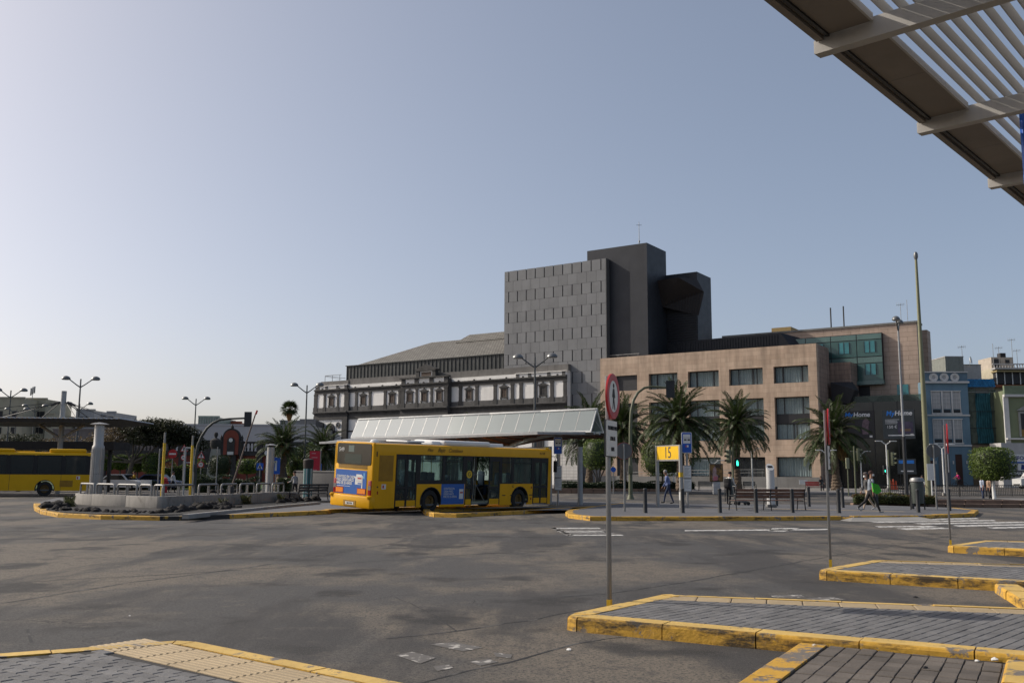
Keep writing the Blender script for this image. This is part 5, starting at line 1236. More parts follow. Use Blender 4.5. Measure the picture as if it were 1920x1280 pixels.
for r in range(20):
    zt_ = 33.38 - r * RH; zb_ = zt_ - RH
    if zb_ < .1: zb_ = .1
    slot = (r % 2 == 0); low = zt_ < 17.6
    s_ = 48.15; first = True
    while s_ > 30.2:
        wd = (.80 if (first and slot) else CW - .0001 if first else CW); nxt = max(30.12, s_ - wd)
        if not (low and s_ > 38.0):
            full = not first and abs((s_ - nxt) - CW) < .01 and abs(zt_ - zb_ - RH) < .01
            g_ = .17 if slot else .03
            if full: inst(pa if slot else pb, 'panel', gt, (-(nxt + g_ / 2), 0, zb_ + .015))
            else:
                b = MB(); b.box(-(s_ - (0 if first else g_ / 2)), -(nxt + (g_ / 2 if nxt > 30.2 else 0)), .6, .80, zb_ + .015, zt_ - .015); b.build('panel', gp, gt, smooth=0)
        s_ = nxt; first = False
dz = mat('dark_cladding', (.034, .036, .042), .5, .3, var=.14, scale=.35, streak=.35)
dz2 = mat('dark_cladding_flank', (.040, .043, .050), .5, .3, var=.14, scale=.35, streak=.35)
b = MB(); fb(b, 23.88, 33.78, -8.2, -1.62, 17, 35.12); b.build('dark_block', dz, gt, smooth=0)
b = MB(); fb(b, 19.0, 26.5, -13.6, -8.25, 17, 31.48); b.build('dark_block', dz2, gt, smooth=0)
hood = MB(); vs = [(-24.4, 5.0, 30.1), (-20.5, 5.0, 30.2), (-20.5, 5.0, 29.9), (-17.9, 8.1, 28.3), (-18.9, 8.2, 24.9), (-23.8, 6.6, 26.4), (-24.4, 8.2, 30.1), (-19, 8.2, 30.4)]
hood.add(vs, [(0, 5, 4, 3, 1), (0, 1, 7, 6), (1, 3, 7), (0, 6, 5), (3, 4, 7)]); hd_ = hood.build('hood', mat('hood_brown', (.028, .022, .02), .6, var=.15, scale=1), gt, smooth=0)
for k in range(16):
    t_ = k / 15; a = Vector((-24.4, 5.0, 30.1)).lerp(Vector((-17.9, 8.1, 28.3)), t_); c = Vector((-23.8, 6.6, 26.4)).lerp(Vector((-18.9, 8.2, 24.9)), t_)
    MB().tube([tuple(a + Vector((0, -.05, -.1))), tuple(c + Vector((.05, -.05, 0)))], .04, 5).build('hood_seam', anth, hd_)
lv = MB().box(-23.8, -19.1, 8.05, 8.22, 0, .16).mesh('louvre', anth, 0)
for k in range(15): inst(lv, 'louvre', gt, (0, 0, 21.0 + k * .36))
p = at(1198, 416, 139); b = MB(); b.tube([(p.x, p.y, 34.5), (p.x, p.y, p.z)], [.06, .03], 6); b.tube([(p.x - .4, p.y, p.z - .5), (p.x + .4, p.y, p.z - .5)], .03, 6); b.tube([(p.x, p.y, 36.2), (p.x, p.y, 36.5)], .12, 6)
tag(b.build('roof_antenna', galv), 'thin lightning mast on top of the dark tower block', 'antenna')
# old theatre front
tw = mat('theatre_white', (.78, .76, .72), .85, var=.07, scale=.6, streak=.18)
ts = mat('theatre_basalt', (.062, .060, .058), .85, var=.3, scale=1.2, bump=.3, streak=.4, fine=.25)
ts2 = mat('theatre_basalt_grey', (.105, .102, .098), .85, var=.25, scale=1.0, streak=.4, fine=.25)
att = mat('attic_concrete', (.145, .138, .13), .9, var=.2, scale=.8, streak=.6)
shut = mat('brown_shutter', (.085, .058, .042), .7, var=.25, scale=3)
th = fth('theatre', 'old white theatre with dark stone pilasters, cornices and pedimented windows', 'building')
b = MB(); fb(b, 36.15, 87.5, -21, .6, .1, 16.86); b.build('wall', tw, th, smooth=0)
PV = [(79.6, 87.7, .25), (57.4, 67.3, .8)]
def off_at(s):
    for a, c, o in PV:
        if a <= s <= c: return o
    return 0.0
for a, c, o in PV:
    b = MB(); fb(b, a + .5, c - .5, .6, .6 + o, .1, 16.86 if o < .5 else 17.1); b.build('wall', tw, th, smooth=0)
    for s0_ in (a, c - .5): b = MB(); fb(b, s0_ + .02, s0_ + .48, .6, .6 + o - .01, .1, 16.8); b.build('corner_pier', ts, th, smooth=0)
runs = [(36.0, 57.4, 0), (57.4, 67.3, .8), (67.3, 79.6, 0), (79.6, 87.7, .25)]
for a, c, o in runs:
    for (z0_, z1_, d_, m) in ((10.95, 11.55, .20, ts), (11.55, 11.95, .12, ts), (11.95, 12.15, .40, ts), (12.15, 12.32, .55, ts2), (12.32, 13.05, .13, ts2), (15.5, 15.82, .15, ts), (15.82, 16.05, .12, ts), (16.05, 16.28, .34, ts), (8.72, 8.98, .07, ts)):
        e = .0 if o else -.0; b = MB(); fb(b, a + (0 if o else .0), c, .6 + o - (.0), .6 + o + d_, z0_, z1_); b.build('cornice', m, th, smooth=0)
    n = max(2, int((c - a) / 2.9)); acm = MB().prism([(-.16, 0), (.16, 0), (.10, .12), (0, .2), (-.10, .12)], -.12, .12, 'y').mesh('antefix', ts, 0)
    for k in range(n): s_ = a + (c - a) * (k + .5) / n; inst(acm, 'antefix', th, (-s_, -(.6 + o + .24), 16.28))
pil = [(87.4, 1.0), (85.2, .6), (82.0, .6), (79.95, 1.3), (77.9, .7), (74.8, .7), (71.4, .7), (68.2, .7), (66.8, .8), (63.9, .6), (60.8, .6), (57.9, .9), (55.6, .75), (52.4, .75), (48.9, .75), (45.7, .75), (44.1, .75), (41.5, .75), (38.6, .75), (36.35, .7)]
for s_, w_ in pil:
    w_ *= .8
    o = .6 + off_at(s_); b = MB(); fb(b, s_ - w_ / 2, s_ + w_ / 2, o, o + .13, 13.05, 15.5); fb(b, s_ - w_ / 2 - .08, s_ + w_ / 2 + .08, o, o + .17, 15.25, 15.4); fb(b, s_ - w_ / 2 - .08, s_ + w_ / 2 + .08, o, o + .19, 12.34, 13.15)
    b.build('pilaster', ts, th, smooth=0)
for s_ in (87.2, 80.2, 66.6, 58.2, 68.0, 56.5, 46.0, 37.0): o = .6 + off_at(s_); b = MB(); fb(b, s_ - .6, s_ + .6, o, o + .24, .1, 10.95); b.build('pilaster', ts, th, smooth=0)
wn = [83.58, 76.35, 69.88, 65.4, 62.34, 59.25, 53.9, 47.23, 40.16]
for i, s_ in enumerate(wn):
    o = .6 + off_at(s_); x = -s_; y = -o; w_ = bpy.data.objects.new('window', None); COL.objects.link(w_); w_.parent = th; w_.location = (x, y, 13.1)
    b = MB(); b.box(-.66, -.46, -.12, 0, .28, 1.75); b.box(.46, .66, -.12, 0, .28, 1.75); b.box(-.70, .70, -.14, 0, 1.6, 1.80); b.box(-.72, .72, -.16, 0, .14, .32)
    b.box(-.70, -.50, -.14, 0, -.02, .16); b.box(.50, .70, -.14, 0, -.02, .16); b.build('surround', ts, w_, smooth=0)
    b = MB(); b.prism([(-.88, 1.80), (.88, 1.80), (.88, 1.94), (.5, 2.04), (0, 2.26), (-.5, 2.04), (-.88, 1.94)], -.2, 0, 'y'); b.prism([(-.14, 2.1), (.14, 2.1), (.09, 2.32), (0, 2.4), (-.09, 2.32)], -.18, 0, 'y'); b.build('pediment', ts, w_, smooth=0)
    MB().box(-.48, .48, -.03, -.005, .32, 1.6).build('shutter', shut if i != 8 else winm, w_, smooth=0)
    MB().box(-.02, .02, -.05, -.03, .32, 1.6).build('mullion', ts, w_, smooth=0)
    for z in (.75, 1.15): MB().box(-.46, .46, -.045, -.03, z, z + .03).build('transom', shut, w_, smooth=0)
# parapets: small stone dies on the white band, attic wall above
for s_ in (86.9, 84.9, 82.3, 80.3, 44.8, 42.6, 39.2, 36.6): o = .6 + off_at(s_); b = MB(); fb(b, s_ - .28, s_ + .28, o - .1, o + .06, 16.28, 16.86); b.build('parapet_die', ts2, th, smooth=0)
for a, c in ((36.0, 45.2), (79.8, 87.6)): b = MB(); fb(b, a, c, -.2, .78 + (.25 if a > 50 else 0), 16.86, 16.96); b.build('parapet_coping', tw, th, smooth=0)
for a, c in ((36.1, 80.1), (80.3, 86.9)): b = MB(); fb(b, a, c, -.6, .15 if a < 50 else .3, 16.86, 17.95 if a < 50 else 17.75); b.build('attic_wall', att, th, smooth=0)
b = MB(); fb(b, 57.2, 67.5, 1.1, 1.75, 17.1, 17.3)
for s_ in (66.8, 64.0, 60.9, 57.9): fb(b, s_ - .4, s_ + .4, 1.2, 1.52, 16.28, 17.1)
b.build('attic_cornice', ts, th, smooth=0)
am = bpy.data.objects.new('attic_pediment', None); COL.objects.link(am); am.parent = th; am.location = (-62.1, -1.0, 17.0)
b = MB(); b.box(-2.0, -1.35, -.5, .4, 0, 1.5); b.box(1.35, 2.0, -.5, .4, 0, 1.5); b.box(-2.1, 2.1, -.6, .4, 1.25, 1.5); b.prism([(-2.2, 1.5), (2.2, 1.5), (0, 2.3)], -.6, .4, 'y'); b.build('pediment_frame', ts, am, smooth=0)
MB().box(-1.3, 1.3, -.3, .3, .2, 1.25).build('plaque', tw, am, smooth=0); MB().box(-1.0, 1.0, -.36, -.3, .4, 1.05).build('plaque_field', shut, am, smooth=0)
# ground floor arches and round windows
for s_ in (83.6, 76.7, 71.5, 63.9, 60.8, 53.5, 47.5, 41):
    o = .6 + off_at(s_); w_ = bpy.data.objects.new('arched_window', None); COL.objects.link(w_); w_.parent = th; w_.location = (-s_, -o, 0)
    def arch(r, z0_, zs): return [(-r, z0_), (r, z0_)] + [(r * math.cos(math.pi * k / 10), zs + r * math.sin(math.pi * k / 10)) for k in range(11)]
    b = MB(); b.prism(arch(1.02, 4.0, 9.3), -.22, 0, 'y'); b.build('surround', ts, w_, smooth=0); b = MB(); b.prism(arch(.68, 4.0, 9.3), -.26, -.2, 'y'); b.build('opening', winm, w_, smooth=0)
    for k in range(-1, 2): MB().box(k * .34 - .03, k * .34 + .03, -.30, -.26, 4.0, 9.6).build('glazing_bar', shut, w_, smooth=0)
for s_ in (85.62, 81.8): MB().lathe([(.001, 0), (.36, 0), (.36, .08), (.5, .1), (.5, 0)], 20, M=tr(-s_, -.85, 9.95) @ Matrix.Rotation(math.pi / 2, 4, 'X')).build('round_window', ts, th)
# zinc upper wall, hipped roof and lantern
zinc = mat('zinc_dark', (.058, .062, .062), .55, .35, var=.25, scale=.9, streak=.5)
b = MB(); fb(b, 48.3, 83.0, -14, -2.0, 17.5, 20.5); b.build('zinc_wall', zinc, th, smooth=0)
sm_ = MB().box(-.045, .045, 1.90, 2.0, 17.9, 20.5).mesh('standing_seam', zinc, 0)
for k in range(43): inst(sm_, 'standing_seam', th, (-83 + .2 + k * .8, 0, 0))
b = MB(); fb(b, 48.3, 83.1, -2.2, -1.8, 20.5, 20.62); b.build('zinc_coping', zinc, th, smooth=0)
rt = blocks('roof_tiles', (.235, .225, .20), (.205, .195, .175), (.075, .07, .062), .55, .30, .06, rot=FACE_ROT, streak=.12, bump=.6)
b = MB(); b.add([(-80.6, 2.1, 20.62), (-48.3, 2.1, 20.62), (-48.3, 10, 24.85), (-70.2, 10, 24.85), (-80.6, 18, 20.62), (-48.3, 18, 20.62)], [(0, 1, 2, 3), (0, 3, 4), (3, 2, 5, 4)]); b.build('roof', rt, th, smooth=0, fix=False)
b = MB(); b.add([(-63.4, 8.2, 24.15), (-48.3, 8.2, 24.15), (-48.3, 9.6, 25.5), (-61.6, 9.6, 25.5), (-48.3, 8.2, 23.85), (-63.4, 8.2, 23.85), (-61.6, 13, 25.5), (-48.3, 13, 25.5)], [(0, 1, 2, 3), (0, 5, 4, 1), (3, 2, 7, 6), (0, 3, 6, 5)]); b.build('roof_lantern', rt, th, smooth=0, fix=False)
b = MB()
for s_ in (87, 85.2, 83.4): b.tube([(-s_, .8, 17.7), (-s_, .8, 18.95)], .04, 5)
b.tube([(-87, .8, 18.95), (-83, .8, 18.95)], .04, 5); b.tube([(-87, .8, 18.8), (-83, .8, 18.1)], .03, 5); b.tube([(-87, .8, 18.95), (-87, 6, 18.95)], .04, 5); b.build('terrace_rail', darkm, th)
# white tiled pier at the foot of the grey tower
whitetile = blocks('white_tiles', (.55, .53, .49), (.50, .48, .45), (.22, .21, .20), .62, .45, .02, rot=FACE_ROT, streak=.15, offset=0.0)
b = MB(); fb(b, 33.6, 36.6, .7, 1.6, .1, 6.0); fb(b, 33.6, 36.6, .68, 1.66, .1, 1.0, 1); tag(b.build('tiled_pier', [whitetile, basec], None, fp(0, 0, 0), FACE_ROT, smooth=0), 'white tiled wall pier behind the bus stop flag and timetable', 'wall')
# ------------------------------------------------------------------ office with green glass and the dark store front
pink = blocks('pink_stone', (.45, .345, .275), (.41, .31, .245), (.19, .14, .11), 2.4, .62, .02, rot=FACE_ROT, streak=.12)
gg = mat('green_glass_panel', (.045, .105, .095), .18, var=.15, scale=.5, spec=.6); gg2 = mat('green_glass_pale', (.10, .17, .155), .25, var=.12, scale=.5, spec=.6); teal = mat('teal_window', (.045, .20, .22), .2, var=.2, scale=.8, spec=.6)
ob = fth('stone_office', 'pink stone office with a green glass bay behind the travertine block', 'building')
b = MB(); fb(b, -10.6, 16, -13, -10, .3, 21.6); b.build('wall', pink, ob, smooth=0); b = MB(); fb(b, -10.75, 16, -13.1, -9.85, 21.6, 21.85); b.build('coping', basec, ob, smooth=0)
b = MB(); fb(b, -11.3, 10, -15.2, -13.02, .3, 21.0); b.build('rear_wing', pink, ob, smooth=0)
bay = bpy.data.objects.new('glass_bay', None); COL.objects.link(bay); bay.parent = ob
b = MB(); fb(b, -6.35, 9, -10, -9.3, 13.9, 20.55); b.build('bay_frame', winm, bay, smooth=0)
cols = [(-6.35, -3.1), (-3.1, .3), (.3, 3.7), (3.7, 7.0)]
for a, c in cols:
    for z0_, z1_, m in ((19.75, 20.5, gg2), (17.45, 19.7, gg), (16.6, 17.4, gg2), (14.05, 16.55, gg)):
        b = MB(); fb(b, a + .05, c - .05, -9.3, -9.26, z0_ + .03, z1_ - .03); b.build('glass_panel', m, bay, smooth=0)
    for z0_, z1_ in ((18.0, 19.5), (15.0, 16.45)):
        b = MB(); w0 = (a + c) / 2; fb(b, w0 - .75, w0 + .65, -9.26, -9.22, z0_, z1_); w_ = b.build('window', teal, bay, smooth=0); b = MB()
        for q in (-.77, -.05, .62): fb(b, w0 + q, w0 + q + .06, -9.24, -9.18, z0_, z1_)
        b.build('window_bar', winm, w_, smooth=0)
b = MB(); fb(b, -6.4, -2.6, -10, -9.0, 13.7, 14.2); b.build('bay_ledge', gg2, bay, smooth=0)
for a, c in ((-9.2, -7.8), (-4.4, -1.9), (-1.2, 2.0)):
    b = MB(); fb(b, a, c, -10.0, -9.94, 12.2, 13.6); b.build('window', teal if a < -7 else winm, ob, smooth=0)
# roof masts
for px, py, sd in ((1557, 577, 'left'), (1581, 574, 'right')):
    p = at(px, py, 132); t = thing('roof_mast', 'dark roof mast above the pink office, ' + sd + ' of the pair', 'mast', (p.x, p.y, 20.5)); MB().tube([(0, 0, 0), (0, 0, p.z - 20.5)], .10, 6).build('shaft', darkm, t); MB().tube([(-.3, 0, 1.2), (.3, 0, 1.2)], .05, 5).build('cross_bar', darkm, t)
st = fth('store_front', 'dark glass department store with furniture posters', 'building')
dgl = mat('store_glass', (.006, .008, .009), .12, var=.3, scale=.4, spec=.6)
b = MB(); fb(b, -11.6, 6, -9.9, -5.2, .3, 11.1); b.build('glass_body', dgl, st, smooth=0)
for k in range(6):
    s0_ = -11.6 + k * 2.9
    b = MB(); fb(b, s0_ + .04, s0_ + 2.86, -5.2, -5.14, .4, 4.0); b.build('shop_pane', dgl, st, smooth=0)
    for z0_, z1_ in ((4.05, 7.4), (7.45, 11.05)): b = MB(); fb(b, s0_ + .04, s0_ + 2.86, -5.2, -5.14, z0_, z1_); b.build('glass_pane', dgl, st, smooth=0)
    b = MB(); fb(b, s0_ - .04, s0_ + .04, -5.2, -5.08, .3, 11.1); b.build('glazing_bar', winm, st, smooth=0)
    b = MB(); b.prism([(1.2 * math.cos(math.pi * q / 10) - s0_ - 1.45, 11.1 + .75 * math.sin(math.pi * q / 10)) for q in range(11)], 5.3, 5.5, 'y'); b.build('roof_arch', mat('arch_glass', (.055, .075, .062), .3, var=.2), st, smooth=0)
b = MB(); fb(b, -11.75, 6, -5.3, -5.2, 11.1, 11.9); b.build('glass_parapet', glass('parapet_glass', (.5, .62, .58), .3), st, smooth=0)
def poster(s0_, s1_, z0_, z1_, m): b = MB(); fb(b, s0_, s1_, -5.08, -5.02, z0_, z1_); return b.build('poster', m, st, smooth=0)
pd = mat('poster_dark', (.045, .055, .06), .35, var=.25, scale=.6)
ps1 = poster(-10.7, -6.9, 6.35, 10.0, pd); MI = lambda s_, z: tr(-s_, 5.0, z)
nb = mat('print_blue', (.03, .22, .70), .4); ng = mat('print_grey', (.72, .73, .74), .4); npk = mat('print_dusk', (.06, .05, .09), .5, var=.4, scale=2)
text('My', .82, nb, ps1, MI(-7.85, 9.55), shear=.15, bold=.02); text('Home', .82, ng, ps1, MI(-9.4, 9.55), shear=.15, bold=.02); text('150 €', .52, ng, ps1, MI(-8.0, 7.85))
for k in range(4): b = MB(); fb(b, -8.9 + .25 * (k % 2), -7.2, -5.0, -4.99, 8.75 - k * .16, 8.80 - k * .16); b.build('print_line', ng, ps1, smooth=0)
b = MB(); fb(b, -10.5, -8.7, -5.0, -4.98, 7.0, 8.5); b.build('print_picture', npk, ps1, smooth=0); b = MB(); fb(b, -10.2, -9.0, -4.98, -4.97, 7.3, 7.6); b.build('print_sofa', mat('print_tan', (.16, .10, .06), .5), ps1, smooth=0); b = MB(); fb(b, -10.6, -7.5, -5.0, -4.985, 6.75, 6.87); b.build('print_band', ng, ps1, smooth=0); b = MB(); fb(b, -10.5, -10.15, -4.98, -4.97, 6.72, 6.98); b.build('print_logo', plate_w, ps1, smooth=0)
ps2 = poster(-5.9, -2.2, 6.5, 10.0, mat('poster_black', (.02, .018, .022), .35, var=.3)); text('My', .82, nb, ps2, MI(-2.75, 9.5), shear=.15, bold=.02); text('Home', .82, ng, ps2, MI(-4.35, 9.5), shear=.15, bold=.02)
b = MB(); b.prism([(4.4, 7.0), (5.1, 7.0), (5.15, 8.0), (5.3, 8.6), (4.9, 9.1), (4.5, 8.7), (4.35, 8.0)], 4.985, 5.0, 'y'); b.build('print_figure', mat('print_skin', (.15, .10, .12), .5, var=.5, scale=3), ps2, smooth=0); b = MB(); fb(b, -5.6, -5.25, -4.98, -4.97, 6.6, 6.85); b.build('print_logo', plate_w, ps2, smooth=0)
ps3 = poster(-10.6, -8.4, 2.0, 3.9, pd); b = MB(); fb(b, -10.4, -8.6, -5.0, -4.99, 3.3, 3.7); b.build('print_band', nb, ps3, smooth=0); b = MB(); fb(b, -10.3, -8.8, -5.0, -4.99, 2.3, 2.45); b.build('print_line', ng, ps3, smooth=0)
# ------------------------------------------------------------------ town houses on the right
gw = mat('grey_render', (.21, .22, .20), .9, var=.12, streak=.3); wr = mat('white_render', (.40, .39, .38), .9, var=.1, streak=.3); cr_ = mat('cream_render', (.43, .39, .29), .9, var=.1, streak=.25)
def ph(name, label, x, y, z=.3, rz=rad(-3)): return thing(name, label, 'house', (x, y, z), rz)
bl = mat('blue_render', (.14, .225, .29), .85, var=.1, scale=.7, streak=.3); bl2 = mat('blue_band', (.11, .17, .22), .85, var=.1); wt = mat('white_trim', (.55, .54, .52), .8, var=.08, streak=.25); grey_sh = mat('grey_shutter', (.36, .355, .35), .7, var=.1)
h1 = ph('blue_house', 'blue three-storey house with triple white windows and round ornaments', 52.5, 120.3)
MB().box(0, 5.35, 0, 12, 0, 13.4).build('wall', bl, h1, smooth=0); MB().box(-.02, 5.37, -.05, .4, 13.4, 14.5).build('parapet', bl2, h1, smooth=0); MB().box(-.1, 5.45, -.35, .1, 13.15, 13.4).build('cornice', wt, h1, smooth=0); MB().box(-.05, 5.4, -.2, .5, 14.5, 14.65).build('coping', wt, h1, smooth=0)
for k in range(3):
    o = MB().lathe([(.2, 0), (.30, .1), (.52, .12), (.56, .0)], 20, M=tr(1.15 + k * 1.32, -.06, 13.9) @ Matrix.Rotation(math.pi / 2, 4, 'X')).build('round_ornament', wt, h1); MB().lathe([(.001, .0), (.2, .03)], 12, M=tr(1.15 + k * 1.32, -.08, 13.9) @ Matrix.Rotation(math.pi / 2, 4, 'X')).build('boss', grey_sh, o)
for z0_, z1_ in ((9.35, 12.1), (5.6, 8.55)):
    MB().box(.7, 4.45, -.12, .0, z0_ - .12, z0_ + .04).build('sill', wt, h1, smooth=0); MB().box(.72, 4.43, -.16, .0, z1_, z1_ + .12).build('lintel', wt, h1, smooth=0)
    for k in range(4): MB().rbox(.72 + k * 1.23 - (.0 if k < 3 else .0), .92 + k * 1.23 if k < 3 else 4.43, -.14, 0, z0_, z1_, .03).build('column', wt, h1) if k in (1, 2) else MB().box(.72 + k * 1.18, .80 + k * 1.18, -.1, 0, z0_, z1_).build('jamb', wt, h1, smooth=0)
    for k in range(3):
        w_ = MB().box(.85 + k * 1.23, 1.85 + k * 1.23, -.06, -.01, z0_ + .55, z1_ - .02).build('window', grey_sh, h1, smooth=0)
        for q in range(4): MB().box(.87 + k * 1.23, 1.83 + k * 1.23, -.075, -.06, z0_ + .95 + q * .48, z0_ + .99 + q * .48).build('bar', wt, w_, smooth=0)
        MB().box(1.33 + k * 1.23, 1.37 + k * 1.23, -.075, -.06, z0_ + .55, z1_ - .02).build('bar', wt, w_, smooth=0)
        MB().box(.9 + k * 1.23, 1.8 + k * 1.23, -.05, -.0, z0_ + .08, z0_ + .45).build('lower_pane', winm, h1, smooth=0)
MB().box(-.05, 5.4, -.14, 0, 9.0, 9.2).build('string_course', wt, h1, smooth=0); MB().box(-.05, 5.4, -.14, 0, 5.2, 5.4).build('string_course', wt, h1, smooth=0)
MB().box(1.2, 2.6, -.04, 0, .3, 4.2).build('shutter_door', mat('grey_door', (.14, .15, .16), .7), h1, smooth=0); MB().box(3.3, 4.1, -.05, 0, .3, 4.2).build('door', mat('brown_door', (.05, .022, .016), .6), h1, smooth=0); MB().box(-.2, .5, -.05, 0, .3, 3.4).build('door', mat('red_door', (.07, .02, .015), .6), h1, smooth=0)
for x in (.8, 2.95, 4.6): MB().box(x, x + .12, -.12, 0, 3.0, 3.4).build('wall_lamp', plate_w, h1, smooth=0)
h2 = ph('netted_house', 'narrow house wrapped in blue and green scaffolding net', 57.95, 120.3)
MB().box(0, 3.4, .3, 11, 0, 13.2).build('wall', mat('stained_render', (.17, .165, .14), .9, var=.25, scale=.8, streak=.5), h2, smooth=0)
tarp = mat('blue_tarp', (.01, .13, .30), .6, var=.25, scale=1.2, bump=.6, bscale=2); net = mat('green_net', (.02, .09, .11), .9, var=.4, scale=1.4, bump=.8, bscale=3)
def cloth(x0, x1, z0_, z1_, y, m, name, amp=.12, nx=22, nz=8):
    b = MB()
    for j in range(nz + 1):
        for i in range(nx + 1): x = x0 + (x1 - x0) * i / nx; z = z0_ + (z1_ - z0_) * j / nz; b.v.append((x + .06 * math.sin(j * 1.7), y + amp * math.sin(i * 1.9 + j * .6) * random.uniform(.5, 1), z))
    for j in range(nz):
        for i in range(nx): q = j * (nx + 1) + i; b.f.append([q, q + 1, q + nx + 2, q + nx + 1]); b.m.append(0)
    return b.build(name, m, h2, smooth=80, fix=False)
cloth(-.1, 3.3, 12.7, 13.7, -.25, tarp, 'tarpaulin'); cloth(.8, 2.7, 5.6, 11.9, -.2, net, 'net'); MB().box(-.1, 3.5, -.3, -.24, 12.0, 12.06).build('scaffold_tube', galv, h2, smooth=0)
for z in (7.5, 9.6): MB().tube([(-.1, -.3, z), (3.5, -.3, z)], .04, 6).build('scaffold_tube', darkm, h2)
gn = mat('net_thin', (.10, .12, .095), .95, var=.3, scale=1.5); cloth(0.0, .9, 5.6, 12.4, -.06, gn, 'side_net', .05); cloth(2.6, 3.4, 5.6, 12.4, -.06, gn, 'side_net', .05)
MB().box(0, 3.4, .1, .3, .3, 5.4).build('shop_wall', mat('ochre_wall', (.20, .15, .10), .85, var=.2), h2, smooth=0); MB().box(1.6, 3.2, .05, .1, .3, 3.2).build('shop_door', winm, h2, smooth=0)
gnr = mat('green_render', (.17, .195, .115), .85, var=.1, scale=.7, streak=.3)
h3 = ph('green_house', 'pale green house with grey stone window frames and cornice', 60.9, 117.0)
MB().box(0, 12, 0, 12, 0, 12.0).build('wall', gnr, h3, smooth=0); MB().box(-.2, 12, -.35, .2, 11.2, 11.5).build('cornice', wt, h3, smooth=0); MB().box(-.05, 12, -.1, .3, 11.5, 12.6).build('parapet', mat('green_parapet', (.16, .20, .13), .85, var=.15), h3, smooth=0)
MB().box(-.25, .35, -.12, .1, 0, 11.2).build('quoin', wt, h3, smooth=0)
for k in range(4):
    x = 1.6 + k * 2.5
    w_ = MB().box(x - .15, x + 1.35, -.14, 0, 6.3, 9.4).build('window', mat('stone_frame', (.27, .27, .255), .85, var=.12), h3, smooth=0); MB().box(x + .08, x + 1.12, -.16, -.13, 7.2, 9.15).build('pane', winm, w_, smooth=0); MB().box(x + .08, x + 1.12, -.16, -.13, 6.35, 7.2).build('wood_panel', mat('ochre_wood', (.19, .115, .03), .7, var=.2), w_, smooth=0)
    MB().prism([(x - .4, 9.5), (x + 1.6, 9.5), (x + .6, 10.1)], -.25, 0, 'y').build('pediment', w_.data.materials[0], w_, smooth=0)
    w_ = MB().box(x - .1, x + 1.3, -.08, 0, 2.6, 5.3).build('window', winm, h3, smooth=0); MB().box(x + .0, x + 1.2, -.1, -.08, 2.6, 3.3).build('wood_panel', MATS['ochre_wood'], w_, smooth=0)
MB().box(-.2, 12, -.5, 0, 5.95, 6.15).build('balcony_slab', wt, h3, smooth=0); MB().box(-.1, 12, -.3, 0, 2.0, 2.25).build('string_course', wt, h3, smooth=0)
sg = thing('shop_front', 'shop front with blue-lettered white sign at the right edge above a van', 'shop', (57.9, 112.5, .5)); MB().box(0, 8, .3, 3, 0, 5.2).build('wall', wr, sg, smooth=0); MB().box(0, 8, .15, .3, 3.0, 3.85).build('sign_board', plate_w, sg, smooth=0); MB().box(0, 8, .12, .3, 2.85, 3.0).build('blue_band', blue_p, sg, smooth=0)
navy = mat('navy', (.02, .03, .16), .5); text('UNIFORMES', .62, navy, sg, tr(.62, .13, 3.42), align='LEFT', bold=.015)
for k in range(5): w_ = MB().box(.3 + k * 1.5, 1.6 + k * 1.5, .2, .3, 2.0, 2.8).build('picture_panel', plate_w, sg, smooth=0); MB().prism([(.6 + k * 1.5, 2.1), (1.5 + k * 1.5, 2.1), (1.5 + k * 1.5, 2.5), (.7 + k * 1.5, 2.7)], .18, .2, 'y').build('picture', navy, w_, smooth=0)
MB().box(0, 8, .1, .3, 1.35, 1.92).build('sign_board', darkm, sg, smooth=0); text('DECIMAS', .5, plate_w, sg, tr(.25, .08, 1.63), align='LEFT', bold=.01)
# roofscape behind the houses
def rbx(name, label, px0, px1, py0, d, h, m, dep=8, cat='building'):
    p, q = at(px0, py0, d), at(px1, py0, d); t = thing(name, label, cat, (p.x, d, p.z - h)); MB().box(0, q.x - p.x, 0, dep, 0, h).build('wall', m, t, smooth=0); return t, q.x - p.x
t, w_ = rbx('roof_house', 'plain grey box on the roof behind the blue house', 1772, 1806, 669, 134, 9, gw); MB().box(.3, .5, -.05, 0, 6.2, 6.5).build('vent', darkm, t, smooth=0); MB().box(-.05, w_ + .05, -.05, 8, 9, 9.12).build('coping', wr, t, smooth=0)
t, w_ = rbx('roof_house', 'lower whitish roof wall with a satellite dish behind the blue house', 1800, 1839, 684, 138, 9, wr); MB().box(-.05, w_ + .05, -.05, 8, 9, 9.1).build('coping', gw, t, smooth=0)
dsh = MB().lathe([(.001, 0), (.35, .05), (.55, .16), (.56, .17), (.35, .08), (.001, .03)], 16, M=tr(1.2, -.6, 9.6) @ Matrix.Rotation(rad(78), 4, 'X') @ Matrix.Rotation(rad(50), 4, 'Y')).build('satellite_dish', white_p, t); MB().tube([(1.2, -.5, 8.7), (1.2, -.6, 9.6)], .04, 6).build('dish_post', galv, dsh)
t, w_ = rbx('roof_house', 'pale cream low wall between the roof boxes at the right', 1838, 1862, 696, 145, 7, cr_); MB().box(0, w_, -.1, 0, 6.8, 7).build('coping', wr, t, smooth=0)
t, w_ = rbx('apartment_block', 'pale apartment block with glazed roof terrace at the right edge', 1861, 1990, 690, 140, 17, cr_, 12)
MB().box(-.3, w_, -1.2, 0, 14.1, 14.4).build('balcony', mat('balcony_red', (.28, .09, .04), .8), t, smooth=0); MB().box(-.3, w_, -1.3, 0, 16.7, 16.95).build('terrace_rail', wr, t, smooth=0); MB().box(0, w_, -.9, 0, 14.6, 16.3).build('terrace_glazing', winm, t, smooth=0)
for k in range(9): MB().box(k * 1.15, k * 1.15 + .12, -1.0, -.9, 14.5, 16.4).build('terrace_post', white_p, t, smooth=0)
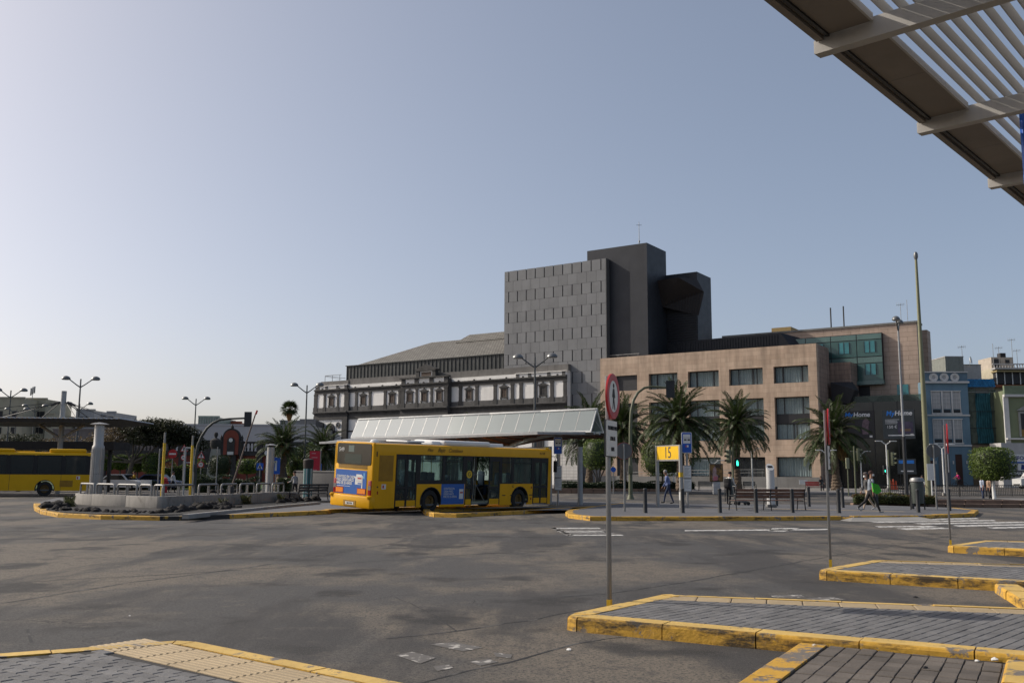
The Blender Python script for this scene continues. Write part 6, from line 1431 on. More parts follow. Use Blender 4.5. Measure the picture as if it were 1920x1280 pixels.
MB().box(-.2, w_, -1.6, .2, 16.3, 16.5).build('awning', mat('awning_ochre', (.30, .24, .12), .8), t, smooth=0)
MB().box(.9, 4.2, 2, 6, 17, 18.9).build('roof_room', mat('raw_render', (.40, .35, .29), .9, var=.2), t, smooth=0); MB().box(1.3, 2.2, 1.9, 2, 17.4, 18.6).build('window', winm, t, smooth=0); MB().box(3.0, 3.6, 1.9, 2, 18.0, 18.5).build('window', winm, t, smooth=0); MB().box(2.6, 3.4, 2.5, 3.5, 18.9, 19.6).build('water_tank', black, t, smooth=0)
for k in range(24): MB().box(.2 + k * .42, .3 + k * .42, -.1, 0, 17, 17.55).build('baluster', wr, t, smooth=0)
MB().box(0, w_, -.15, .05, 17.55, 17.7).build('balustrade_rail', wr, t, smooth=0)
for i, (px, py, d, zl, l) in enumerate(((1803, 648, 134, 17, 'television aerial on the grey roof box'), (1861, 644, 140, 15, 'thin lattice aerial left of the apartment block'), (1872, 650, 141, 15, 'television aerial above the glazed terrace'), (1896, 635, 142, 18, 'tall television aerial at the right edge'), (1906, 655, 143, 18, 'low aerial by the right edge'), (1688, 569, 136, 21, 'red and white aerial on the pink office roof'), (1700, 562, 137, 21, 'thin grey mast on the pink office roof'))):
    p = at(px, py, d); t = thing('roof_aerial', l, 'antenna', (p.x, p.y, zl)); h = p.z - zl; MB().tube([(0, 0, 0), (0, 0, h)], .035, 5).build('mast', galv, t)
    if i in (0, 2, 3, 4, 5):
        MB().tube([(-.6, 0, h - .25), (.6, 0, h - .1)], .025, 5).build('boom', galv, t)
        for k in range(5): MB().tube([(-.5 + k * .25, -.05, h - .45), (-.5 + k * .25, .05, h + .1)], .015, 4).build('element', galv, t)
# ------------------------------------------------------------------ town on the left
def lblock(name, label, px0, px1, py, d, m, h=None, dep=10, wins=None):
    p, q = at(px0, py, d), at(px1, py, d); t = thing(name, label, 'building', (p.x, d, 0)); H_ = p.z; w_ = q.x - p.x
    MB().box(0, w_, 0, dep, 0, H_).build('wall', m, t, smooth=0); MB().box(-.1, w_ + .1, -.1, .4, H_, H_ + .25).build('parapet', m, t, smooth=0)
    for (fx, z, ww, hh) in (wins or []): MB().box(fx * w_ - ww / 2, fx * w_ + ww / 2, -.06, 0, H_ - z - hh, H_ - z).build('window', winm, t, smooth=0)
    return t, w_, H_
apt = mat('apt_cream', (.37, .345, .26), .9, var=.1, scale=.5, streak=.2); apg = mat('apt_grey', (.36, .36, .36), .9, var=.1, streak=.2)
ww = [(x, z, .8, 1.1) for x in (.3, .6, .85) for z in (2.2, 5.0)]
lblock('apartment_block', 'cream apartment block with small windows at the far left edge', -60, 45, 746, 165, apt, wins=ww + [(.45, 2.2, .5, 1)])
lblock('apartment_block', 'yellowish apartment block left of the cable mast', 50, 87, 748, 170, apt, wins=ww)
lblock('apartment_block', 'low cream annexe below the yellowish apartment block', 86, 102, 776, 168, apt, wins=[(.5, 1.5, .7, .8)])
lblock('apartment_block', 'grey rooftop block right of the cable mast', 143, 177, 769, 175, apg, wins=[(.3, 1.2, .8, 1.0), (.6, 1.2, .8, 1.0)])
lblock('apartment_block', 'lower grey roof block beside the acacia crown', 177, 200, 779, 178, apg, wins=[(.4, 1, .6, .8)])
t, w_, H_ = lblock('apartment_block', 'small white roof hut with a dark opening over the steel canopy', 201, 216, 773, 172, apg, wins=[(.5, .8, .9, 1.0)])
p = at(40, 728, 164); t = thing('phone_mast', 'mobile phone antenna cluster on the cream apartment block', 'antenna', (p.x, 168, at(40, 746, 165).z)); MB().tube([(0, 0, 0), (0, 0, 2.3)], .06, 6).build('mast', galv, t)
for k in range(3): MB().rbox(-.35 + k * .3, -.15 + k * .3, -.2, 0, .7 + .2 * k, 2.0 + .15 * k, .03).build('antenna_panel', lamph, t)
lblock('long_building', 'long grey-roofed building behind the acacia with pale wall', 100, 330, 806, 150, mat('roof_greybrown', (.16, .14, .13), .9, var=.15), wins=[])
lblock('market_hall', 'large pale grey metal-roofed hall behind the red facade', 318, 590, 797, 150, mat('hall_metal', (.40, .41, .42), .6, .2, var=.08, scale=.3), dep=30)
t, w_, H_ = lblock('glass_block', 'greenish glass box on the hall roof left of the traffic arm', 373, 410, 782, 158, mat('green_pale_glass', (.20, .25, .22), .4, var=.1))
for k in range(9): MB().box(w_ * k / 8 - .06, w_ * k / 8 + .06, -.12, 0, H_ - 3, H_).build('mullion', galv, t, smooth=0)
t, w_, H_ = lblock('roof_house', 'orange-red roof building behind the traffic arm', 406, 452, 792, 165, mat('red_render', (.27, .085, .045), .85, var=.15)); MB().box(.4 * w_, .5 * w_, -.06, 0, H_ - 1.3, H_ - .2).build('window', plate_w, t, smooth=0)
lblock('roof_house', 'tan low roof building between traffic light and fan palm', 468, 500, 799, 166, mat('tan_render', (.32, .25, .19), .85, var=.12), wins=[(.5, .6, 1, .6)])
lblock('apartment_block', 'grey flat-roofed building right of the fan palm', 525, 566, 790, 170, mat('blue_grey', (.17, .18, .19), .85, var=.15), wins=[(.2, 1, .8, .9), (.5, 1, .8, .9), (.8, 1, .8, .9)])
t, w_, H_ = lblock('apartment_block', 'dark grey building with terracotta roof slope left of the theatre', 563, 592, 788, 160, mat('dark_grey_render', (.15, .15, .155), .85, var=.15), wins=[(.5, 3, 1.6, 1)]); b = MB(); b.add([(0, -.3, H_ - 2.4), (w_ * .8, -.3, H_ - 2.4), (w_ * .9, .4, H_ - .2), (w_ * .3, .4, H_ - .2)], [(0, 1, 2, 3)]); b.build('roof_slope', mat('terracotta', (.30, .13, .07), .85, var=.2), t, smooth=0)
# red pavilion with arched clock gable, balustrade and statue
redw = mat('red_wall', (.20, .052, .035), .9, var=.15, scale=.6, streak=.3); dst = mat('dark_stone', (.045, .042, .042), .9, var=.3, scale=1.2, fine=.3)
p0, p1 = at(196, 850, 126), at(585, 850, 126)
rp = thing('red_pavilion', 'red walled pavilion with dark stone balustrade and arched gable', 'building', (p0.x, 126, 0)); w_ = p1.x - p0.x
MB().box(0, w_, 0, 6, 0, 3.9).build('wall', redw, rp, smooth=0); MB().box(-.1, w_ + .1, -.25, .3, 3.9, 4.5).build('stone_band', dst, rp, smooth=0); MB().box(-.1, w_ + .1, -.2, .2, 5.5, 5.75).build('balustrade_rail', dst, rp, smooth=0)
bm2 = MB().lathe([(.08, 0), (.14, .25), (.07, .6), (.12, 1.0)], 6).mesh('baluster', dst)
for k in range(58): inst(bm2, 'baluster', rp, (.3 + k * w_ / 58, 0, 4.5))
for k in range(9): MB().box(w_ * k / 8 - .35, w_ * k / 8 + .35, -.35, .3, 0, 5.9).build('pier', dst, rp, smooth=0)
gx = at(435, 850, 126).x - p0.x; ga = bpy.data.objects.new('clock_gable', None); COL.objects.link(ga); ga.parent = rp; ga.location = (gx, -.4, 4.0)
def archp(r, h): return [(-r, 0), (r, 0)] + [(r * math.cos(math.pi * k / 12), h + r * math.sin(math.pi * k / 12)) for k in range(13)]
MB().prism(archp(1.15, 2.3), -.2, .3, 'y').build('gable_wall', dst, ga, smooth=0); MB().prism(archp(.98, 2.25), -.28, -.2, 'y').build('red_field', redw, ga, smooth=0); MB().prism(archp(.5, 1.75), -.36, -.28, 'y').build('niche', dst, ga, smooth=0)
MB().lathe([(.001, 0), (.26, 0), (.26, .06), (.001, .06)], 16, M=tr(0, -.38, 1.9) @ Matrix.Rotation(math.pi / 2, 4, 'X')).build('clock_face', plate_w, ga); MB().box(-.4, .4, -.4, -.34, 0, .4).build('plaque', wt, ga, smooth=0)
for x in (-1.35, 1.35): MB().lathe([(.28, -1), (.28, 1.6), (.34, 1.7), (.14, 1.9), (.2, 2.2), (.02, 2.6)], 8, (x, 0, 0)).build('finial', dst, ga)
MB().lathe([(.2, 0), (.22, .2), (.03, .6)], 8, (0, 0, 3.4)).build('finial', dst, ga)
sp = at(402, 880, 112); stt = thing('statue', 'dark stone bust statue on a tall pale pedestal', 'statue', (sp.x, 112, 0))
MB().add([(-.9, -.6, 0), (.9, -.6, 0), (.9, .6, 0), (-.9, .6, 0), (-.4, -.35, 4.4), (.45, -.35, 4.4), (.45, .35, 4.4), (-.4, .35, 4.4)], [(0, 1, 2, 3), (4, 7, 6, 5), (0, 4, 5, 1), (1, 5, 6, 2), (2, 6, 7, 3), (3, 7, 4, 0)]).build('pedestal', mat('pale_stone', (.27, .255, .24), .85, var=.15, streak=.3), stt, smooth=0)
b = MB(); b.lathe([(.45, 0), (.62, .3), (.68, .75), (.62, 1.05), (.35, 1.2), (.14, 1.3), (.15, 1.42), (.24, 1.55), (.25, 1.75), (.18, 1.92), (.03, 1.98)], 14, (0, 0, 4.4), sy=.6); b.build('bust', dst, stt)
# ------------------------------------------------------------------ palms
def frond_mesh(L, elev, droop, rng, m, n=36):
    """one feather frond: arching rachis with two rows of narrow leaflets in a shallow V"""
    b = MB(); pts = []; p = Vector((0, 0, 0)); a = elev; K = 14
    for k in range(K + 1):
        pts.append(p.copy()); a2 = a - droop * (k / K) ** 1.5; p = p + Vector((math.cos(a2), 0, math.sin(a2))) * (L / K)
    b.tube(pts[:-1], [.045 - .035 * k / K for k in range(K)], 4, 0)
    def pos(t): i = min(K - 1, int(t * K)); return pts[i].lerp(pts[i + 1], t * K - i), (pts[i + 1] - pts[i]).normalized()
    for k in range(n):
        t = .10 + .89 * k / n; c, d = pos(t); up = Vector((0, 1, 0)).cross(d) * -1
        ln = L * (.17 * math.sin(math.pi * min(1, .18 + t * .85)) ** .7 + .02) * rng.uniform(.85, 1.1)
        for sg_ in (-1, 1):
            o = Vector((0, sg_, 0)); dirv = (d * .75 + o * .85 + up * .28 + Vector((rng.gauss(0, .07), rng.gauss(0, .07), rng.gauss(0, .07)))).normalized()
            w_ = d.cross(dirv).normalized().cross(dirv) * (.046 * L / 4)
            mid = c + dirv * ln * .55; tip = c + dirv * ln + Vector((0, 0, -ln * .22))
            b.add([c, mid + w_, tip, mid - w_], [(0, 1, 2, 3)], 1)
    return b.mesh('frond', m, 0, fix=False)
rngp = random.Random(11)
fr_lev = [(82, 35), (66, 62), (48, 80), (28, 88), (6, 80), (-18, 60), (-42, 35)]
fronds = [[frond_mesh(4.0 * rngp.uniform(.92, 1.06), rad(e), rad(dr), rngp, [bark2, leaf_palm]) for _ in range(2)] for e, dr in fr_lev]
dead = [frond_mesh(3.4, rad(-50), rad(30), rngp, [leaf_dead, leaf_dead], 22)]
def trunk_mesh(h, r, rng):
    b = MB(); n = 14; rows = max(8, int(h / .16))
    for i in range(rows + 1):
        t = i / rows; rr = r * (1.28 - .5 * min(1, t * 3) + (.22 * max(0, t - .55) / .45 if True else 0)) * (1.06 if i % 2 else .96)
        for k in range(n): a = 2 * math.pi * (k + .5 * (i % 2)) / n; j = rng.uniform(.94, 1.07); b.v.append((rr * j * math.cos(a), rr * j * math.sin(a), h * t))
    for i in range(rows):
        for k in range(n): b.f.append([i * n + k, i * n + (k + 1) % n, (i + 1) * n + (k + 1) % n, (i + 1) * n + k]); b.m.append(0)
    return b.mesh('trunk', bark, 0)
def palm(label, px, pyc, d, zb, sc=1.0, tr_=.40, seed=0, lev=None, dry=6, cnt=(6, 10, 14, 16, 16, 13, 9)):
    rng = random.Random(seed); c = at(px, pyc, d); h = c.z - zb
    t = thing('palm_tree', label, 'palm', (c.x, d, zb)); t.rotation_euler = (rng.gauss(0, .02), rng.gauss(0, .025), rng.uniform(0, 6)); o = inst(trunk_mesh(h, tr_, rng), 'trunk', t)
    MB().lathe([(tr_ * .95, -.6), (tr_ * 1.35, -.1), (tr_ * 1.1, .25), (.05, .5)], 10, (0, 0, h)).build('crown_base', leaf_dead, t)
    for li, (n, vs) in enumerate(zip(cnt, fronds)):
        for k in range(n):
            f = inst(rng.choice(vs), 'frond', t, (0, 0, h + .1)); az = 2 * math.pi * (k + rng.uniform(-.35, .35)) / n + li * .7
            s_ = sc * rng.uniform(.9, 1.2); f.rotation_euler = (rng.gauss(0, .12), rng.gauss(0, .07), az); f.scale = (s_, s_, s_)
    for k in range(dry): f = inst(dead[0], 'dry_frond', t, (0, 0, h - .1)); f.rotation_euler = (0, 0, rng.uniform(0, 6.28)); f.scale = (sc * .8,) * 3
palm('big date palm behind the yellow 15 sign and the bus stop flag', 1276, 797, 84, .4, 1.02, .42, 1)
palm('date palm with a dark trunk beside the green pedestrian light', 1379, 801, 90, .3, .90, .40, 2)
palm('date palm on the right with a sunlit trunk before the travertine corner', 1565, 818, 102, .2, 1.10, .48, 3)
palm('date palm half hidden behind the large no-pedestrian sign', 1168, 806, 96, .3, .95, .36, 4, dry=5)
palm('date palm with drooping fronds right of the glass canopy end', 1104, 808, 100, .3, 1.05, .38, 5)
palm('spreading date palm on the left behind the slim vent column', 527, 842, 88, 0, .74, .46, 6, cnt=(6, 10, 13, 13, 10, 6, 3), dry=2)
palm('small date palm between the left bench and the theatre', 608, 848, 96, .1, .72, .34, 7, dry=2)
palm('date palm mostly hidden behind the bus roof and glass canopy', 878, 838, 98, .2, .85, .36, 8)
# fan palm over the roofs
def fan_leaf(rng):
    b = MB(); b.tube([(0, 0, 0), (.75, 0, .1)], .02, 4, 0)
    for k in range(15):
        a = rad(-105 + 15 * k); d = Vector((math.cos(a), math.sin(a), -.1)); c = Vector((.75, 0, .1)); w_ = Vector((-d.y, d.x, 0)) * .06; L = .85 * rng.uniform(.85, 1.05)
        b.add([c, c + d * L * .6 + w_, c + d * L + Vector((0, 0, -.18)), c + d * L * .6 - w_], [(0, 1, 2, 3)], 1)
    return b.mesh('fan_leaf', [bark2, leaf_palm], 0, fix=False)
fl = [fan_leaf(rngp) for _ in range(2)]; c = at(543, 768, 142); t = thing('fan_palm', 'tall slender fan palm above the roofs left of the theatre', 'palm', (c.x, 142, 0))
MB().tube([(.6, 0, 0), (.3, 0, c.z * .5), (0, 0, c.z)], [.3, .24, .22], 10).build('trunk', bark, t); MB().lathe([(.25, -1.6), (.5, -.8), (.42, -.2), (.1, .2)], 10, (0, 0, c.z)).build('dry_skirt', leaf_dead, t)
for k in range(36):
    e = rad(75 - 120 * (k / 36)); f = inst(rngp.choice(fl), 'fan_leaf', t, (0, 0, c.z)); f.rotation_euler = (0, -e, 2.4 * k + rngp.uniform(-.3, .3)); f.scale = (1.05,) * 3
# ------------------------------------------------------------------ clipped trees, hedges, acacia
def topiary(label, px0, px1, py0, py1, d, zb, m, stems=1, white=False, seed=0, n=2600, leaf=.075, shape='box', name='clipped_tree', cat='tree'):
    rng = random.Random(seed); a, c = at(px0, py0, d), at(px1, py1, d); cx = (a.x + c.x) / 2; ex = (c.x - a.x) / 2; ez = (a.z - c.z) / 2; cz = (a.z + c.z) / 2
    t = thing(name, label, cat, (cx, d, zb)); b = MB(); ey = ex
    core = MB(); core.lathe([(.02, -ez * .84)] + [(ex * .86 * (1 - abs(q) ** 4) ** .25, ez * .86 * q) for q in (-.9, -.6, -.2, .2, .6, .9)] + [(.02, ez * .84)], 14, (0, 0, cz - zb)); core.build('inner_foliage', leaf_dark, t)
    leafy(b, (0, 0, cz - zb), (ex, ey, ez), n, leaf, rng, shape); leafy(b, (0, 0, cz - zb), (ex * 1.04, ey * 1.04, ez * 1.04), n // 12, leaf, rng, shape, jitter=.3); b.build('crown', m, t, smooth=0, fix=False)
    zt_ = c.z - zb + .3
    for k in range(stems):
        o = (k - (stems - 1) / 2) * .16; MB().tube([(o * .7, 0, 0), (o * .9, .05, zt_ * .5), (o * 3, .0, zt_)], [.11 if stems == 1 else .07, .09 if stems == 1 else .06, .07], 8).build('trunk', white_p if white else bark2, t)
topiary('round-clipped tree right of the glass canopy with several stems', 1093, 1150, 823, 880, 88, .4, leaf_ficus, 4, seed=1)
topiary('round-clipped tree behind the yellow 15 board', 1203, 1281, 826, 893, 87, .4, leaf_ficus, 1, seed=2)
topiary('round-clipped tree with a whitewashed trunk at the right', 1823, 1898, 838, 900, 57, .35, leaf_ficus, 1, True, 3, 4200, .062)
for i, (l, x0, x1, y0, y1, d) in enumerate((('clipped tree directly right of the left bus front', 193, 213, 852, 881, 100), ('clipped tree second right of the left bus front', 214, 238, 852, 880, 99), ('clipped tree right of the acacia trunk', 245, 272, 851, 884, 97), ('clipped tree left of the no-entry sign', 270, 300, 849, 889, 95), ('dark clipped tree right of the statue pedestal', 394, 431, 853, 892, 92), ('clipped tree behind the slanting barrier arm', 446, 481, 860, 888, 96), ('clipped tree left of the striped column', 540, 570, 860, 893, 90))):
    topiary(l, x0, x1, y0, y1, d, 0, leaf_dark if i in (4,) else leaf_ficus, 1, False, 20 + i, 1500, .085)
def hedge(label, p0, p1, h, wd, m, seed, n, leaf=.07, zb=0.0, top=None):
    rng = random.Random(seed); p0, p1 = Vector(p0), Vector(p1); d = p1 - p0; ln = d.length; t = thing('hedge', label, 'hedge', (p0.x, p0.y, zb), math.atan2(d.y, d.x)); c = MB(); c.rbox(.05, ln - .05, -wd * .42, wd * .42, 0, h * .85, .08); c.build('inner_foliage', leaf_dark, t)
    b = MB()
    for _ in range(n):
        x = rng.uniform(0, ln); f = rng.random(); bump = .12 * h * math.sin(x * 1.7 + seed) + .08 * h * math.sin(x * 4.1)
        if f < .5: p = Vector((x, rng.uniform(-wd / 2, wd / 2), h + bump + rng.gauss(0, .03)))
        else: p = Vector((x, -wd / 2 + rng.gauss(0, .03), rng.uniform(.02, h + bump)))
        u = Vector((rng.gauss(0, 1), rng.gauss(0, 1), rng.gauss(0, 1))).normalized(); v = u.cross(Vector((rng.gauss(0, 1), rng.gauss(0, 1), 1))).normalized(); s_ = leaf * rng.uniform(.6, 1.3)
        b.add([p - u * s_, p - v * s_ * .45, p + u * s_, p + v * s_ * .45], [(0, 1, 2, 3)], 1 if (top and f < .4 and rng.random() < .4) else 0)
    b.build('foliage', [m, top or m], t, smooth=0, fix=False)
a_, c_ = at(1597, 900, 52.6), at(1752, 900, 51.8); hedge('low ragged hedge behind the walking people and green bin', (a_.x, a_.y), (c_.x, c_.y), .46, .9, leafmat('hedge_leaf', (.075, .082, .024)), 5, 3600, .055, .18, leafmat('hedge_red', (.13, .055, .025)))
hedge('low dark shrubs in the planting strip left of the clipped trees', (at(1052, 905, 88).x, 88), (at(1150, 905, 88).x, 88), .55, 2.2, leaf_dark, 6, 1500, .09, .4)
hedge('low dark shrubs in the planting strip below the 15 board', (at(1152, 905, 88).x, 88), (at(1300, 905, 88).x, 88), .62, 2.2, leaf_dark, 7, 2000, .09, .4)
hedge('flat-topped green hedge wall behind the yellow poles', (at(310, 890, 98).x, 98), (at(384, 890, 98).x, 98), 2.5, 1.4, leaf_ficus, 8, 1800, .09)
hedge('low dark shrubs left of the slanting barrier arm', (at(372, 900, 80).x, 80), (at(432, 900, 80).x, 80), 1.35, 1.6, leaf_dark, 9, 1400, .09)
hedge('low dark shrubs right of the slanting barrier arm', (at(436, 900, 82).x, 82), (at(487, 900, 82).x, 82), 1.1, 1.6, leaf_dark, 10, 1200, .09)
hedge('shrub bed left of the person in grey by the vent', (at(522, 900, 74).x, 74), (at(549, 900, 74).x, 74), 1.2, 1.4, leafmat('mid_leaf', (.05, .07, .025)), 11, 900, .1)
hedge('long low hedge under the clipped trees on the left', (at(190, 900, 91).x, 91), (at(303, 900, 91).x, 91), .75, 2.0, leaf_dark, 12, 2200, .1)
b = MB(); b.add([(-70, 92, .02), (-22, 92, .02), (-24, 118, .5), (-76, 118, .5)], [(0, 1, 2, 3)]); tag(b.build('lawn', leaf_lawn, smooth=0, fix=False), 'green lawn of the garden behind the left island', kind='structure')
def big_tree(label, px, d, zb, lobes, rng, leafm, leaf, per, trunk_r, fork, name='acacia_tree', twigs=140):
    base = at(px, 900, d); t = thing(name, label, 'tree', (base.x, d, zb)); br = MB(); lv_ = MB(); fk = Vector((fork[0], 0, fork[1]))
    MB().tube([(0, 0, 0), (fork[0] * .4, .05, fork[1] * .5), tuple(fk)], [trunk_r, trunk_r * .8, trunk_r * .7], 9).build('trunk', bark2, t)
    for (cx, cy, cz, rx, ry, rz2, n, mi) in lobes:
        c = Vector((cx, cy, cz)); mid = fk.lerp(c, .5) + Vector((0, 0, -.15 * abs(cx - fork[0]))); br.tube([tuple(fk), tuple(mid), tuple(c + Vector((0, 0, -rz2 * .3)))], [trunk_r * .45, trunk_r * .28, .04], 6)
        for k in range(max(4, n // 60)):
            u = Vector((rng.gauss(0, .5) * rx, rng.gauss(0, .5) * ry, rng.gauss(0.1, .5) * rz2)); br.tube([tuple(mid.lerp(c, rng.random())), tuple(c + u * .5 + Vector((0, 0, -.1))), tuple(c + u)], [.05, .03, .012], 4)
        for k in range(n):
            while True:
                u = Vector((rng.uniform(-1, 1), rng.uniform(-1, 1), rng.uniform(-1, 1)))
                if u.length < 1: break
            g = c + Vector((u.x * rx, u.y * ry, u.z * rz2))
            for q in range(per):
                p = g + Vector((rng.gauss(0, .12), rng.gauss(0, .12), rng.gauss(0, .06))); e = Vector((rng.gauss(0, 1), rng.gauss(0, 1), rng.gauss(0, .5))).normalized(); v = e.cross(Vector((rng.gauss(0, .5), rng.gauss(0, .5), 1))).normalized(); s_ = leaf * rng.uniform(.5, 1.3)
                lv_.add([p - e * s_, p - v * s_ * .4, p + e * s_, p + v * s_ * .4], [(0, 1, 2, 3)], mi)
    br.build('branches', bark2, t); lv_.build('crown', leafm, t, smooth=0, fix=False)
rt_ = random.Random(21)
lob = [(-2.6, 0, 4.6, 1.6, 1.6, 1.0, 260, 1), (-1.2, .5, 5.5, 1.5, 1.6, .9, 300, 1), (.6, -.3, 5.9, 1.6, 1.8, .9, 420, 0), (2.4, .2, 6.1, 1.7, 1.9, .95, 820, 0), (4.2, -.2, 5.9, 1.7, 1.8, 1.0, 860, 0), (5.8, .1, 5.2, 1.5, 1.6, 1.05, 720, 0), (6.8, 0, 4.4, 1.1, 1.3, .8, 320, 0), (1.6, -1, 4.9, 1.6, 1.2, .7, 320, 0), (3.6, -1, 4.8, 1.8, 1.2, .7, 380, 0), (-3.6, .3, 4.0, 1.0, 1.2, .7, 120, 1)]
big_tree('wide flat-crowned dark acacia tree left of the traffic arm', 237, 95, 0, lob, rt_, [leaf_acacia, leaf_dry], .13, 5, .30, (.5, 2.6))
lob2 = [(-3, 0, 4.2, 1.9, 1.5, 1.2, 420, 1), (-1, 0, 4.7, 1.9, 1.5, 1.2, 460, 0), (1.2, 0, 4.6, 1.9, 1.5, 1.2, 420, 0), (3.2, 0, 4.2, 1.8, 1.4, 1.1, 360, 1), (0, 0, 3.2, 3.4, 1.4, .8, 420, 0)]
big_tree('brownish bare-branched tree at the far left below the steel canopy', 30, 105, 0, lob2, rt_, [leaf_acacia, leaf_dry], .14, 4, .25, (0, 2.0), name='garden_tree')
big_tree('thin twiggy tree under the canopy right of the mast', 132, 100, 0, [(-1.8, 0, 4.0, 1.6, 1.3, 1.1, 260, 1), (.3, 0, 4.4, 1.6, 1.3, 1.0, 280, 1), (2.4, 0, 4.1, 1.7, 1.3, 1.1, 320, 0)], rt_, [leaf_acacia, leaf_dry], .13, 4, .2, (0, 2.0), name='garden_tree')
big_tree('light green leafy tree behind the left date palm', 572, 104, 0, [(-.6, 0, 3.6, 1.2, 1.2, 1.0, 200, 0), (.6, 0, 4.0, 1.2, 1.2, 1.0, 220, 0), (0, 0, 2.8, 1.5, 1.2, .8, 160, 0)], rt_, [leafmat('light_leaf', (.075, .12, .03))], .14, 5, .16, (0, 1.6), name='garden_tree')
# weeds at the wall foot
b = MB(); rw = random.Random(5)
for px, py in ((130, 950), (128, 951), (460, 946), (462, 946), (418, 952), (520, 940), (527, 942)):
    g0 = gr(px, py, ISZ)
    for k in range(60): a = rw.uniform(0, 6.28); l = rw.uniform(.15, .5); b.add([(g0.x + rw.gauss(0, .15), g0.y + rw.gauss(0, .15), ISZ)] * 1 + [(g0.x + math.cos(a) * l * .5, g0.y + math.sin(a) * l * .5, ISZ + l * .8), (g0.x + math.cos(a) * l * .5 + .03, g0.y + math.sin(a) * l * .5, ISZ + l)], [(0, 1, 2)])
tag(b.build('weeds', leafmat('weed', (.07, .075, .03)), smooth=0, fix=False), 'dry weeds sprouting at the foot of the planter wall', 'weeds', kind='stuff')
# ------------------------------------------------------------------ traffic signals
def signal(parent, x, y, z, rz, m=olive, n=3):
    t = bpy.data.objects.new('signal_head', None); COL.objects.link(t); t.parent = parent; t.location = (x, y, z); t.rotation_euler = (0, 0, rz)
    MB().rbox(-.16, .16, -.1, .1, 0, .34 * n, .03).build('housing', m, t)
    for k in range(n):
        zz = .17 + .34 * k; b = MB(); K = 10
        for q in range(K): a0, a1 = rad(-20 + 220 * q / K), rad(-20 + 220 * (q + 1) / K); b.quad((.13 * math.cos(a0), -.1, zz + .13 * math.sin(a0)), (.13 * math.cos(a1), -.1, zz + .13 * math.sin(a1)), (.12 * math.cos(a1), -.32, zz + .10 * math.sin(a1)), (.12 * math.cos(a0), -.32, zz + .10 * math.sin(a0)))
        b.build('visor', m, t, fix=False); MB().lathe([(.001, 0), (.11, 0), (.11, .02), (.001, .03)], 14, M=tr(0, -.1, zz) @ Matrix.Rotation(math.pi / 2, 4, 'X')).build('lens', black, t)
    return t
def gantry(label, px, d, pts, m, rz_sig, zb=0.0):
    b0 = at(px, 890, d); t = thing('traffic_light', label, 'traffic light', (b0.x, d, zb)); P = [at(x, y, d) for x, y in pts]; L = [(0, 0, 0)] + [(p.x - b0.x, 0, p.z - zb) for p in P]
    MB().tube(L, [.15] + [.12 - .05 * k / len(P) for k in range(len(P))], 10).build('mast_arm', m, t); MB().lathe([(.26, 0), (.24, .06), (.16, .3)], 12).build('base', m, t); MB().rbox(-.14, .14, -.2, -.1, 1.7, 2.3, .02).build('control_box', m, t)
    e = L[-1]; s_ = signal(t, e[0] + .16, 0, e[2] - .62, rz_sig, darkm); MB().box(-.3, .3, .1, .13, -.08, 1.12).build('backboard', darkm, s_, smooth=0)
    return t
gantry('dark curved traffic light arm over the left island', 366, 77, [(367, 860), (371, 835), (378, 818), (388, 803), (399, 793), (412, 787), (430, 785), (462, 783.5)], mat('arm_dark', (.045, .05, .045), .55, var=.15), math.pi)
g_ = gantry('olive curved traffic light arm in front of the big date palm', 1182, 66, [(1182, 860), (1182, 800), (1183.5, 772), (1188, 750), (1196, 736), (1208, 727), (1222, 724.5), (1252, 727)], olive, math.pi)
def tlight(label, px, pyt, d, zb, dx=.25, rz=0.0, extra=None, m=olive):
    p = at(px, pyt, d); t = thing('traffic_light', label, 'traffic light', (p.x, d, zb)); h = p.z - zb; MB().tube([(0, 0, 0), (0, 0, h)], .07, 10).build('pole', m, t); signal(t, dx, -.02, h - 1.2, rz, m); return t, h
t, h = tlight('traffic light and green walking-man signal by the second date palm', 1373, 838, 72, .15, -.3, rad(-60))
gm_ = MB().rbox(.12, .52, -.14, .1, h - 1.6, h - .85, .03).build('pedestrian_signal', black, t); gl_ = mat('green_light', (.01, .3, .2), .4, emit=((.05, 1.0, .6), 3.0)); b = MB(); b.cbox((.32, -.15, h - 1.18), (.13, .02, .18)); b.lathe([(.05, 0), (.05, .02)], 10, M=tr(.32, -.14, h - 1.04) @ Matrix.Rotation(math.pi / 2, 4, 'X')); b.cbox((.30, -.15, h - 1.32), (.06, .02, .12)); b.cbox((.37, -.15, h - 1.32), (.05, .02, .12)); b.build('lit_figure', gl_, gm_)
tlight('olive traffic light behind the right date palm trunk', 1601, 836, 78, .15, .32, rad(80))
t, h = tlight('white-poled traffic light with side-lit visors before the dark store', 1665, 843, 74, .15, .3, rad(50), m=olive); MB().rbox(-.45, -.2, -.1, .1, h - 1.9, h - 1.2, .02).build('pedestrian_signal', black, t); MB().box(-.36, -.3, -.12, -.1, h - 1.7, h - 1.55).build('lit_figure', gl_, t, smooth=0)
p = at(1589, 870, 76); t = thing('signal_back', 'pale narrow signal box left of the olive traffic light', 'traffic light', (p.x, 76, .15)); MB().rbox(-.13, .13, -.08, .08, p.z - .5, p.z + .35, .02).build('housing', mat('pale_olive', (.22, .23, .15), .6), t); MB().tube([(0, 0, 0), (0, 0, p.z - .4)], .05, 8).build('pole', olive, t)
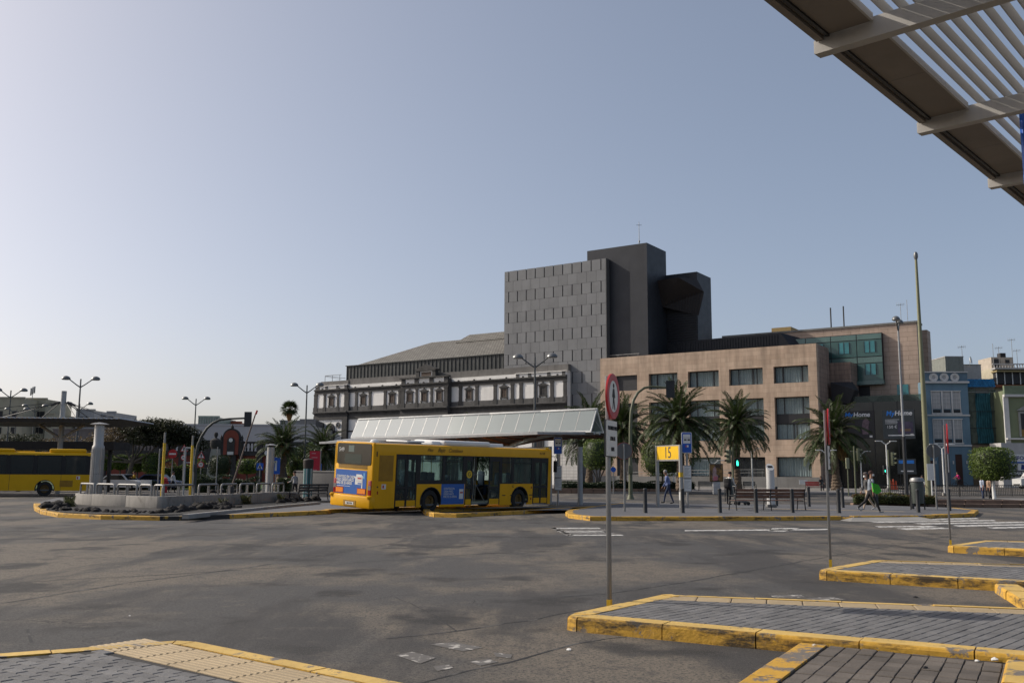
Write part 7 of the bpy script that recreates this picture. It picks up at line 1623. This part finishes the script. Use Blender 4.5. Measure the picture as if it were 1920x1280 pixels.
# ------------------------------------------------------------------ signs on the left
def post_sign(label, px, d, zb, shapes, h, m=galv):
    b0 = at(px, 880, d); t = thing('road_sign', label, 'sign', (b0.x, d, zb)); MB().tube([(0, .05, 0), (0, .05, h - zb)], .045, 8).build('post', m, t)
    for kind, z, s_, c in shapes:
        z -= zb
        if kind == 'disc': o = MB().lathe([(.001, 0), (s_, 0), (s_, .03), (.001, .03)], 24, M=tr(0, .02, z) @ Matrix.Rotation(math.pi / 2, 4, 'X')).build('disc', c, t)
        if kind == 'noentry': o = MB().lathe([(.001, 0), (s_, 0), (s_, .03), (.001, .03)], 24, M=tr(0, .02, z) @ Matrix.Rotation(math.pi / 2, 4, 'X')).build('disc', red_p, t); MB().box(-s_ * .75, s_ * .75, -.02, -.01, z - s_ * .17, z + s_ * .17).build('bar', plate_w, o, smooth=0)
        if kind == 'limit': o = MB().lathe([(.001, 0), (s_, 0), (s_, .03), (.001, .03)], 24, M=tr(0, .02, z) @ Matrix.Rotation(math.pi / 2, 4, 'X')).build('disc', red_p, t); MB().lathe([(.001, 0), (s_ * .74, 0), (s_ * .74, .01), (.001, .01)], 20, M=tr(0, -.01, z) @ Matrix.Rotation(math.pi / 2, 4, 'X')).build('field', plate_w, o); text('30', s_ * 1.0, ink, o, tr(0, -.024, z))
        if kind == 'tri': o = MB().prism([(-s_, -s_ * .85), (s_, -s_ * .85), (0, s_ * .95)], -.01, .02, 'y', M=tr(0, 0, z)).build('triangle', red_p, t, smooth=0); MB().prism([(-s_ * .72, -s_ * .68), (s_ * .72, -s_ * .68), (0, s_ * .62)], -.02, -.01, 'y', M=tr(0, 0, z)).build('field', plate_w, o, smooth=0); MB().prism([(-.05, -.2), (.05, -.2), (.07, .1), (-.07, .1)], -.026, -.02, 'y', M=tr(0, 0, z)).build('symbol', ink, o, smooth=0)
        if kind == 'square': o = MB().box(-s_, s_, -.01, .02, z - s_, z + s_).build('panel', blue_p, t, smooth=0); MB().prism([(-s_ * .75, -s_ * .65), (s_ * .75, -s_ * .65), (0, s_ * .75)], -.02, -.01, 'y', M=tr(0, 0, z)).build('field', plate_w, o, smooth=0); MB().prism([(-.12, -.2), (-.02, .1), (.05, .12), (.12, -.2), (.04, -.2), (0, -.05), (-.05, -.2)], -.026, -.02, 'y', M=tr(0, 0, z)).build('walker', ink, o, smooth=0)
        if kind == 'tall': o = MB().box(-s_ * .5, s_ * .5, -.01, .02, z - s_, z + s_).build('panel', c, t, smooth=0); MB().box(-s_ * .12, s_ * .12, -.02, -.01, z - s_ * .6, z + s_ * .6).build('arrow', plate_w if c is blue_p else c, o, smooth=0)
post_sign('red no-entry sign left of the yellow marker poles', 322, 84, 0, [('noentry', 3.25, .40, None)], 3.6)
post_sign('warning triangle over a round limit sign by the flat hedge', 343, 88, 0, [('tri', 3.85, .36, None), ('limit', 3.0, .28, None)], 4.2)
post_sign('warning triangle over a round limit sign right of the dark arm', 376, 86, 0, [('tri', 3.2, .36, None), ('limit', 2.35, .28, None)], 3.6)
post_sign('square blue pedestrian crossing sign left of the slim vent', 487, 84, 0, [('square', 2.2, .30, None)], 2.55)
post_sign('tall blue direction sign right of the slim vent', 517, 86, 0, [('tall', 2.3, .75, blue_p)], 2.9)
post_sign('plain thin grey pole left of the clipped tree by the statue', 406, 70, 0, [], 3.5); post_sign('pale thin pole with a slanted sign left of the slim vent', 499, 80, 0, [('disc', 3.3, .2, plate_w)], 3.4, white_p)
post_sign('plain grey post carrying a side bracket near the no-entry sign', 297, 60, 0, [], 3.1)
p = at(355, 880, 66); t = thing('gate_frame', 'grey square pipe frame right of the second yellow pole', 'frame', (at(346, 880, 66).x, 66, 0)); w_ = at(361, 880, 66).x - at(346, 880, 66).x
for x in (0, w_): MB().tube([(x, 0, 0), (x, 0, 3.3)], .07, 8).build('post', steel_p, t)
MB().tube([(0, 0, 3.3), (w_, 0, 3.3)], .06, 8).build('top_bar', steel_p, t); MB().tube([(0, 0, 2.3), (w_, 0, 2.3)], .04, 8).build('middle_bar', steel_p, t)
# grey wall block, striped poster column and red banner near the left bench
p0, p1 = at(553, 886, 62), at(640, 886, 60); d = p1 - p0; t = thing('grey_wall', 'plain grey wall block behind the left bench', 'wall', (p0.x, p0.y, 0), math.atan2(d.y, d.x)); MB().rbox(0, d.length, 0, .5, 0, 1.72, .02).build('wall', mat('grey_wall_paint', (.13, .125, .12), .85, var=.1, streak=.25), t); MB().box(-.03, d.length, -.03, .53, 1.72, 1.80).build('coping', concrete, t, smooth=0)
p = at(578, 880, 57); t = thing('poster_column', 'turquoise and white striped column with a dark top by the left bench', 'column', (p.x, 57, ISZ)); r = .27
b = MB(); n = 24
for k in range(n): a0, a1 = 2 * math.pi * k / n, 2 * math.pi * (k + 1) / n; b.add([(r * math.cos(a), r * math.sin(a), z) for a, z in ((a0, 0), (a1, 0), (a1, 1.75), (a0, 1.75))], [(0, 1, 2, 3)], (0, 1, 0, 2)[k % 4])
b.build('striped_shaft', [mat('col_teal', (.03, .16, .17), .5, var=.15), mat('col_white', (.42, .44, .43), .5, var=.1), mat('col_dark', (.03, .05, .06), .5, var=.1)], t, fix=False); MB().lathe([(r * 1.02, 1.75), (r * 1.12, 1.9), (r * 1.15, 2.25), (r * 1.0, 2.3), (.02, 2.36)], 20).build('dark_top', mat('col_brown', (.035, .028, .024), .7, var=.2), t)
p = at(589, 875, 70); t = thing('banner', 'red vertical banner beside the striped column', 'banner', (p.x, 70, 0)); MB().tube([(.45, 0, 0), (.45, 0, 3.3)], .04, 8).build('post', galv, t); bn = MB().box(-.35, .42, -.03, .03, .95, 3.25).build('cloth', mat('banner_red', (.38, .012, .03), .6, var=.08), t, smooth=0)
for z, w2 in ((3.05, .3), (2.75, .42), (1.85, .42), (1.75, .3)): MB().box(-.2, -.2 + w2, -.036, -.03, z, z + .05).build('print_line', mat('banner_pale', (.5, .25, .27), .6), bn, smooth=0)
p = at(598, 875, 72); t = thing('info_board', 'blue information board right of the red banner', 'sign', (p.x, 72, 0)); MB().box(-.3, .2, -.02, .02, 1.3, 2.35).build('panel', blue_p, t, smooth=0); MB().tube([(0, .05, 0), (0, .05, 2.2)], .04, 8).build('post', galv, t)
# ------------------------------------------------------------------ advertising panel, railing and planter wall on the right, hydrant, cones
p = at(1343, 893, 78); t = thing('advertising_panel', 'brown-framed advertising panel with a pink and gold poster before the travertine plinth', 'advertising panel', (p.x, 78, .15)); c = at(1343, 870, 78).z - .15; e = at(1343, 903, 78).z - .15
MB().rbox(-.55, .55, -.12, .12, e, c + .05, .04).build('case', mat('case_brown', (.05, .04, .03), .5), t); pc = MB().box(-.49, .49, -.135, -.12, e + .07, c - .02).build('poster', mat('poster_gold', (.21, .12, .035), .5, var=.6, scale=4, stain=(3, .9, (.03, .02, .02), .5, .6)), t, smooth=0)
MB().prism([(-.35, e + .15), (.1, e + .15), (.12, e + .5), (-.02, e + .62), (.0, e + 1.0), (-.12, e + 1.25), (-.3, e + 1.05), (-.32, e + .6)], -.14, -.135, 'y').build('printed_figure', mat('print_pale', (.32, .22, .22), .5, var=.4, scale=6), pc, smooth=0); MB().prism([(-.3, e + .1), (.05, e + .12), (.1, e + .42), (-.22, e + .48)], -.145, -.14, 'y').build('printed_dress', mat('print_pink', (.42, .13, .16), .5, var=.3, scale=6), pc, smooth=0); MB().rbox(-.3, .3, -.1, .1, 0, e, .03).build('foot', mat('foot_pale', (.33, .33, .33), .6, var=.3, scale=3), t)
a_, c_ = gr(1638, 932.5, .05), gr(1945, 930.5, .05); d = c_ - a_; t = thing('railing', 'long black bar railing along the pavement on the right', 'railing', (a_.x, a_.y, .05), math.atan2(d.y, d.x)); ln = d.length; MB().rbox(0, ln, -.03, .03, .92, .97, .01).build('top_rail', black, t); MB().rbox(0, ln, -.02, .02, .10, .14, .01).build('bottom_rail', black, t)
bar_ = MB().box(-.014, .014, -.014, .014, .14, .92).mesh('bar', black, 0); n = int(ln / .215)
for k in range(n): inst(bar_, 'bar', t, (.1 + k * ln / n, 0, 0))
for k in range(7): MB().box(ln * k / 6 - .03, ln * k / 6 + .03, -.03, .03, 0, 1.0).build('post', black, t, smooth=0)
a_, c_ = gr(1600, 949.5, 0), gr(1960, 952, 0); t = thing('planter_wall', 'low brown stepped block wall in front of the black railing', 'wall', (a_.x, a_.y, 0), math.atan2(c_.y - a_.y, c_.x - a_.x)); ln = (c_ - a_).length
bk1 = MB().rbox(0, .97, 0, .5, 0, .2, .02).mesh('block', brickk, 0); bk2 = MB().rbox(0, .97, .5, .9, 0, .40, .02).mesh('coping_block', brickk, 0)
for k in range(int(ln)): inst(bk1, 'block', t, (k, 0, 0)); (inst(bk2, 'coping_block', t, (k + .3, 0, 0)) if k > 3 else None)
MB().box(4.4, ln, .9, 7, 0, .36).build('soil', soil, t, smooth=0); MB().box(0, 4.4, .5, 3, 0, .18).build('soil', soil, t, smooth=0)
p = at(309, 905, 78); t = thing('hydrant', 'small red hydrant behind the left railing', 'hydrant', (p.x, 78, 0)); MB().lathe([(.22, 0), (.2, .9), (.24, .95), (.2, 1.15), (.05, 1.25)], 12).build('body', red_p, t); MB().lathe([(.08, -.3), (.08, .3)], 8, M=tr(0, 0, .8) @ Matrix.Rotation(math.pi / 2, 4, 'Y')).build('outlet', red_p, t)
cone = thing('traffic_cone', 'orange-red traffic cone by the store, left of three', 'cone', (at(1670, 905, 98).x, 98, .3), group='orange cones by the store'); MB().lathe([(.16, .06), (.05, .95), (.03, 1.0)], 12).build('cone', mat('cone_orange', (.55, .075, .02), .5), cone); MB().box(-.22, .22, -.22, .22, 0, .06).build('base', black, cone, smooth=0)
clone(cone, 'orange-red traffic cone by the store, middle of three', (at(1675, 905, 98).x, 98, .3), sc=1.15); clone(cone, 'orange-red traffic cone by the store, right of three', (at(1680, 905, 98).x, 98, .3), sc=.95)
p = at(1520, 905, 118); wb = MB().box(-.5, .5, -.05, .0, 0, .55); tag(wb.build('wall_notice', plate_w, None, (at(1506, 905, 118).x, 118.0, at(1506, 907.5, 118).z), smooth=0), 'small white notice on the travertine plinth', 'notice')
post_sign('thin pole sign left of the green bin mast in white', 1746, 70, .1, [('tall', 2.0, .6, plate_w)], 2.5, white_p)
p = at(1248, 880, 72); post_sign('small blue-edged sign behind the 15 frame at the planting strip', 1150, 80, .1, [('disc', 2.1, .22, blue_p)], 2.4)
# ------------------------------------------------------------------ cars and van
def car(label, loc, rz, m, L=4.1, W=1.7, H=1.45, van=False):
    t = thing('parked_car' if not van else 'delivery_van', label, 'van' if van else 'car', loc, rz)
    pr = [(0, .28), (L, .28), (L, .75), (L - .1, .85), (L * .74, .95), (L * .60, H), (L * .25, H), (L * .08, .95), (0, .85)] if not van else [(0, .3), (L, .3), (L, 1.0), (L - .9, 1.15), (L - 1.5, H), (.05, H), (0, H - .1)]
    b = MB(); b.prism(pr, 0, W, 'y'); b.build('body', m, t, smooth=30)
    gl2 = MATS['store_glass']; w_ = [(L * .70, .97), (L * .595, H - .07), (L * .27, H - .07), (L * .13, .97)] if not van else [(L - 1.1, 1.18), (L - 1.55, H - .2), (L - 2.2, H - .2), (L - 2.2, 1.18)]
    for y0, y1 in ((-.012, .0), (W, W + .012)): MB().prism(w_, y0, y1, 'y').build('side_window', gl2, t, smooth=0)
    x0, z0_, x1, z1_ = (L * .735, .97, L * .61, H - .05) if not van else (L - .95, 1.18, L - 1.47, H - .15)
    b = MB(); b.add([(x0 + .02, .12, z0_ + .02), (x0 + .02, W - .12, z0_ + .02), (x1 + .02, W - .2, z1_ + .02), (x1 + .02, .2, z1_ + .02)], [(0, 1, 2, 3)]); b.build('windscreen', gl2, t, smooth=0, fix=False)
    for x in (L * .19, L * .81):
        for y, sd in ((.08, -1), (W - .08, 1)): wheel(t, x, y, .31, sd, galv)
    for y in (.1, W - .35): MB().rbox(L - .06, L + .02, y, y + .25, .6, .75, .02).build('headlight', plate_w, t)
    MB().box(L - .02, L + .03, .3, W - .3, .35, .5).build('bumper', black, t, smooth=0)
car('white car parked by the clipped trees right of the left bus', (at(172, 895, 86).x, 87.2, 0), rad(-12), mat('car_white', (.5, .51, .52), .3, var=.05))
car('dark blue car parked behind the acacia trunk', (at(246, 895, 90).x, 90.5, 0), rad(-6), mat('car_blue', (.04, .06, .13), .3, var=.1))
car('light van parked at the right edge under the shop signs', (at(1960, 895, 100).x + 1.4, 100, .5), math.pi, mat('van_white', (.5, .5, .49), .35, var=.06), 4.9, 1.8, 1.95, True)
t = thing('white_bench', 'white park bench beside the parked blue car', 'bench', (at(264, 890, 86).x, 86, 0)); MB().rbox(0, 1.0, 0, .1, .45, .95, .02).build('backrest', plate_w, t); MB().rbox(0, 1.0, -.4, 0, .40, .46, .02).build('seat', plate_w, t)
for x in (.1, .9): MB().box(x - .04, x + .04, -.35, .05, 0, .42).build('leg', concrete, t, smooth=0)
# ------------------------------------------------------------------ people
skin_m = mat('skin', (.30, .16, .105), .6, var=.1, scale=8)
def cl(name, col, **k): return mat('cloth_' + name, col, .85, var=.15, scale=9, **k)
def person(label, loc, heading, H=1.72, legs=((20, 10), (-20, 15)), arms=((-20, 15), (20, 15)), lean=4, head=(0, 0), shirt=None, trousers=None, shoes=None, sleeve='short', hair=None, hat=None, mask=False, seated=False, arm_out=8):
    """body as one skinned surface over a posed skeleton; x forward, y left; angles in degrees"""
    k = H / 1.72; V = Vector; pts = []; rr = []; ed = []; lab = []
    def node(p, r, par=None, l='torso'):
        pts.append(V(p) * k); rr.append((r[0] * k, r[1] * k) if isinstance(r, tuple) else (r * k, r * k)); i = len(pts) - 1
        if par is not None: ed.append((par, i)); lab.append(l)
        return i
    def rot(a): a = rad(a); return V((math.sin(a), 0, -math.cos(a)))       # 0 = straight down, positive = forward
    hipz = .90 if not seated else .52
    tl = rad(lean); up = V((math.sin(tl), 0, math.cos(tl)))
    pel = V((0, 0, hipz)); p0 = node(pel, (.115, .15)); p1 = node(pel + up * .16, (.105, .135), p0); p2 = node(pel + up * .34, (.12, .155), p1); p3 = node(pel + up * .47, (.09, .12), p2)
    nk = pel + up * .56; p4 = node(nk, .055, p3, 'skin'); hy, hp = rad(head[0]), rad(head[1]); f = V((math.cos(hy) * math.cos(hp), math.sin(hy) * math.cos(hp), -math.sin(hp))); s_ = V((-math.sin(hy), math.cos(hy), 0)); hu = f.cross(s_)
    hb = nk + up * .07 + f * .015; p5 = node(hb + hu * .02, (.062, .066), p4, 'skin'); p6 = node(hb + hu * .10 + f * .005, (.084, .074), p5, 'skin'); p7 = node(hb + hu * .175 - f * .008, (.078, .07), p6, 'skin'); node(hb + hu * .088 + f * .105, .014, p6, 'skin')
    for sg in (-1, 1): node(hb + hu * .095 + s_ * sg * .082, .018, p6, 'skin')
    for sg, (th, kn) in zip((1, -1), legs):
        h = V((0, sg * .095, -.02)) + pel; a = node(h, .088, p0, 'leg'); tv = rot(th); tv = (tv + V((0, sg * .03, 0))).normalized(); kp = h + tv * .41; m_ = node(h + tv * .2, .078, a, 'leg'); b_ = node(kp, .058, m_, 'leg'); sv = rot(th - kn); an = kp + sv * .40
        c_ = node(kp + sv * .16, .056, b_, 'leg'); d_ = node(an, .040, c_, 'leg'); fa = (th - kn) * .5; fd = V((math.cos(rad(fa)), 0, math.sin(rad(fa)))); hl = node(an + V((0, 0, -.045)) - fd * .03, .034, d_, 'foot'); m2 = node(an + V((0, 0, -.055)) + fd * .09, (.034, .042), hl, 'foot'); node(an + V((0, 0, -.062)) + fd * .17, (.024, .036), m2, 'foot')
    for sg, (sh, el) in zip((1, -1), arms):
        sp = pel + up * .47 + V((0, sg * .165, 0)); a = node(sp, .058, p3, 'sleeve'); ao = rad(arm_out); v = rot(sh); v = (v + V((0, sg * math.tan(ao), 0))).normalized(); e = sp + v * .28; m_ = node(sp + v * .14, .05, a, 'sleeve'); b_ = node(e, .040, m_, 'sleeve'); v2 = rot(sh + el); v2 = (v2 + V((0, sg * .04, 0))).normalized(); wv = e + v2 * .24
        c_ = node(e + v2 * .08, .041, b_, 'farm'); d_ = node(wv, .027, c_, 'farm'); pm = node(wv + v2 * .065, (.020, .036), d_, 'skin'); fx = v2.cross(V((0, 1, 0))).normalized()
        for q, ln in zip((-1.5, -.5, .5, 1.5), (.062, .076, .072, .055)):
            o = wv + v2 * .085 + fx * q * .017; g = node(o + v2 * ln * .5, .0085, pm, 'skin'); node(o + v2 * ln * .85 + V((0, -sg * .02, 0)), .0075, g, 'skin')
        g = node(wv + v2 * .045 - fx * .034 + V((.012, 0, 0)), .010, pm, 'skin'); node(wv + v2 * .08 - fx * .045 + V((.02, 0, 0)), .009, g, 'skin')
    me = bpy.data.meshes.new('sk'); me.from_pydata([tuple(p) for p in pts], ed, []); o = bpy.data.objects.new('sk', me); COL.objects.link(o)
    md = o.modifiers.new('s', 'SKIN'); md.use_smooth_shade = True
    for i, v in enumerate(me.skin_vertices[0].data): v.radius = rr[i]; v.use_root = (i == 0)
    o.modifiers.new('u', 'SUBSURF').levels = 1
    me2 = bpy.data.meshes.new_from_object(o.evaluated_get(bpy.context.evaluated_depsgraph_get())); bpy.data.objects.remove(o)
    mts = [shirt, trousers, shoes, skin_m]; me2.materials.clear()
    for m in mts: me2.materials.append(m)
    ix = {'torso': 0, 'sleeve': 0, 'farm': 0 if sleeve == 'long' else 3, 'leg': 1, 'foot': 2, 'skin': 3}
    segs = [(pts[a], pts[b_], ix[l], rr[b_][0]) for (a, b_), l in zip(ed, lab)]; waist = pel.z * k + .02
    for pg in me2.polygons:
        c = pg.center; best = 9; bi = 0
        for a, b_, q, r_ in segs:
            ab = b_ - a; t_ = max(0, min(1, (c - a).dot(ab) / max(1e-6, ab.length_squared))); d = (c - (a + ab * t_)).length - r_
            if d < best: best = d; bi = q
        if bi == 0 and c.z < waist and abs(c.y) < .2 * k and not seated: bi = 1
        pg.material_index = bi
    zmin = min(v.co.z for v in me2.vertices)
    t = thing('person', label, 'person', (loc[0], loc[1], loc[2]), heading); bd = bpy.data.objects.new('body', me2); COL.objects.link(bd); bd.parent = t; bd.location = (0, 0, -zmin)
    hc = (hb + hu * .13) * k - V((0, 0, zmin)); Mh = Matrix.Translation(hc) @ Matrix(((f.x, s_.x, hu.x, 0), (f.y, s_.y, hu.y, 0), (f.z, s_.z, hu.z, 0), (0, 0, 0, 1))).to_4x4()
    for sg in (-1, 1): MB().lathe([(.002, -.008), (.010, 0), (.002, .008)], 8, M=Mh @ Matrix.Translation((.082 * k, sg * .032 * k, -.012))).build('eye', ink, t)
    if hair is not None:
        b = MB(); b.lathe([(.094 * k, -.02), (.098 * k, .03), (.085 * k, .075), (.05 * k, .105), (.005, .115)], 14, M=Mh @ Matrix.Translation((-.018, 0, 0)) @ Matrix.Rotation(rad(-14), 4, 'Y')); b.build('hair', hair, t)
    if hat is not None:
        b = MB(); b.lathe([(.103 * k, .02), (.104 * k, .06), (.08 * k, .10), (.01, .12)], 14, M=Mh); b.cbox((.12 * k, 0, .03), (.12, .13, .012)); vs = b.v[-8:]; b.v[-8:] = [tuple(Mh @ V(v)) for v in vs]; b.build('cap', hat, t)
    if mask: b = MB(); b.lathe([(.066, -.05), (.074, -.01), (.066, .03)], 12, M=Mh @ Matrix.Translation((.052 * k, 0, -.065)), sx=.8); b.build('face_mask', plate_w, t)
    return t
blk = cl('black', (.012, .012, .014)); jean = cl('jeans', (.022, .035, .075)); drk = cl('dark', (.022, .021, .022)); wht = cl('white', (.55, .54, .52)); shoe_b = cl('shoe', (.012, .012, .012)); shoe_w = cl('shoe_white', (.35, .35, .34)); grey_h = cl('grey_hair', (.28, .26, .25)); dk_h = cl('dark_hair', (.018, .012, .010)); beige = cl('beige', (.38, .29, .21)); greyj = cl('grey_jacket', (.07, .068, .068))
def plaid():
    m = cl('plaid', (.20, .23, .27)); return m
p = gr(1254, 944, ISZ); person('man in blue shirt and jeans walking left with bowed head', p, rad(172), 1.74, ((24, 12), (-14, 6)), ((14, 22), (2, 18)), 10, (10, 22), cl('blue_shirt', (.13, .17, .33)), jean, shoe_b, 'long', grey_h)
p = gr(1367, 945.5, ISZ); per = person('person in white shirt and black trousers bent over a trolley', p, rad(52), 1.66, ((6, 4), (-6, 4)), ((34, 20), (30, 22)), 14, (0, 22), wht, blk, shoe_b, 'long', dk_h)
t = thing('backpack', 'large black backpack worn by the person in white', 'backpack', (p.x - .02, p.y - .10, ISZ + .84), rad(52)); MB().rbox(-.24, .02, -.17, .17, .0, .50, .06).build('bag', blk, t); MB().rbox(-.29, -.22, -.13, .13, .05, .26, .03).build('pocket', drk, t)
for y in (-.1, .1): MB().tube([(.0, y, .46), (.12, y * 1.2, .52), (.22, y * 1.2, .40)], .02, 6).build('strap', cl('strap_yellow', (.30, .24, .05)), t)
q = gr(1392, 946.5, ISZ); t = thing('hand_trolley', 'small grey two-wheeled trolley beside the bench', 'trolley', (q.x, q.y, ISZ), rad(10))
b = MB(); b.tube([(-.42, -.18, .95), (-.3, -.18, .15), (.25, -.18, .12)], .018, 6); b.tube([(-.42, .18, .95), (-.3, .18, .15), (.25, .18, .12)], .018, 6); b.tube([(-.42, -.18, .95), (-.42, .18, .95)], .02, 6); b.tube([(-.35, -.18, .55), (-.35, .18, .55)], .015, 6); b.build('frame', galv, t); MB().rbox(-.25, .22, -.16, .16, .14, .19, .01).build('platform', darkm, t)
for x in (-.28, .24):
    for y in (-.2, .2): MB().lathe([(.04, -.02), (.09, -.018), (.09, .018), (.04, .02)], 14, M=tr(x, y, .09) @ Matrix.Rotation(math.pi / 2, 4, 'X')).build('wheel', tyre, t)
p = gr(1634, 960.5, ISZ); person('person striding right in checked shirt, dark trousers and white face mask', p, rad(6), 1.74, ((-27, 26), (24, 2)), ((10, 14), (-12, 16)), 5, (-32, 0), plaid(), drk, shoe_w, 'short', cl('brown_hair', (.045, .02, .016)), None, True)
t = thing('shoulder_bag', 'bright green cloth bag slung over the striding person', 'bag', (p.x + .10, p.y - .28, ISZ + .80)); b = MB(); b.add([(-.13, -.05, .42), (.12, -.05, .34), (.24, -.06, .08), (.05, -.07, -.04), (-.10, -.06, .05), (-.13, .05, .42), (.12, .05, .34), (.24, .06, .08), (.05, .07, -.04), (-.10, .06, .05)], [(0, 1, 2, 3, 4), (9, 8, 7, 6, 5), (0, 5, 6, 1), (1, 6, 7, 2), (2, 7, 8, 3), (3, 8, 9, 4), (4, 9, 5, 0)]); b.build('pouch', cl('green', (.04, .30, .022)), t, smooth=0); MB().tube([(-.12, 0, .42), (-.22, .12, .66), (-.05, .30, .62), (.10, .04, .36)], .014, 6).build('strap', drk, t)
p = gr(1628, 955, ISZ); person('person in grey cap and jacket walking left behind the striding one', p, rad(186), 1.66, ((22, 6), (-20, 16)), ((-10, 10), (12, 14)), 4, (0, 0), greyj, beige, shoe_w, 'long', None, cl('cap_grey', (.10, .085, .08)), True)
p = at(1537, 905, 97); person('seated person in black jacket on the red bench by the wall', (p.x, p.y - .30, .2), rad(-90), 1.7, ((78, 74), (72, 78)), ((20, 50), (24, 55)), 8, (0, 10), cl('black_jacket', (.02, .02, .024)), drk, shoe_b, 'long', dk_h, seated=True)
p = at(1800, 905, 104); person('cyclist in a pink shirt riding past the blue house', (p.x, p.y, .62), rad(182), 1.7, ((62, 70), (40, 60)), ((45, 15), (45, 15)), 26, (0, -10), cl('pink', (.42, .02, .13)), blk, shoe_b, 'short', dk_h)
t = thing('bicycle', 'black bicycle ridden by the person in pink', 'bicycle', (p.x + .0, p.y, .42), rad(182))
for x in (-.5, .55):
    b = MB(); K = 24; b.tube([(x + .33 * math.cos(2 * math.pi * q / K), 0, .33 + .33 * math.sin(2 * math.pi * q / K)) for q in range(K + 1)], .022, 6, caps=False); b.build('wheel', tyre, t)
b = MB(); 
for a, c in (((-.5, .33), (-.12, .75)), ((-.12, .75), (.42, .80)), ((-.12, .75), (.0, .32)), ((.0, .32), (.42, .78)), ((-.5, .33), (.0, .32)), ((.42, .95), (.55, .33)), ((-.12, .75), (-.16, .90))): b.tube([(a[0], 0, a[1]), (c[0], 0, c[1])], .02, 6)
b.build('frame', black, t); MB().rbox(-.28, -.02, -.07, .07, .90, .95, .02).build('saddle', black, t); MB().tube([(.40, -.25, 1.0), (.42, 0, .96), (.40, .25, 1.0)], .018, 6).build('handlebar', galv, t)
p = at(1731, 915, 68); person('person in white top standing behind the tall mast', (p.x, p.y, .02), rad(200), 1.68, ((8, 4), (-8, 6)), ((5, 10), (-5, 10)), 3, (0, 0), wht, cl('pale_jeans', (.14, .19, .27)), shoe_w, 'short', dk_h)
p = at(1842, 915, 64); person('person in pale blue top and navy trousers behind the clipped tree', (p.x, p.y, .03), rad(190), 1.70, ((10, 4), (-10, 8)), ((6, 10), (-8, 10)), 3, (0, 0), cl('pale_blue', (.33, .37, .45)), jean, shoe_w, 'short', dk_h)
p = at(1855, 915, 64.5); person('person in dark trousers and tan top behind the clipped tree trunk', (p.x, p.y, .03), rad(195), 1.68, ((14, 6), (-14, 10)), ((8, 10), (-8, 12)), 4, (0, 0), cl('tan_top', (.33, .22, .15)), blk, shoe_b, 'short', dk_h)
p = at(553, 905, 61); person('person in grey top and dark leggings standing by the grey wall', (p.x, p.y, .0), rad(140), 1.72, ((8, 4), (-8, 6)), ((18, 60), (-4, 12)), 3, (20, 10), cl('grey_top', (.26, .26, .27)), drk, shoe_w, 'long', dk_h)
p = at(252, 895, 88); person('person in a yellow shirt beside the parked blue car', (p.x, p.y, 0), rad(200), 1.68, ((8, 4), (-8, 6)), ((10, 20), (-4, 12)), 4, (0, 0), cl('yellow_shirt', (.45, .27, .02)), greyj, shoe_b, 'short', dk_h)
p = at(324, 895, 80); person('person in a white top walking behind the no-entry sign', (p.x, p.y, 0), rad(-20), 1.70, ((14, 4), (-14, 10)), ((10, 20), (-4, 12)), 4, (0, 0), wht, blk, shoe_b, 'long', dk_h)
